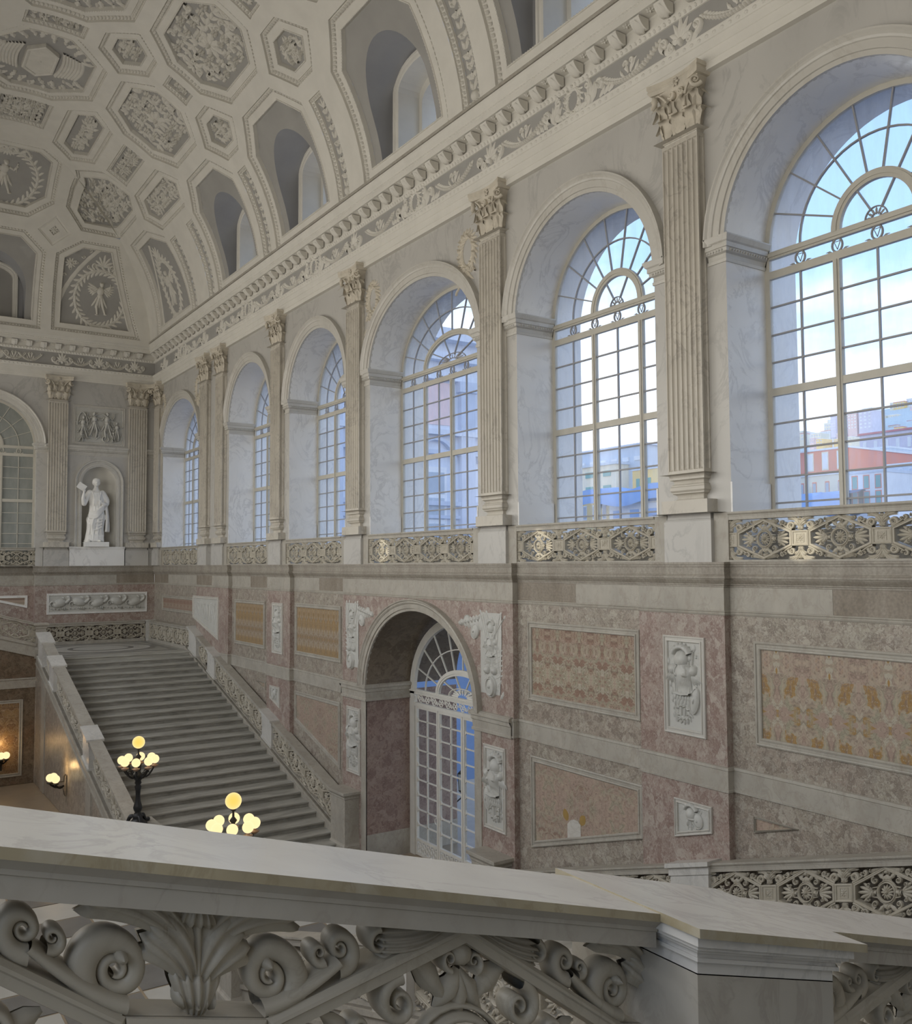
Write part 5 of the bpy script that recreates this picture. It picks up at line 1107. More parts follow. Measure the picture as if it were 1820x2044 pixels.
# mirrored near half
near_lab = {'staircase': 'marble staircase on the near side rising towards the camera below the foreground rail', 'rail_post': 'post of the wall rail on the near staircase, lower right of the photo', 'pierced_balustrade': 'pale pierced rail climbing along the window wall at the lower right', 'newel': 'marble newel with flat slab top at the foot of the near wall rail, right of the archway door'}
NEAR = {}
for o in far_things:
    if o.name.startswith(('upper_flight',)) or (o.name.startswith('pierced') and abs(o.rotation_euler.z-PI/2) > .1): continue
    if o.name.startswith('newel') and o.location.x < 5.67 and o.location.y > 30: continue
    c = copy_tree(o); c.location = (o.location.x, 2*CY-o.location.y, o.location.z)
    if abs(o.rotation_euler.z-PI/2) < .01: c.rotation_euler.z = -PI/2; c.scale = (1, -1, 1)
    else: c.scale = (1, -1, 1)
    lb = o['label']
    for a, b in (('far staircase', 'near staircase'), ('far landing', 'near landing'), ('farther globe', 'nearer globe'), ('rising from the hall floor to the near landing', 'on the near side, below the foreground rail'), ('left of the archway', 'right of the archway'), ('where the two landing balustrades meet', 'behind the camera on the near landing')): lb = lb.replace(a, b)
    if o.name.startswith('corner'): lb = 'corner post of the near landing balustrade by the window wall'
    c['label'] = lb
    if 'group' in c: c['group'] = c['group'].replace('far ', 'near ')

# ------------------------------------------------------------------ foreground: the rail of the flight the picture is taken from
FY = 1.80
def zf(x): return -.383-US*x
x0 = -1.25; L = 1.70-x0
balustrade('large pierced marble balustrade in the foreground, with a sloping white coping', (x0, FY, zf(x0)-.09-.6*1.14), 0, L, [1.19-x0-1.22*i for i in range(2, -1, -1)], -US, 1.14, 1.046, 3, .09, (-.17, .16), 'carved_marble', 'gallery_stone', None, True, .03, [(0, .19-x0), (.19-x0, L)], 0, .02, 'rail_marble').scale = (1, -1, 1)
x1 = 2.30; L = 5.4-x1
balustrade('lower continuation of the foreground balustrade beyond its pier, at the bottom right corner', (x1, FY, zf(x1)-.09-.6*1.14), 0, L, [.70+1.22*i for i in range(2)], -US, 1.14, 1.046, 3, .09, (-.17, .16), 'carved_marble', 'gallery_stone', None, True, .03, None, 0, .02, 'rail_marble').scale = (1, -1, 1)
t = thing('foreground_pier', 'big marble pier with a white sloping slab that breaks the foreground balustrade', 'pier', (2.0, FY, -2.4))
def fslab(m, xa, xb, ya, yb, d0, d1): xwall(m, ya, yb, xa, xb, lambda x: zf(x)+d1, lambda x: zf(x)+d0)
m = MB(); fslab(m, 1.735, 2.265, 1.57, 2.03, -1.2, -.115); part('shaft', m, 'gallery_stone', t)
m = MB()
for e, d0, d1 in ((.0, -.118, -.085), (.012, -.085, -.075), (.006, -.075, -.062), (.016, -.062, -.052), (.030, -.052, -.042), (.040, -.042, -.018)): fslab(m, 1.735-e, 2.265+e, 1.57-e, 2.03+e, d0, d1)
part('cornice', m, 'rail_marble', t)
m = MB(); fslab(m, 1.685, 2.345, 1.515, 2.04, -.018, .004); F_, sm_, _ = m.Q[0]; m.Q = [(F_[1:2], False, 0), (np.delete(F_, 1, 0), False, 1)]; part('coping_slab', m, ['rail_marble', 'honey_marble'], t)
c = thing('near_flight', 'steps of the upper flight that the foreground balustrade guards', 'staircase', (1.7, -.5, -3.2))
for i in range(15): m = MB(); x = 5.5-.5265*i; m.box(x-.5265, x, -3.7, 1.58, -3.35+.149*i, -3.15+.149*(i+1)); part('step', m, 'stair_marble', c)
m = MB(); xwall(m, 1.56, 1.95, -2.05, 5.5, lambda x: zf(x)-.70, lambda x: zf(x)-1.15); part('stringer', m, 'gallery_stone', c)
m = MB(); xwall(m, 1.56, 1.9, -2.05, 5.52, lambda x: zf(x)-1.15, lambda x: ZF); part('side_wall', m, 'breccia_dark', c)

# ------------------------------------------------------------------ candelabra and wall lamps
def globe(t, c, r, mat): m = MB(); m.ball(c, r, 20, 12); return part('globe', m, mat, t)
def lamp_light(t, p, e, r=.1):
    l = bpy.data.lights.new('lamp_glow', 'POINT'); l.energy = e; l.color = (1, .62, .25); l.shadow_soft_size = r; o = link('lamp_glow', l, t); o.location = Vector(p)-Vector(ORG[t.name])
def candelabrum(x, y, z, lab):
    t = thing('candelabrum', lab, 'candelabrum', (x, y, z), 'globe candelabra on the newels')
    m = MB(); m.lathe([(.0, 0), (.20, 0), (.21, .03), (.17, .06), (.12, .10), (.10, .14), (.12, .18), (.09, .22), (.06, .26), (.085, .31), (.10, .36), (.085, .42), (.06, .5), (.05, .62), (.055, .74), (.075, .82), (.05, .86), (.075, .90), (.06, .95), (.10, 1.0), (.13, 1.05), (.08, 1.10), (.04, 1.16), (.05, 1.22), (.035, 1.30), (.055, 1.36), (.03, 1.42), (.065, 1.47), (.02, 1.53), (.018, 1.62), (.05, 1.64), (0, 1.66)], 16, (x, y, z))
    part('stem', m, 'black_iron', t)
    for k in range(3):
        a = R(30+120*k); m = MB(); tt = np.linspace(0, 1, 9); d = np.array([math.cos(a), math.sin(a)])
        m.tube(np.stack([x+d[0]*(.10+.20*tt), y+d[1]*(.10+.20*tt), z+.16-.13*tt+.05*np.sin(tt*PI*2)], 1), .05-.02*tt, 7); m.ball((x+d[0]*.31, y+d[1]*.31, z+.035), .05, 8, 5); part('claw_foot', m, 'black_iron', t)
    for k in range(8):
        a = R(22.5+45*k); d = np.array([math.cos(a), math.sin(a)]); m = MB(); tt = np.linspace(0, 1, 10)
        m.tube(np.stack([x+d[0]*(.05+.29*tt), y+d[1]*(.05+.29*tt), z+1.06-.06*np.sin(tt*PI)+.20*tt**2], 1), .022, 6); sp, _ = spiralpath((.18, .08), .05, 0, 1.2, 1, 12, .3); m.tube(np.stack([x+d[0]*sp[:, 0], y+d[1]*sp[:, 0], z+1.04+sp[:, 1]], 1), .012, 5)
        ar = part('arm', m, 'black_iron', t)
        m = MB(); c = (x+d[0]*.35, y+d[1]*.35, z+1.22); m.lathe([(.0, 0), (.03, .01), (.075, .045), (.085, .06), (.04, .066), (.03, .10), (.04, .115), (0, .12)], 12, c); part('dish', m, 'brass_dish', ar)
        globe(t, (c[0], c[1], c[2]+.19), .095, 'globe_cream')
    globe(t, (x, y, z+1.79), .135, 'globe_amber'); lamp_light(t, (x, y, z+2.1), 8); return t
candelabrum(5.55, 21.15, -5.72, 'black iron candelabrum with a tall stem and eight small globes, farther one against the stairs')
candelabrum(5.50, 15.02, -5.72, 'nearer candelabrum with an amber top globe, half hidden by the foreground coping')
def bracket(p, nrm, lab):
    """wall lamp of three globes; p on the wall, nrm pointing out of it"""
    t = thing('wall_lamp', lab, 'wall lamp', p); n = np.array(nrm, float); a = np.array([-n[1], n[0], 0]); m = MB(); P = np.array(p)
    pr = [(0, -.36), (.03, -.34), (.05, -.2), (.10, -.10), (.25, -.04), (.36, .0), (.36, .05), (.05, .06), (.04, .20), (0, .26)]
    m.grid(np.array([[P+n*o+a*w*(.3 if abs(w) > .1 else 1)+np.array([0, 0, z]) for o, z in pr] for w in (-.08, -.04, .04, .08)]), smooth=False); part('bracket', m, 'black_iron', t)
    for k, (o, w, z) in enumerate(((.42, 0, .02), (.30, .17, .0), (.30, -.17, .0))):
        m = MB(); tt = np.linspace(0, 1, 8); m.tube(P+n*(.05+(o-.05)*tt)[:, None]+a*(w*tt)[:, None]+np.array([0, 0, 1.])*(-.06-.05*np.sin(tt*PI)+(z+.06)*tt**2)[:, None], .025, 6); c = P+n*o+a*w+np.array([0, 0, z])
        m.lathe([(.0, 0), (.03, .01), (.085, .04), (.09, .055), (.03, .065), (.03, .09), (0, .10)], 12, c); part('arm', m, 'black_iron', t); globe(t, c+np.array([0, 0, .19]), .115, 'globe_cream')
    lamp_light(t, P+n*.28+np.array([0, 0, .50]), 7, .12); return t
bracket((5.5, 28.8, -6.30), (-1, 0, 0), 'black wall lamp of three lit globes on the side wall of the far staircase')
bracket((4.45, 34.25, -6.45), (0, -1, 0), 'wall lamp with lit globes at the left edge, before the brown marble panel')
# ------------------------------------------------------------------ coved vault
VA, VB, VZ = 6.2, 5.9, 9.0; YE = 33.25; DEG = .1056                    # DEG: metres of arc per degree
def side_map(Y, s, d=0.):                                              # cove above the window wall; d > 0 goes up into the vault
    th = np.radians(s/DEG); return np.stack([XCW+(VA+d)*np.cos(th), Y, VZ+(VB+d)*np.sin(th)], 1)
def end_map(X, s, d=0.):
    th = np.radians(s/DEG); return np.stack([X, YE+(VA+d)*np.cos(th), VZ+(VB+d)*np.sin(th)], 1)
def corner_map(q, s, d=0.):                                            # q > 0 on the side cove, q < 0 on the end cove, 0 on the groin
    th = np.radians(s/DEG); c = VA*np.cos(th); x = XCW+c-np.maximum(-q, 0); y = YE+c-np.maximum(q, 0); z = VZ+VB*np.sin(th)
    w = np.clip(.5+q/1.6, 0, 1); n = np.stack([w*np.cos(th), (1-w)*np.cos(th), np.sin(th)], 1); n /= np.linalg.norm(n, axis=1)[:, None]
    return np.stack([x, y, z], 1)+n*np.asarray(d).reshape(-1, 1) if np.ndim(d) else np.stack([x, y, z], 1)+n*d
ceil = link('ceiling', None, None, (XCW, CY, VZ)); ORG['ceiling'] = (XCW, CY, VZ); ceil['kind'] = 'structure'
def P_(pts): return np.array([(a, t*DEG) for a, t in pts])
COFF = []                                                              # (kind, polygon, map)
LUN = [7.2, 12.5, 18.1, 23.75, 28.92]
for c in [12.5, 18.1, 23.78, 28.87]:
    k = 1.93 if c < 28 else 1.85
    COFF.append(('octagon', P_([(c-k, 52.3), (c-1.0, 44.5), (c+1.0, 44.5), (c+k, 52.3), (c+k, 62.7), (c+1.0, 70.4), (c-1.0, 70.4), (c-k, 62.7)]), side_map))
    k = 2.06; COFF.append(('shield', P_([(c-k, 83.5), (c-1.02, 74), (c+1.02, 74), (c+k, 83.5), (c+k, 96.5), (c+1.02, 106), (c-1.02, 106), (c-k, 96.5)]), side_map))
for c, w in ((15.3, 0), (21.15, 0), (26.37, 0), (32.48, .9)):
    for b, tp, md in ((35.3, 49.8, 42.5), (64.8, 79, 71.8)):
        COFF.append(('hexagon', P_([(c-1.25-w, md), (c-.46-w, b), (c+.46+w, b), (c+1.25+w, md), (c+.46+w, tp), (c-.46-w, tp)]), side_map))
    COFF.append(('rectangle', P_([(c-.35-w, 53.2), (c+.35+w, 53.2), (c+.35+w, 61.2), (c-.35-w, 61.2)]), side_map))
    e_ = min(c+.34+w, 33.12); COFF.append(('rectangle', P_([(c-.34-w, 82.5), (e_, 82.5), (e_, 97.6), (c-.34-w, 97.6)]), side_map))
    for u in ((0,) if not w else (-.98, .95)):
        COFF.append(('rib_panel', P_([(c+u-.33, 5.2), (c+u+.33, 5.2), (c+u+.33, 31.4), (c+u-.33, 31.4)]), side_map))
for c in LUN: COFF.append(('lunette', P_([(c-1.95, 4.6), (c+1.95, 4.6), (c+1.95, 32.4), (c+1.0, 40.6), (c-1.0, 40.6), (c-1.95, 32.4)]), side_map))
COFF.append(('oval_field', P_([(33.75, 5.0), (38.45, 5.0), (37.25, 40.3), (35.25, 40.3), (34.0, 34)]), side_map))
COFF.append(('lunette', P_([(XCW-1.85, 4.6), (XCW+1.85, 4.6), (XCW+1.85, 34.1), (XCW+1.0, 41.4), (XCW-1.0, 41.4), (XCW-1.85, 34.1)]), end_map))
for s in (1, -1):
    f = lambda L: P_([(XCW+s*(x-XCW), t) for x, t in (L if s > 0 else L[::-1])])
    COFF.append(('angel_field', f([(6.66, 5.0), (10.22, 5.0), (8.95, 41.3), (7.5, 41.3), (6.62, 34.7)]), end_map))
    COFF.append(('diamond', f([(5.86, 42.6), (6.45, 37.0), (7.06, 42.9), (6.45, 49.4)]), end_map))
COFF.append(('round_field', P_([(XCW+1.1, 78.2), (XCW-1.1, 78.2), (XCW-1.8, 72.6), (XCW-1.85, 53.7), (XCW-1.03, 46.3), (XCW+1.03, 46.3), (XCW+1.85, 53.7), (XCW+1.8, 72.6)]), end_map))
OCT3 = P_([(.37, 69.2), (-.19, 66.6), (-.65, 62.3), (-1.04, 58.1), (-1.43, 53.8), (-1.45, 49.3), (-1.45, 44.8), (-.5, 44.6), (.48, 44.2), (2.57, 44.2), (3.32, 51.1), (2.72, 57.0), (2.18, 62.0), (1.30, 65.7)]); COFF.append(('corner_octagon', OCT3, corner_map))
# plain vault surfaces with the coffers cut out
def side_domain():
    ss = np.arange(3.0, 90.1, 3)*DEG; g = [(YE+VA*math.cos(R(s/DEG)), s) for s in ss]
    return g
g = side_domain(); groin = np.array(g)
def clip_q(poly, keep):                                                # the part of the corner octagon on one side of the groin
    out = []; n = len(poly); p = np.vstack([subdiv([poly[i], poly[(i+1) % n]], .3, False)[:-1] for i in range(n)])
    for i in range(len(p)):
        a, b = p[i], p[(i+1) % len(p)]
        if a[0]*keep >= 0: out.append(a)
        if (a[0] > 0) != (b[0] > 0): t = a[0]/(a[0]-b[0]); out.append(a+(b-a)*t)
    return np.array(out)
def qhole(keep):
    p = clip_q(OCT3, keep); base = YE if keep > 0 else XCW; c = VA*np.cos(np.radians(p[:, 1]/DEG))
    return np.column_stack([base+c-np.abs(p[:, 0]), p[:, 1]])
mb = MB(); Y0 = 4.0
hs = [subdiv(p, .35) for k, p, f in COFF if f is side_map and p[:, 0].min() > Y0]+[qhole(1)]
outer = np.vstack([subdiv([(Y0, 3*DEG), tuple(groin[0])], .6, False), groin[1:], subdiv([(YE, 90*DEG), (YE, 90.0*DEG)], 1, False)[:0], [(YE-VA*math.cos(R(t)), t*DEG) for t in range(93, 112, 3)], subdiv([(YE-VA*math.cos(R(112)), 112*DEG), (Y0, 112*DEG), (Y0, 3*DEG)], .6, False)[:-1]])
V, F = cdt(outer, hs, .40); mb.add(side_map(V[:, 0], V[:, 1]), F); part('cove', mb, 'plaster_white', ceil)
mb = MB(); hs = [subdiv(p, .35) for k, p, f in COFF if f is end_map]+[qhole(-1)]
gr = np.column_stack([groin[:, 0]-YE+XCW, groin[:, 1]]); gl = np.column_stack([2*XCW-gr[:, 0], gr[:, 1]])
outer = np.vstack([subdiv([tuple(gl[0]), tuple(gr[0])], .6, False)[:-1], gr[:-1], gl[::-1][:-1]])
V, F = cdt(outer, hs, .40); mb.add(end_map(V[:, 0], V[:, 1]), F); part('cove', mb, 'plaster_white', ceil)
mb = MB(); yy = np.linspace(YNR, YF, 60); th = np.arange(112, 178, 4)*DEG                       # unseen left half
mb.grid(np.array([side_map(np.clip(yy, YNR, YE+VA*abs(math.cos(R(t/DEG)))), np.full(60, t)) for t in th]))
mb.grid(np.array([side_map(np.linspace(YNR, Y0, 6), np.full(6, t)) for t in np.arange(3, 113, 4)*DEG])); part('cove', mb, 'plaster_white', ceil)

def on_map(f, m): q = MB(); q.extend(m, lambda V: f(V[:, 0], V[:, 1], -V[:, 2])); return q        # h > 0 comes down towards the room
def rings(mbs, poly, prof, f, step=.3):
    base = None; rows = []
    n = len(poly)
    for ins, dep in prof:
        p = inset(poly, ins); p = np.vstack([np.linspace(p[i], p[(i+1) % n], kk, endpoint=False) for i, kk in enumerate(cnt)]); rows.append(f(p[:, 0], p[:, 1], np.full(len(p), dep)))
    mbs.grid(np.stack(rows), cv=True, smooth=False)
seed = 0
for kind, poly, f in COFF:
    if f is side_map and poly[:, 0].min() < 9: 
        if kind != 'lunette': continue
    poly = ccw(poly); n = len(poly); seed += 1
    cnt = [max(1, int(np.linalg.norm(poly[(i+1) % n]-poly[i])/.3)) for i in range(n)]
    small = kind in ('rectangle', 'rib_panel'); field = kind in ('lunette', 'oval_field', 'angel_field')
    if small: w = (.015, .10, .13, .13, .135); prof = [(0, 0), (.01, 0), (.015, .05), (.10, .08), (.11, .08), (.115, .14)]; iw = .115; dp = .14
    elif kind == 'diamond': prof = [(0, 0), (.015, .03), (.08, .05), (.09, .05), (.10, .03), (.30, .03), (.31, .08)]; iw = .31; dp = .08
    else: prof = [(0, 0), (.012, .0), (.018, .07), (.135, .125), (.145, .125), (.15, .09), (.32, .09), (.328, .065), (.35, .07), (.365, .19)]; iw = .365; dp = .19
    cf = link(kind+'_coffer' if not kind.endswith('field') and kind != 'rib_panel' else kind, None, ceil, (0, 0, 0)); ORG[cf.name] = ORG['ceiling']
    m = MB(); rings(m, poly, prof, f); part('molding', m, 'plaster_white', cf)
    m = MB(); e = inset(poly, .075 if not small else .058); b = subdiv(e, .115)                          # egg-and-dart
    if kind != 'diamond':
        for p, q in zip(b, np.roll(b, -1, 0)):
            a = math.degrees(math.atan2(*(q-p)[::-1])); dome(m, p, .043, .05 if not small else .035, .07, a, 6, 2, -.10 if not small else -.07); 
    b = subdiv(inset(poly, iw-.02), .075)
    for p in b: dome(m, p, .02, .02, .03, 0, 4, 1, -.075 if not small else -.08)
    if m.n: o = part('egg_and_dart', on_map(f, m), 'plaster_white', cf); o['kind'] = 'stuff'
    inn = inset(poly, iw); hole = None
    if kind == 'lunette':
        c = poly[:, 0].mean(); zz = 10.95; av = np.vstack([[(c-1.25, VZ+.45)], arc((c, zz), 1.25, 180, 0, 24), [(c+1.25, VZ+.45)]])
        s_of = lambda z: np.degrees(np.arcsin(np.clip((z-VZ)/(VB+dp), -1, 1)))*DEG
        av = np.vstack([subdiv(av[:2], .4, False)[:-1], av[1:-1], subdiv(av[-2:], .4, False)[1:]])
        hole = np.column_stack([av[:, 0], s_of(av[:, 1])])
        inn2 = inn.copy(); hole[0, 1] = hole[-1, 1] = inn[:, 1].min()+.004
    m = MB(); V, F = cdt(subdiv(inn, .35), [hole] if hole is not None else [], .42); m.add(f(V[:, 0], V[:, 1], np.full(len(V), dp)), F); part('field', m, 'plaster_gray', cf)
    o = MB()
    if kind in ('octagon', 'hexagon', 'rectangle', 'corner_octagon'): foliage(o, inset(inn, .0), .10, seed, {'octagon': .30, 'corner_octagon': .29, 'hexagon': .22, 'rectangle': .17}[kind] if kind != 'hexagon' or poly[:, 0].ptp() < 3 else .26)
    if kind == 'diamond': c = poly.mean(0); rosette(o, c, .17, .06, 8)
    if kind == 'rib_panel':
        c = poly[:, 0].mean(); s0, s1 = inn[:, 1].min(), inn[:, 1].max(); k = 0
        dome(o, (c, s0+.12), .13, .12, .09, 0, 10, 3)
        for s in np.arange(s0+.25, s1-.25, .21):
            k += 1; L = (s-s0)/(s1-s0)
            for sg in (-1, 1): leaf(o, (c, s), 90-sg*42, .26*(1-.3*L), .11, .055, sg*35*(1 if k % 2 else -1), 2, 7, 4)
            (rosette(o, (c, s+.06), .10*(1-.3*L), .07, 6, 0, 4, 3) if k % 3 == 0 else volute(o, (c+(.05 if k % 2 else -.05), s+.05), .085, 90, 1.3, 1 if k % 2 else -1, .055, 12, .22, 3))
        for a in (-35, 0, 35): leaf(o, (c, s1-.25), 90+a, .26, .08, .05, a*.5, 1, 6, 4)
    if kind == 'shield':
        c = poly.mean(0); hp = np.array([(-.95, 0), (-.55, .42), (.55, .42), (.95, 0), (.55, -.42), (-.55, -.42)]); V2, F2 = cdt(hp+c); o.add(np.column_stack([V2, np.full(len(V2), .09)]), F2, False); sweep2(o, [(0, 0), (0, .12), (.04, .14), (.09, .12), (.10, .09)], ccw(hp+c), True)
        ribbon(o, [c+(-.5, .3), c+(0, 0), c+(.5, .3)], .02, .11, 3); ribbon(o, [c+(-.5, -.3), c+(0, 0), c+(.5, -.3)], .02, .11, 3); dome(o, c, .08, .08, .13)
        for s in (-1, 1):
            for k in range(7): ribbon(o, np.stack([np.linspace(-.75, .75, 12)*(1-.04*k)+c[0], c[1]+s*(.50+.085*k+.10*np.cos(np.linspace(-1.4, 1.4, 12)))], 1), .10, .075-.006*k, 3)
            for k in range(22):
                a = R(-62+124*k/21)*1.0; rr = 1.22+.16*(k % 3); p = (c[0]+s*rr*math.cos(a)*1.02, c[1]+.92*rr*math.sin(a)); leaf(o, p, math.degrees(math.atan2(math.sin(a), s*math.cos(a)))+(-25 if k % 2 else 25), .36, .15, .07, 30*(1 if k % 2 else -1), 3, 7, 5); 
                if k % 2: dome(o, p, .06, .06, .09, 0, 6, 2)
    if kind in ('angel_field', 'round_field', 'oval_field'):
        s_ = {'angel_field': (poly[:, 0].mean()+(.28 if poly[:, 0].mean() > XCW else -.28)*0, 19.4), 'round_field': (XCW, 60), 'oval_field': (36.0, 19.0)}[kind]; c = np.array([s_[0], s_[1]*DEG]); 
        if kind == 'angel_field': c[0] = XCW+(8.50-XCW)*(1 if c[0] > XCW else -1)
        r = {'angel_field': .98, 'round_field': 1.15, 'oval_field': .78}[kind]; ry = {'angel_field': 1.12, 'round_field': 1.25, 'oval_field': 1.15}[kind]
        wreath(o, c, r, .20, .07, 30, ry); ringorn(o, c, r, .10, .05, 36, ry)
        if kind != 'round_field': figure_pts = None
        figure(o, c, ry*1.25, wings=kind != 'round_field') if 'figure' in globals() else None
        if kind == 'angel_field':
            for k in range(7): leaf(o, (c[0], c[1]+1.30), 90+(k-3)*24, .50-.05*abs(k-3), .12, .06, (k-3)*12, 1, 7, 4)
            for s in (-1, 1): volute(o, (c[0]+s*.32, c[1]+1.30), .16, -90, 1.5, s, .06, 16, .2, 3); volute(o, (c[0]+s*.55, c[1]+1.22), .09, -90, 1.4, s, .05, 14, .2, 3)
            bow(o, (c[0], c[1]-1.32), .62, .05)
            e = inset(poly, iw+.02); s = 1 if c[0] > XCW else -1                      # plain arched band over the figure
            t = np.linspace(0, 1, 16)
            if s > 0: pass
            L = np.stack([c[0]-s*(1.72-.0*t)+s*(1.72-.15)*(t**1.9), .55+(39.0*DEG-.55)*t**.92], 1); ribbon(o, L, .16, .03, 2)
            rosette(o, (c[0]-s*1.25, c[1]+1.25), .22, .07, 10)
            for k in range(5): volute(o, (c[0]-s*(1.45-.22*k), c[1]+.75+.28*k), .10, 60*k, 1.3, s, .05, 12, .22, 3)
        if kind == 'oval_field':
            bow(o, (c[0], c[1]-1.35), .5, .05)
            for k in range(5): leaf(o, (c[0], c[1]+1.2), 90+(k-2)*24, .45, .12, .06, (k-2)*12, 1, 7, 4)
            t = np.linspace(0, 1, 16); ribbon(o, np.stack([38.05-1.75*t**1.9-.15, .55+(36*DEG-.55)*t], 1), .15, .03, 2)
        if kind == 'round_field': bow(o, (c[0], c[1]+1.35), .5, .05)
    if o.n: part('relief', on_map(f, MB_shift(o, -dp) if False else o), 'stucco', cf) if False else part('relief', (lambda q: (q.extend(o, lambda V: f(V[:, 0], V[:, 1], dp-V[:, 2])), q)[1])(MB()), 'stucco', cf)
    if kind == 'lunette':                                                # groined cut towards the clerestory window
        side = f is side_map; c = poly[:, 0].mean(); xs = (XCW+(VA+dp)*np.sqrt(np.clip(1-((av[:, 1]-VZ)/(VB+dp))**2, 0, 1))) if side else (YE+(VA+dp)*np.sqrt(np.clip(1-((av[:, 1]-VZ)/(VB+dp))**2, 0, 1)))
        xb = XW+.02 if side else YF+.02
        g3 = (lambda x, av: np.stack([x, av[:, 0], av[:, 1]], 1)) if side else (lambda x, av: np.stack([av[:, 0], x, av[:, 1]], 1))
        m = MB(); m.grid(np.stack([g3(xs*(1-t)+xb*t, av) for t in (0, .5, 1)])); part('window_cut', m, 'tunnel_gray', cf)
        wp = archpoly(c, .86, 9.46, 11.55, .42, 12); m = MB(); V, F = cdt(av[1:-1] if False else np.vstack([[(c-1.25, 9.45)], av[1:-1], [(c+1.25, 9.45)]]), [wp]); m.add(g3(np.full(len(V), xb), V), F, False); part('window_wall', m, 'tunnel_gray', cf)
        m = MB(); pth = wp[::-1]; sweep2(m, [(0, 0), (0, .05), (-.04, .07), (-.10, .07), (-.12, .10), (-.18, .10), (-.19, 0)], pth); q = MB(); q.extend(m, lambda V: g3(xb-V[:, 2], V[:, :2])); part('window_surround', q, 'plaster_white', cf)
        m = MB(); m.grid(np.stack([g3(np.full(len(wp), xb+t), (wp-(c, 10.5))*k+(c, 10.5)) for t, k in ((0, 1), (.55, 1), (.56, .86), (1.2, .86))]), smooth=False); part('window_reveal', m, 'plaster_white', cf)
        if side:
            V, F = cdt((wp-(c, 10.5))*.86+(c, 10.5)); m = MB(); m.add(g3(np.full(len(V), xb+1.1), V), F, False); part('pane', m, 'gate_glass', cf)
        else:
            V, F = cdt(wp); m = MB(); m.add(g3(np.full(len(V), xb+.12), V), F, False); part('blind_panel', m, 'plaster_gray', cf)

mb = MB(); mb.box(XL-1, XO+.2, YNR-.5, 41.2, 15.6, 15.8); mb.box(XL-1, XO+.2, 41.0, 41.2, 9.4, 15.7); mb.box(XL-1, XO+.2, YNR-.5, YNR-.3, 9.4, 15.7); mb.box(XL-1, XL-.8, YNR-.5, 41.2, 9.4, 15.7)
struct('roof', mb, 'tunnel_gray', ceil)  # unseen shell added over the vault to block sky leaks
# ------------------------------------------------------------------ far wall above the string course
mb = MB(); NC, NHW, NZS = 8.74, .68, 3.44
apf = archpoly(XCW, 1.87, .02, ZS, 1.87, 30); npoly = archpoly(NC, NHW, .78, NZS, NHW, 24)
V, F = cdt([(XL, .0), (11.02, .0), (11.02, 9.6), (XL, 9.6)], [apf, npoly]); mb.add(np.stack([V[:, 0], np.full(len(V), YF), V[:, 1]], 1), F, False)
part('upper_facing', mb, 'wall_marble', wf)
m = MB(); m.grid(np.stack([np.stack([apf[:, 0], np.full(len(apf), y), apf[:, 1]], 1) for y in (YF, YF+.32)])); part('reveal', m, 'wall_marble', wf)
m = MB(); sweep2(m, [(0, -.02), (0, .045), (-.07, .05), (-.075, .075), (-.19, .08), (-.20, .10), (-.27, .11), (-.30, .14), (-.33, .14), (-.335, -.02)], np.vstack([[(XCW+1.87, ZS)], arc((XCW, ZS), 1.87, 0, 180, 40)[1:]])); q = MB(); q.extend(m, lambda V: np.stack([V[:, 0], YF-V[:, 2], V[:, 1]], 1)); part('archivolt', q, 'ivory_marble', wf)
IMP = [(-.01, 4.56), (.02, 4.56), (.025, 4.61), (.01, 4.62), (.01, 4.69), (.06, 4.71), (.065, 4.765), (.085, 4.77), (.085, 4.84), (.11, 4.86), (.14, 4.93), (.14, 4.95), (-.01, 4.95)]
for pth in ([(6.72, YF), (XCW+1.87, YF), (XCW+1.87, YF+.3)], [(9.89, YF), (7.46, YF)], [(11.0, YF), (10.63, YF)]):
    m = MB(); mould(m, IMP, pth); L = subdiv(pth, .062, False)
    for a, b in zip(L[:-1], L[1:]):
        d = (b-a)/np.linalg.norm(b-a); p = (a+b)/2+np.array([-d[1], d[0]])*.065; m.ball((p[0], p[1], 4.735), .022, 6, 4)
    part('impost', m, 'ivory_marble', wf)
# blind window: same bars over opaque dark glass
bw = link('window_7', None, None, (XCW, YF+.32, 0)); bw['kind'] = 'structure'; ORG[bw.name] = (XCW, YF+.32, 0)
for nm, m, mi in window_mesh_parts(1.87, 1.87, [-1.25, -.625, 0, .625, 1.25], [-.625, .625]):
    q = MB(); q.extend(m, lambda V: np.stack([V[:, 0]+XCW, YF+.32-V[:, 2], V[:, 1]], 1)); part(nm, q, ('window_paint', 'window_paint', 'blind_glass')[mi], bw)
m = MB(); m.box(XCW-1.95, XCW+1.95, YF+.36, YF+.4, 0, 6.8); part('backing', m, 'dark_void', bw)
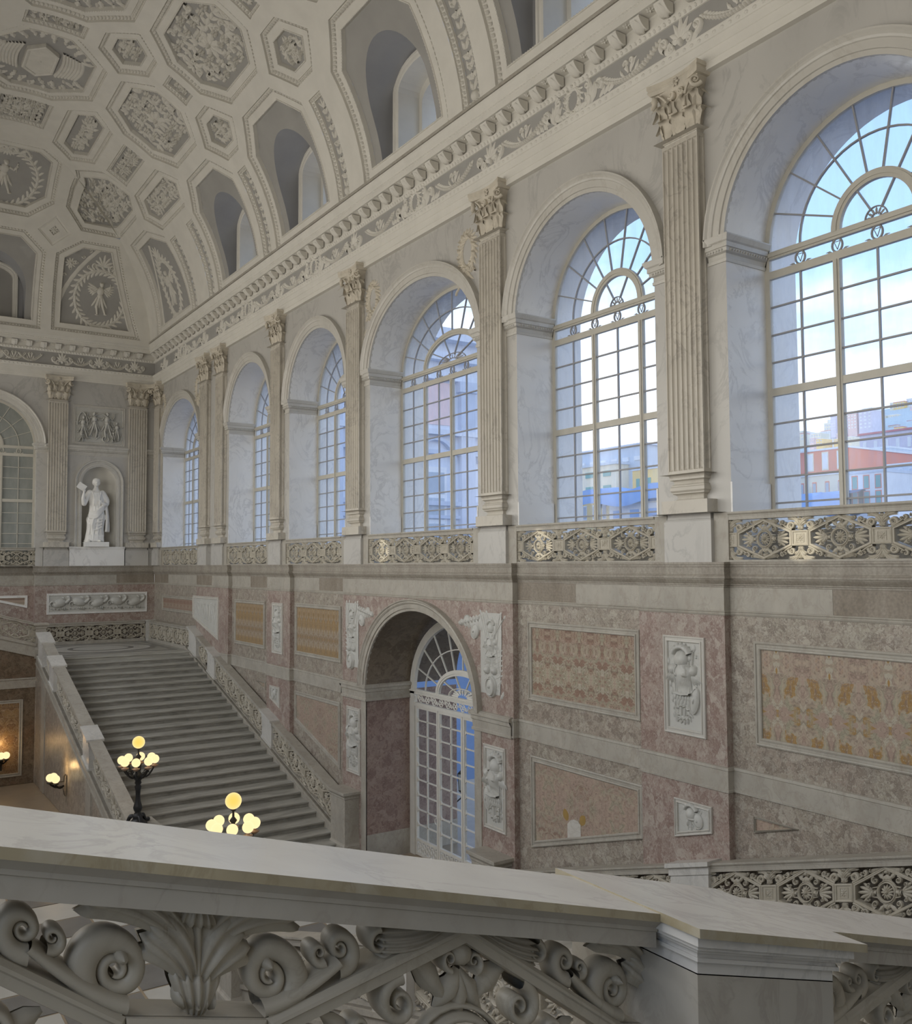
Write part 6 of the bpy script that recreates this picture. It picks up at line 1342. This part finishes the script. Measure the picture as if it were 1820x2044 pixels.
# niche
m = MB(); a = np.linspace(0, PI, 21)
hz = np.concatenate([np.linspace(.78, NZS, 6), NZS+NHW*np.sin(np.linspace(.1, PI/2, 9))]); hr = np.concatenate([np.full(6, NHW), NHW*np.cos(np.linspace(.1, PI/2, 9))])
m.grid(np.array([[(NC+r*math.cos(t), YF+max(r, .0)*math.sin(t)*1.0, z) for t in a] for z, r in zip(hz, hr)])); m.grid(np.array([[(NC+r*math.cos(t), YF+r*math.sin(t), .78) for t in a] for r in (NHW, 0.01)])); part('niche', m, 'plaster_white', wf)
m = MB(); ap = np.vstack([[(NC+NHW, .78)], [(NC+NHW, NZS)], arc((NC, NZS), NHW, 0, 180, 36)[1:], [(NC-NHW, .78)]]); sweep2(m, [(0, -.02), (0, .05), (-.05, .06), (-.055, .08), (-.13, .085), (-.14, .06), (-.20, .07), (-.22, .11), (-.27, .12), (-.28, -.02)], ap); q = MB(); q.extend(m, lambda V: np.stack([V[:, 0], YF-V[:, 2], V[:, 1]], 1)); part('niche_surround', q, 'ivory_marble', wf)
m = MB(); m.box(7.58, 9.74, YF-.21, YF, 0, .70); m.box(7.56, 9.76, YF-.24, YF, .70, .78); part('niche_base', m, 'reveal_marble', wf)
m = MB(); m.box(6.32, 6.60, YF-.10, YF, .0, .75); m.box(10.74, 11.02, YF-.10, YF, 0, .75); part('wall_strip', m, 'wall_marble', wf)
balustrade('pierced marble balustrade below the dark blind window at the left edge of the far wall', (6.30, YF-.02, .03), PI, 3.7, [.64+1.21*i for i in range(3)], 0, .985, 1.21/1.166, 1, .12, (-.10, .10), group=None)
# relief with figures
t = framed('figure_relief', 'square white relief crowded with dancing figures above the statue niche', 'relief', [(7.66, 5.02), (9.74, 5.02), (9.74, 6.66), (7.66, 6.66)], 'far', YF, 'white_relief', .9, None, 'ivory_marble')
o = MB()
for i, (x, y, h, fl) in enumerate(((8.05, 5.72, 1.0, 1), (8.50, 5.85, 1.12, -1), (9.0, 5.86, 1.15, 1), (9.40, 5.62, .85, -1), (8.0, 5.38, .55, -1), (9.25, 5.42, .55, 1))): figure(o, (x, y), h, False, 0, fl)
for i in range(16): leaf(o, (7.9+.11*i, 5.22+.05*(i % 3)), 60+30*(i % 3), .34, .09, .05, 40*(1 if i % 2 else -1), 2, 6, 4)
tt = np.linspace(0, PI, 14)
ribbon(o, np.stack([8.02-.20*np.cos(tt), 5.8+.55*np.sin(tt)], 1), .05, .07, 3); ribbon(o, np.stack([8.75+.35*np.cos(tt), 5.95+.38*np.sin(tt)], 1), .05, .06, 3); ringorn(o, (8.95, 5.28), .12, .04, .06)
m = MB(); m.extend(o, lambda V: np.stack([V[:, 0], YF-.006-V[:, 2]*1.8, V[:, 1]], 1)); part('figures', m, 'white_relief', t)
t = framed('sea_relief', 'long low relief of sea horses and waves under the statue niche, above the landing rail', 'relief', [(6.78, -1.95), (10.72, -1.95), (10.72, -1.11), (6.78, -1.11)], 'far', YF-.1, 'white_relief', .7, None, 'reveal_marble')
o = MB(); rr = np.random.default_rng(5)
for i in range(5):
    x = 7.25+.74*i; dome(o, (x, -1.52+.05*(i % 2)), .30, .17, .08, 15*(-1)**i, 14, 4); tt = np.linspace(0, 1, 10); ribbon(o, np.stack([x+.22+.16*np.sin(tt*2.5), -1.50+.25*tt], 1), .15-.06*tt, .07, 4); dome(o, (x+.36, -1.27), .10, .055, .08, -30, 10, 3); leaf(o, (x+.22, -1.36), 130, .2, .08, .08, 30, 4, 7, 4)
    volute(o, (x-.28, -1.55), .16, 0, 1.6, 1, .07, 18, .2, 4)
    for k in range(3): leaf(o, (x+.1*k, -1.66), -60-20*k, .16, .05, .06, 30, 1, 5, 3)
for i in range(26): volute(o, (6.95+.145*i, -1.76+.03*rr.random()), .05, rr.uniform(0, 360), 1.2, 1, .04, 9, .3, 3)
m = MB(); m.extend(o, lambda V: np.stack([V[:, 0], YF-.106-V[:, 2]*1.5, V[:, 1]], 1)); part('sea_horses', m, 'white_relief', t)

# ------------------------------------------------------------------ statue
def statue():
    cx, cy, z0 = 8.62, YF+.02, .98
    t = thing('statue', 'white marble statue of a robed figure raising a tablet, standing in the far wall niche', 'statue', (cx, cy, .78))
    m = MB(); m.box(8.62-.47, 8.62+.47, YF-.36, YF+.34, .78, .98, 0, .008); part('plinth', m, 'statue_marble', t)
    b = MB()
    H = 2.66
    # robe: stacked folded sections with a contrapposto sway
    zz = np.array([0, .03, .12, .30, .50, .72, .95, 1.10, 1.25, 1.40, 1.60, 1.78, 1.92, 2.04, 2.13, 2.19, 2.24])
    rx = np.interp(zz, [0, .12, .50, .95, 1.15, 1.35, 1.60, 1.85, 2.0, 2.10, 2.18, 2.24], [.36, .33, .31, .33, .325, .28, .285, .32, .30, .20, .11, .095]); ry = np.interp(zz, [0, .5, .95, 1.15, 1.4, 1.7, 2.0, 2.12, 2.24], [.24, .22, .24, .25, .21, .23, .19, .13, .10])
    sx = np.interp(zz, [0, .6, 1.1, 1.5, 2.0, 2.24], [-.06, -.02, .05, .03, .0, .0]); zf_ = np.linspace(0, 2.24, 90); ph = np.linspace(0, 2*PI, 96, endpoint=False); rows = []
    for z in zf_:
        a, bb, s = np.interp(z, zz, rx), np.interp(z, zz, ry), np.interp(z, zz, sx); lower = np.clip((1.30-z)/.3, 0, 1)
        fold = (.030*np.sin(13*ph+1.1*np.sin(2*ph)+z*1.5)+.018*np.sin(23*ph-z*3))*lower*np.clip(1.15-z*.55, .25, 1)+(.010*np.sin(17*ph+3*np.sin(ph)))*(1-lower)
        diag = .040*np.maximum(0, np.sin(ph*1.0+z*5.2))**6*lower
        knee = .07*np.exp(-((ph-1.5*PI+.45)/.35)**2-((z-.78)/.28)**2)
        r = 1+fold/.3+diag/.3+knee/.3; rows.append(np.stack([cx+s+a*r*np.cos(ph), cy+bb*r*np.sin(ph), np.full(96, z0+z)], 1))
    b.grid(np.array(rows), cv=True); b.add(np.vstack([rows[0], [[cx, cy, z0]]]), [(i, (i+1) % 96, 96) for i in range(96)]); b.add(np.vstack([rows[-1], [[cx, cy, z0+2.24]]]), [(i, (i+1) % 96, 96) for i in range(96)])
    P = lambda *a: np.array([(cx+x, cy+y, z0+z) for x, y, z in a])
    def crv(*a): q = P(*a); u = np.linspace(0, 1, len(q)); v = np.linspace(0, 1, 7*len(q)); return np.stack([np.interp(v, u, q[:, i]) for i in range(3)], 1)
    def sm(q):
        for _ in range(6): q[1:-1] = (q[:-2]+2*q[1:-1]+q[2:])/4
        return q
    b.tube(sm(crv((0, 0, 2.12), (.0, -.03, 2.36))), [.10]*7+[.085]*7, 14)                           # neck
    b.ball((cx+.0, cy-.045, z0+2.46), (.118, .135, .165), 24, 18)                                   # head
    b.ball((cx+.01, cy+.0, z0+2.54), (.15, .16, .13), 24, 16); b.ball((cx+.10, cy-.02, z0+2.47), (.06, .11, .11), 14, 10); b.ball((cx-.10, cy-.0, z0+2.48), (.055, .10, .11), 14, 10)   # hair
    b.tube(P((0, -.17, 2.50), (0, -.205, 2.43), (0, -.175, 2.415)), [.014, .024, .012], 8); b.ball((cx, cy-.155, z0+2.345), (.045, .04, .03), 12, 8)      # nose, chin
    for s in (-1, 1): b.ball((cx+s*.05, cy-.155, z0+2.475), (.026, .02, .014), 10, 6); b.tube(P((s*.02, -.168, 2.512), (s*.085, -.145, 2.515)), .013, 6)
    b.ball((cx, cy-.168, z0+2.385), (.034, .018, .010), 10, 6)
    b.ball((cx-.24, cy, z0+2.02), (.15, .15, .15), 16, 10); b.ball((cx+.25, cy, z0+2.0), (.15, .15, .16), 16, 10)
    b.tube(sm(crv((-.26, 0, 2.02), (-.40, -.06, 1.78), (-.49, -.14, 1.56))), np.linspace(.135, .10, 21), 14)               # raised right arm
    b.tube(sm(crv((-.49, -.14, 1.56), (-.55, -.22, 1.76), (-.53, -.27, 2.0))), np.linspace(.10, .052, 21), 14); b.ball((cx-.49, cy-.14, z0+1.57), .098, 14, 10)
    b.ball((cx-.53, cy-.28, z0+2.05), (.055, .04, .07), 12, 8)
    for k in range(4): b.tube(sm(crv((-.565+.024*k, -.29, 2.09), (-.575+.026*k, -.335, 2.14), (-.55+.02*k, -.31, 2.175-.008*k))), .014, 6)
    b.tube(sm(crv((-.50, -.28, 2.05), (-.47, -.31, 2.11), (-.49, -.31, 2.15))), .016, 6)
    b.tube(sm(crv((.27, 0, 2.0), (.42, -.02, 1.74), (.40, -.10, 1.56))), np.linspace(.14, .11, 21), 14); b.tube(sm(crv((.40, -.10, 1.56), (.30, -.24, 1.55), (.17, -.28, 1.62))), np.linspace(.10, .055, 21), 14)   # left arm across
    b.ball((cx+.15, cy-.29, z0+1.62), (.06, .045, .05), 12, 8)
    for k in range(4): b.tube(sm(crv((.13, -.30, 1.655-.026*k), (.08, -.335, 1.65-.026*k), (.06, -.31, 1.62-.022*k))), .014, 6)
    b.tube(sm(crv((.16, -.30, 1.66), (.12, -.32, 1.70), (.09, -.32, 1.71))), .015, 6)
    for k in range(5): u = .055*k; b.tube(sm(crv((-.30, -.16, 1.22-u), (-.02, -.29, 1.25-u*1.2), (.24, -.22, 1.50-u*.9), (.36, -.06, 1.55-u*.6))), .045, 8)   # mantle rolled over the hips
    for k in range(4): b.tube(sm(crv((-.31, -.05, 1.12-.12*k), (-.05, -.25, .98-.17*k), (.22, -.24, .93-.10*k))), .026, 7)
    for k in range(5): b.tube(sm(crv((.36+.02*k, -.10+.05*k, 1.60), (.43+.02*k, -.12+.05*k, 1.1), (.42+.03*k, -.10+.05*k, .62), (.40+.035*k, -.09+.05*k, .42))), [.05]*14+[.055]*14, 8)  # hanging cloak
    for k in range(5): b.tube(sm(crv((-.16+.08*k, -.19, 2.05), (-.10+.05*k, -.24, 1.80), (-.12+.06*k, -.22, 1.50))), .020, 7)
    for k in range(3): b.tube(sm(crv((-.2, -.12, 2.12-.03*k), (0, -.21-.01*k, 2.02-.06*k), (.2, -.12, 2.12-.03*k))), .018, 7)
    for k in range(12): b.tube(sm(crv((-.30+.052*k, -.17-.05*math.sin(k*.28), .30), (-.31+.054*k, -.20-.05*math.sin(k*.28), .02))), .026, 7)
    b.ball((cx-.30, cy-.27, z0+.04), (.06, .15, .045), 12, 8); b.ball((cx+.12, cy-.30, z0+.04), (.065, .15, .05), 12, 8)
    me = b.mesh('robed_figure', 'statue_marble', ORG[t.name]); o = link('robed_figure', me, t); md = o.modifiers.new('r', 'REMESH'); md.mode = 'VOXEL'; md.voxel_size = .016; md.use_smooth_shade = True
    dg = bpy.context.evaluated_depsgraph_get(); ev = o.evaluated_get(dg); nm = bpy.data.meshes.new_from_object(ev); o.modifiers.clear(); o.data = nm; nm.name = 'robed_figure'
    m = MB(); pl = np.array([(-.17, -.13), (.17, -.13), (.17, .13), (-.17, .13)]); c, s = math.cos(R(-32)), math.sin(R(-32)); q = [(cx-.62+x*c-y*s, z0+2.26+x*s+y*c) for x, y in pl]
    m.hexa([(a, cy-.30, b_) for a, b_ in q]+[(a, cy-.26, b_) for a, b_ in q]); part('tablet', m, 'statue_marble', t)
statue()

# ------------------------------------------------------------------ outside: palace wing, court, town
g = link('courtyard_ground', None, None, (40, 30, ZF-.3)); m = MB(); m.box(13.6, 120, -60, 92, ZF-.5, ZF-.3); g.data = None
bpy.data.objects.remove(g); o = part('courtyard_ground', m, 'ext_courtblue'); o['kind'] = 'structure'
def building(name, label, loc, group=None): return thing(name, label, 'building', loc, group)
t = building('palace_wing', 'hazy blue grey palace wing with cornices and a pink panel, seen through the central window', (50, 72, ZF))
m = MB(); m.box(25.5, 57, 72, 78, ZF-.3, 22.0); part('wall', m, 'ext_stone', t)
def fz(x, y, Yp): v = (FPX*fw+rt2*(x-910)-up2*(y-1022)); k = Yp/v.y; return v.x*k, v.z*k
for z0, z1, d in ((19.0, 19.8, .9), (20.9, 22.0, 1.3), (17.2, 17.7, .6), (12.0, 12.5, .7), (10.2, 10.6, .5), (5.4, 5.8, .5), (4.2, 4.5, .35)): m = MB(); m.box(25.5, 57.5, 72-d, 72.1, z0, z1); part('cornice', m, 'ext_stone_dark' if d < .6 else 'ext_stone', t)
for x in np.arange(28, 55, 7.0):
    m = MB(); m.box(x-.8, x+.8, 71.4, 72.1, ZF-.3, 17.2); m.box(x-1.05, x+1.05, 71.2, 72.1, 16.2, 17.2); part('pilaster', m, 'ext_stone_dark', t)
    m = MB(); m.box(x+1.6, x+5.4, 71.9, 72.1, 13.0, 17.0); part('panel', m, 'ext_pink', t)
    m = MB(); m.box(x+2.2, x+4.8, 71.85, 72.1, -1.0, 9.0); part('window', m, 'ext_white', t)
    for j in range(4): m = MB(); m.box(x+2.5, x+4.5, 71.8, 72.1, -.7+2.4*j, 1.3+2.4*j); part('pane', m, 'ext_window', t)
    m = MB(); ap = arc((x+3.5, 9.6), 2.2, 0, 180, 14); sweep2(m, [(0, 0), (0, .5), (.3, .5), (.3, 0)], ap); q = MB(); q.extend(m, lambda V: np.stack([V[:, 0], 72-V[:, 2], V[:, 1]], 1)); part('window_arch', q, 'ext_stone_dark', t)
def onx(x, y, X): v = (FPX*fw+rt2*(x-910)-up2*(y-1022)); k = X/v.x; return v.y*k, v.z*k
def block(t, nm, x, y0, y1, z0, z1, d, mat): m = MB(); m.box(x, x+d, min(y0, y1), max(y0, y1), z0, z1); return part(nm, m, mat, t)
def house(label, X, px0, px1, ptop, pbot, mat, rows, cols, roof='ext_white', wm='ext_window', depth=10, group=None, wf=(.5, .55), flat=True, frame=None):
    """a house front parallel to the window wall at distance X; pixel columns and rows only fix where it stands in the view"""
    ya, zt = onx(px0, ptop, X); yb, _ = onx(px1, ptop, X); _, zb0 = onx(px0, pbot, X); y0, y1 = min(ya, yb), max(ya, yb); zb0 = min(zb0, zt-1)
    t = building('house', label, (X, (y0+y1)/2, zb0), group); w, h = y1-y0, zt-zb0
    block(t, 'wall', X, y0, y1, zb0-3, zt, depth, mat); m = MB(); e = .02*w; m.box(X-e, X+depth, y0-e, y1+e, zt-.05*h, zt+.03*h); part('roof', m, roof, t)
    for r in range(rows):
        for c in range(cols):
            a = y0+w*(c+.5)/cols; b = zt-.08*h-(h*.92)*(r+.5)/rows; ww, hh = w/cols*wf[0]/2, h/rows*wf[1]/2
            if frame: block(t, 'window_frame', X-.006*w, a-ww*1.3, a+ww*1.3, b-hh*1.18, b+hh*1.18, .3, frame)
            block(t, 'window', X-.010*w, a-ww, a+ww, b-hh, b+hh, .3, wm)
    return t
house('terracotta red house with white cornice and tall shuttered windows, in the right window', 60, 1575, 1692, 905, 948, 'ext_red', 1, 4, 'ext_white', 'ext_white', 14, None, (.34, .7), True, 'ext_cream')
house('pale house with a dentilled parapet below the red house, in the right window', 56, 1588, 1690, 951, 1012, 'ext_cream', 1, 4, 'ext_white', 'ext_window', 3, None, (.25, .5), True, 'ext_red')
house('grey house with white awning and roof terrace right of the red house', 66, 1700, 1775, 900, 945, 'ext_grey', 1, 3, 'ext_white', 'ext_window', 10, None, (.6, .5))
house('pale townhouse with a red bay and green shutters, low in the right window', 54, 1694, 1764, 944, 1012, 'ext_white', 2, 3, 'ext_grey', 'ext_shutter', 6, None, (.42, .7), True, 'ext_red')
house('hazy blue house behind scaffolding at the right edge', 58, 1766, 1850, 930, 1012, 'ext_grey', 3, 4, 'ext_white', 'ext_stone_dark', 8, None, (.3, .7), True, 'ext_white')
house('long lilac house with a red roof behind the terrace, right edge', 90, 1715, 1850, 868, 915, 'ext_lilac', 1, 6, 'ext_roof', 'ext_white', 10, None, (.3, .4))
house('grey classical building with a heavy cornice, in the second window from the right', 78, 1095, 1285, 914, 960, 'ext_grey', 1, 9, 'ext_stone', 'ext_white', 14, None, (.5, .16))
house('pale wall with green shutters under the grey cornice, second window from the right', 76, 1095, 1230, 941, 1000, 'ext_cream', 2, 4, 'ext_grey', 'ext_shutter', 3, None, (.4, .35))
house('yellow ochre house with white window frames, low in the second window from the right', 60, 1140, 1216, 1005, 1045, 'ext_yellow', 1, 4, 'ext_white', 'ext_window', 6, None, (.3, .6), True, 'ext_white')
house('white house corner right of the ochre house', 58, 1216, 1320, 1008, 1045, 'ext_white', 1, 3, 'ext_cream', 'ext_blue', 5, None, (.5, .4))
house('bright yellow attic with a green window above the blue sheeting', 72, 1262, 1330, 938, 990, 'ext_yellow', 1, 3, 'ext_grey', 'ext_shutter', 6, None, (.3, .35))
house('cream palazzo cornice at the right side of the second window', 84, 1288, 1345, 905, 950, 'ext_cream', 2, 5, 'ext_lilac', 'ext_stone', 8, None, (.4, .3))
ya, za = onx(1150, 985, 57); yb, zb_ = onx(1330, 995, 57); t = thing('blue_sheeting', 'strip of bright blue sheeting over roofs in the second window from the right', 'tarpaulin', (57, (ya+yb)/2, za-1.2))
u = np.linspace(0, 1, 30); m = MB(); m.grid(np.stack([np.stack([np.full(30, 57+x), ya+(yb-ya)*u, za+dz+.25*np.sin(u*9)], 1) for x, dz in ((0, -1.3), (0, 0), (3, .3), (3, -1.3))])); part('sheet', m, 'ext_blue', t)
ya, za = onx(1590, 990, 52); yb, _ = onx(1690, 990, 52); t = thing('blue_sheeting', 'low band of blue sheeting at the foot of the right window', 'tarpaulin', (52, (ya+yb)/2, za-1.2)); m = MB(); m.grid(np.stack([np.stack([np.full(30, 52+x), ya+(yb-ya)*u, za+dz+.1*np.sin(u*14)], 1) for x, dz in ((0, -1.3), (0, 0), (2, .2), (2, -1.3))])); part('sheet', m, 'ext_blue', t)
# hillside with stacked houses
hp = MB(); uu = np.linspace(1480, 1980, 26); prof = []
for x in uu:
    top = np.interp(x, [1480, 1590, 1650, 1700, 1760, 1820, 1980], [905, 872, 852, 832, 812, 802, 795]); 
    prof.append([(300+k*60, *onx(x, yy, 300+k*60)) for k, yy in ((0, 960), (0.5, top+55), (1.2, top+24), (2, top+6), (3, top+40))])
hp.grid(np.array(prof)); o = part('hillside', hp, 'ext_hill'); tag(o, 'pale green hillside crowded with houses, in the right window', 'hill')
hr = np.random.default_rng(21); mats = [('ext_cream', 'cream'), ('ext_white', 'white'), ('ext_cream', 'cream'), ('ext_lilac', 'lilac'), ('ext_yellow', 'yellow'), ('ext_white', 'white'), ('ext_pink', 'pink')]
hill = []
for i in range(46):
    x = hr.uniform(1590, 1835); k = hr.random(); hill.append((x, k, hr.uniform(8, 22), hr.uniform(2, 7), hr.integers(0, 7), hr.random()))
hill.sort(key=lambda v: v[0]); cnt = {}; ORD = 'first second third fourth fifth sixth seventh eighth ninth tenth eleventh twelfth thirteenth fourteenth fifteenth sixteenth'.split()
for x, k, s, hgt, mi, rr in hill:
    top = np.interp(x, [1590, 1650, 1700, 1760, 1840], [868, 848, 828, 810, 800]); y = top+k*(882-top); row = ('topmost', 'middle', 'lowest')[min(2, int(k*3))]; key = (row, mats[mi][1]); cnt[key] = cnt.get(key, -1)+1
    house('tiny %s house in the %s tier of the hillside, %s %s one from the left' % (key[1], row, ORD[cnt[key]], key[1]), 300+(1-k)*110, x-s/2, x+s/2, y-hgt, y+9, mats[mi][0], 2, max(2, int(s/4.5)), 'ext_white' if rr < .7 else 'ext_roof', 'ext_stone_dark', 6, 'houses on the hillside', (.4, .4))
for (x, w, t0, b0, mt) in ((1662, 10, 831, 860, 'ext_lilac'), (1700, 18, 826, 858, 'ext_pink'), (1726, 26, 820, 858, 'ext_lilac')):
    house({1662: 'narrow hazy tower standing above the hillside houses', 1700: 'rosy apartment tower on the hillside, left of the big lilac block', 1726: 'big lilac apartment block on the hillside'}[x], 330, x-w/2, x+w/2, t0, b0, mt, 5, 3, 'ext_white', 'ext_white', 8, None, (.45, .4))
# street lantern in the courtyard, seen through the archway door
v = FPX*fw+rt2*(921-910)-up2*(1560-1022); k = 14.9/v.x; lx, ly, lz = v.x*k, v.y*k, v.z*k
t = thing('street_lantern', 'black four sided street lantern outside the archway door', 'lantern', (lx, ly, lz-.55))
m = MB(); m.lathe([(0, .40), (.03, .37), (.02, .33), (.06, .30), (.14, .24), (.14, .22)], 4, (lx, ly, lz)); m.lathe([(.09, -.24), (.10, -.26), (.03, -.32), (.02, -.45), (0, -.5)], 8, (lx, ly, lz)); part('hood', m, 'black_iron', t)
m = MB(); m.lathe([(.125, .22), (.085, -.24)], 4, (lx, ly, lz), False); part('pane', m, 'lamp_pane', t)
m = MB()
for k in range(4): a = PI/2*k; m.tube([(lx+.127*math.cos(a), ly+.127*math.sin(a), lz+.22), (lx+.088*math.cos(a), ly+.088*math.sin(a), lz-.24)], .009, 5)
m.tube([(lx, ly, lz-.45), (lx-.1, ly+.35, lz-.75), (lx-.2, ly+1.15, lz-.6)], .022, 6); part('frame', m, 'black_iron', t)

# ------------------------------------------------------------------ lift the hall so that its floor is at zero
for o in S.objects:
    if o.parent is None: o.location.z += G
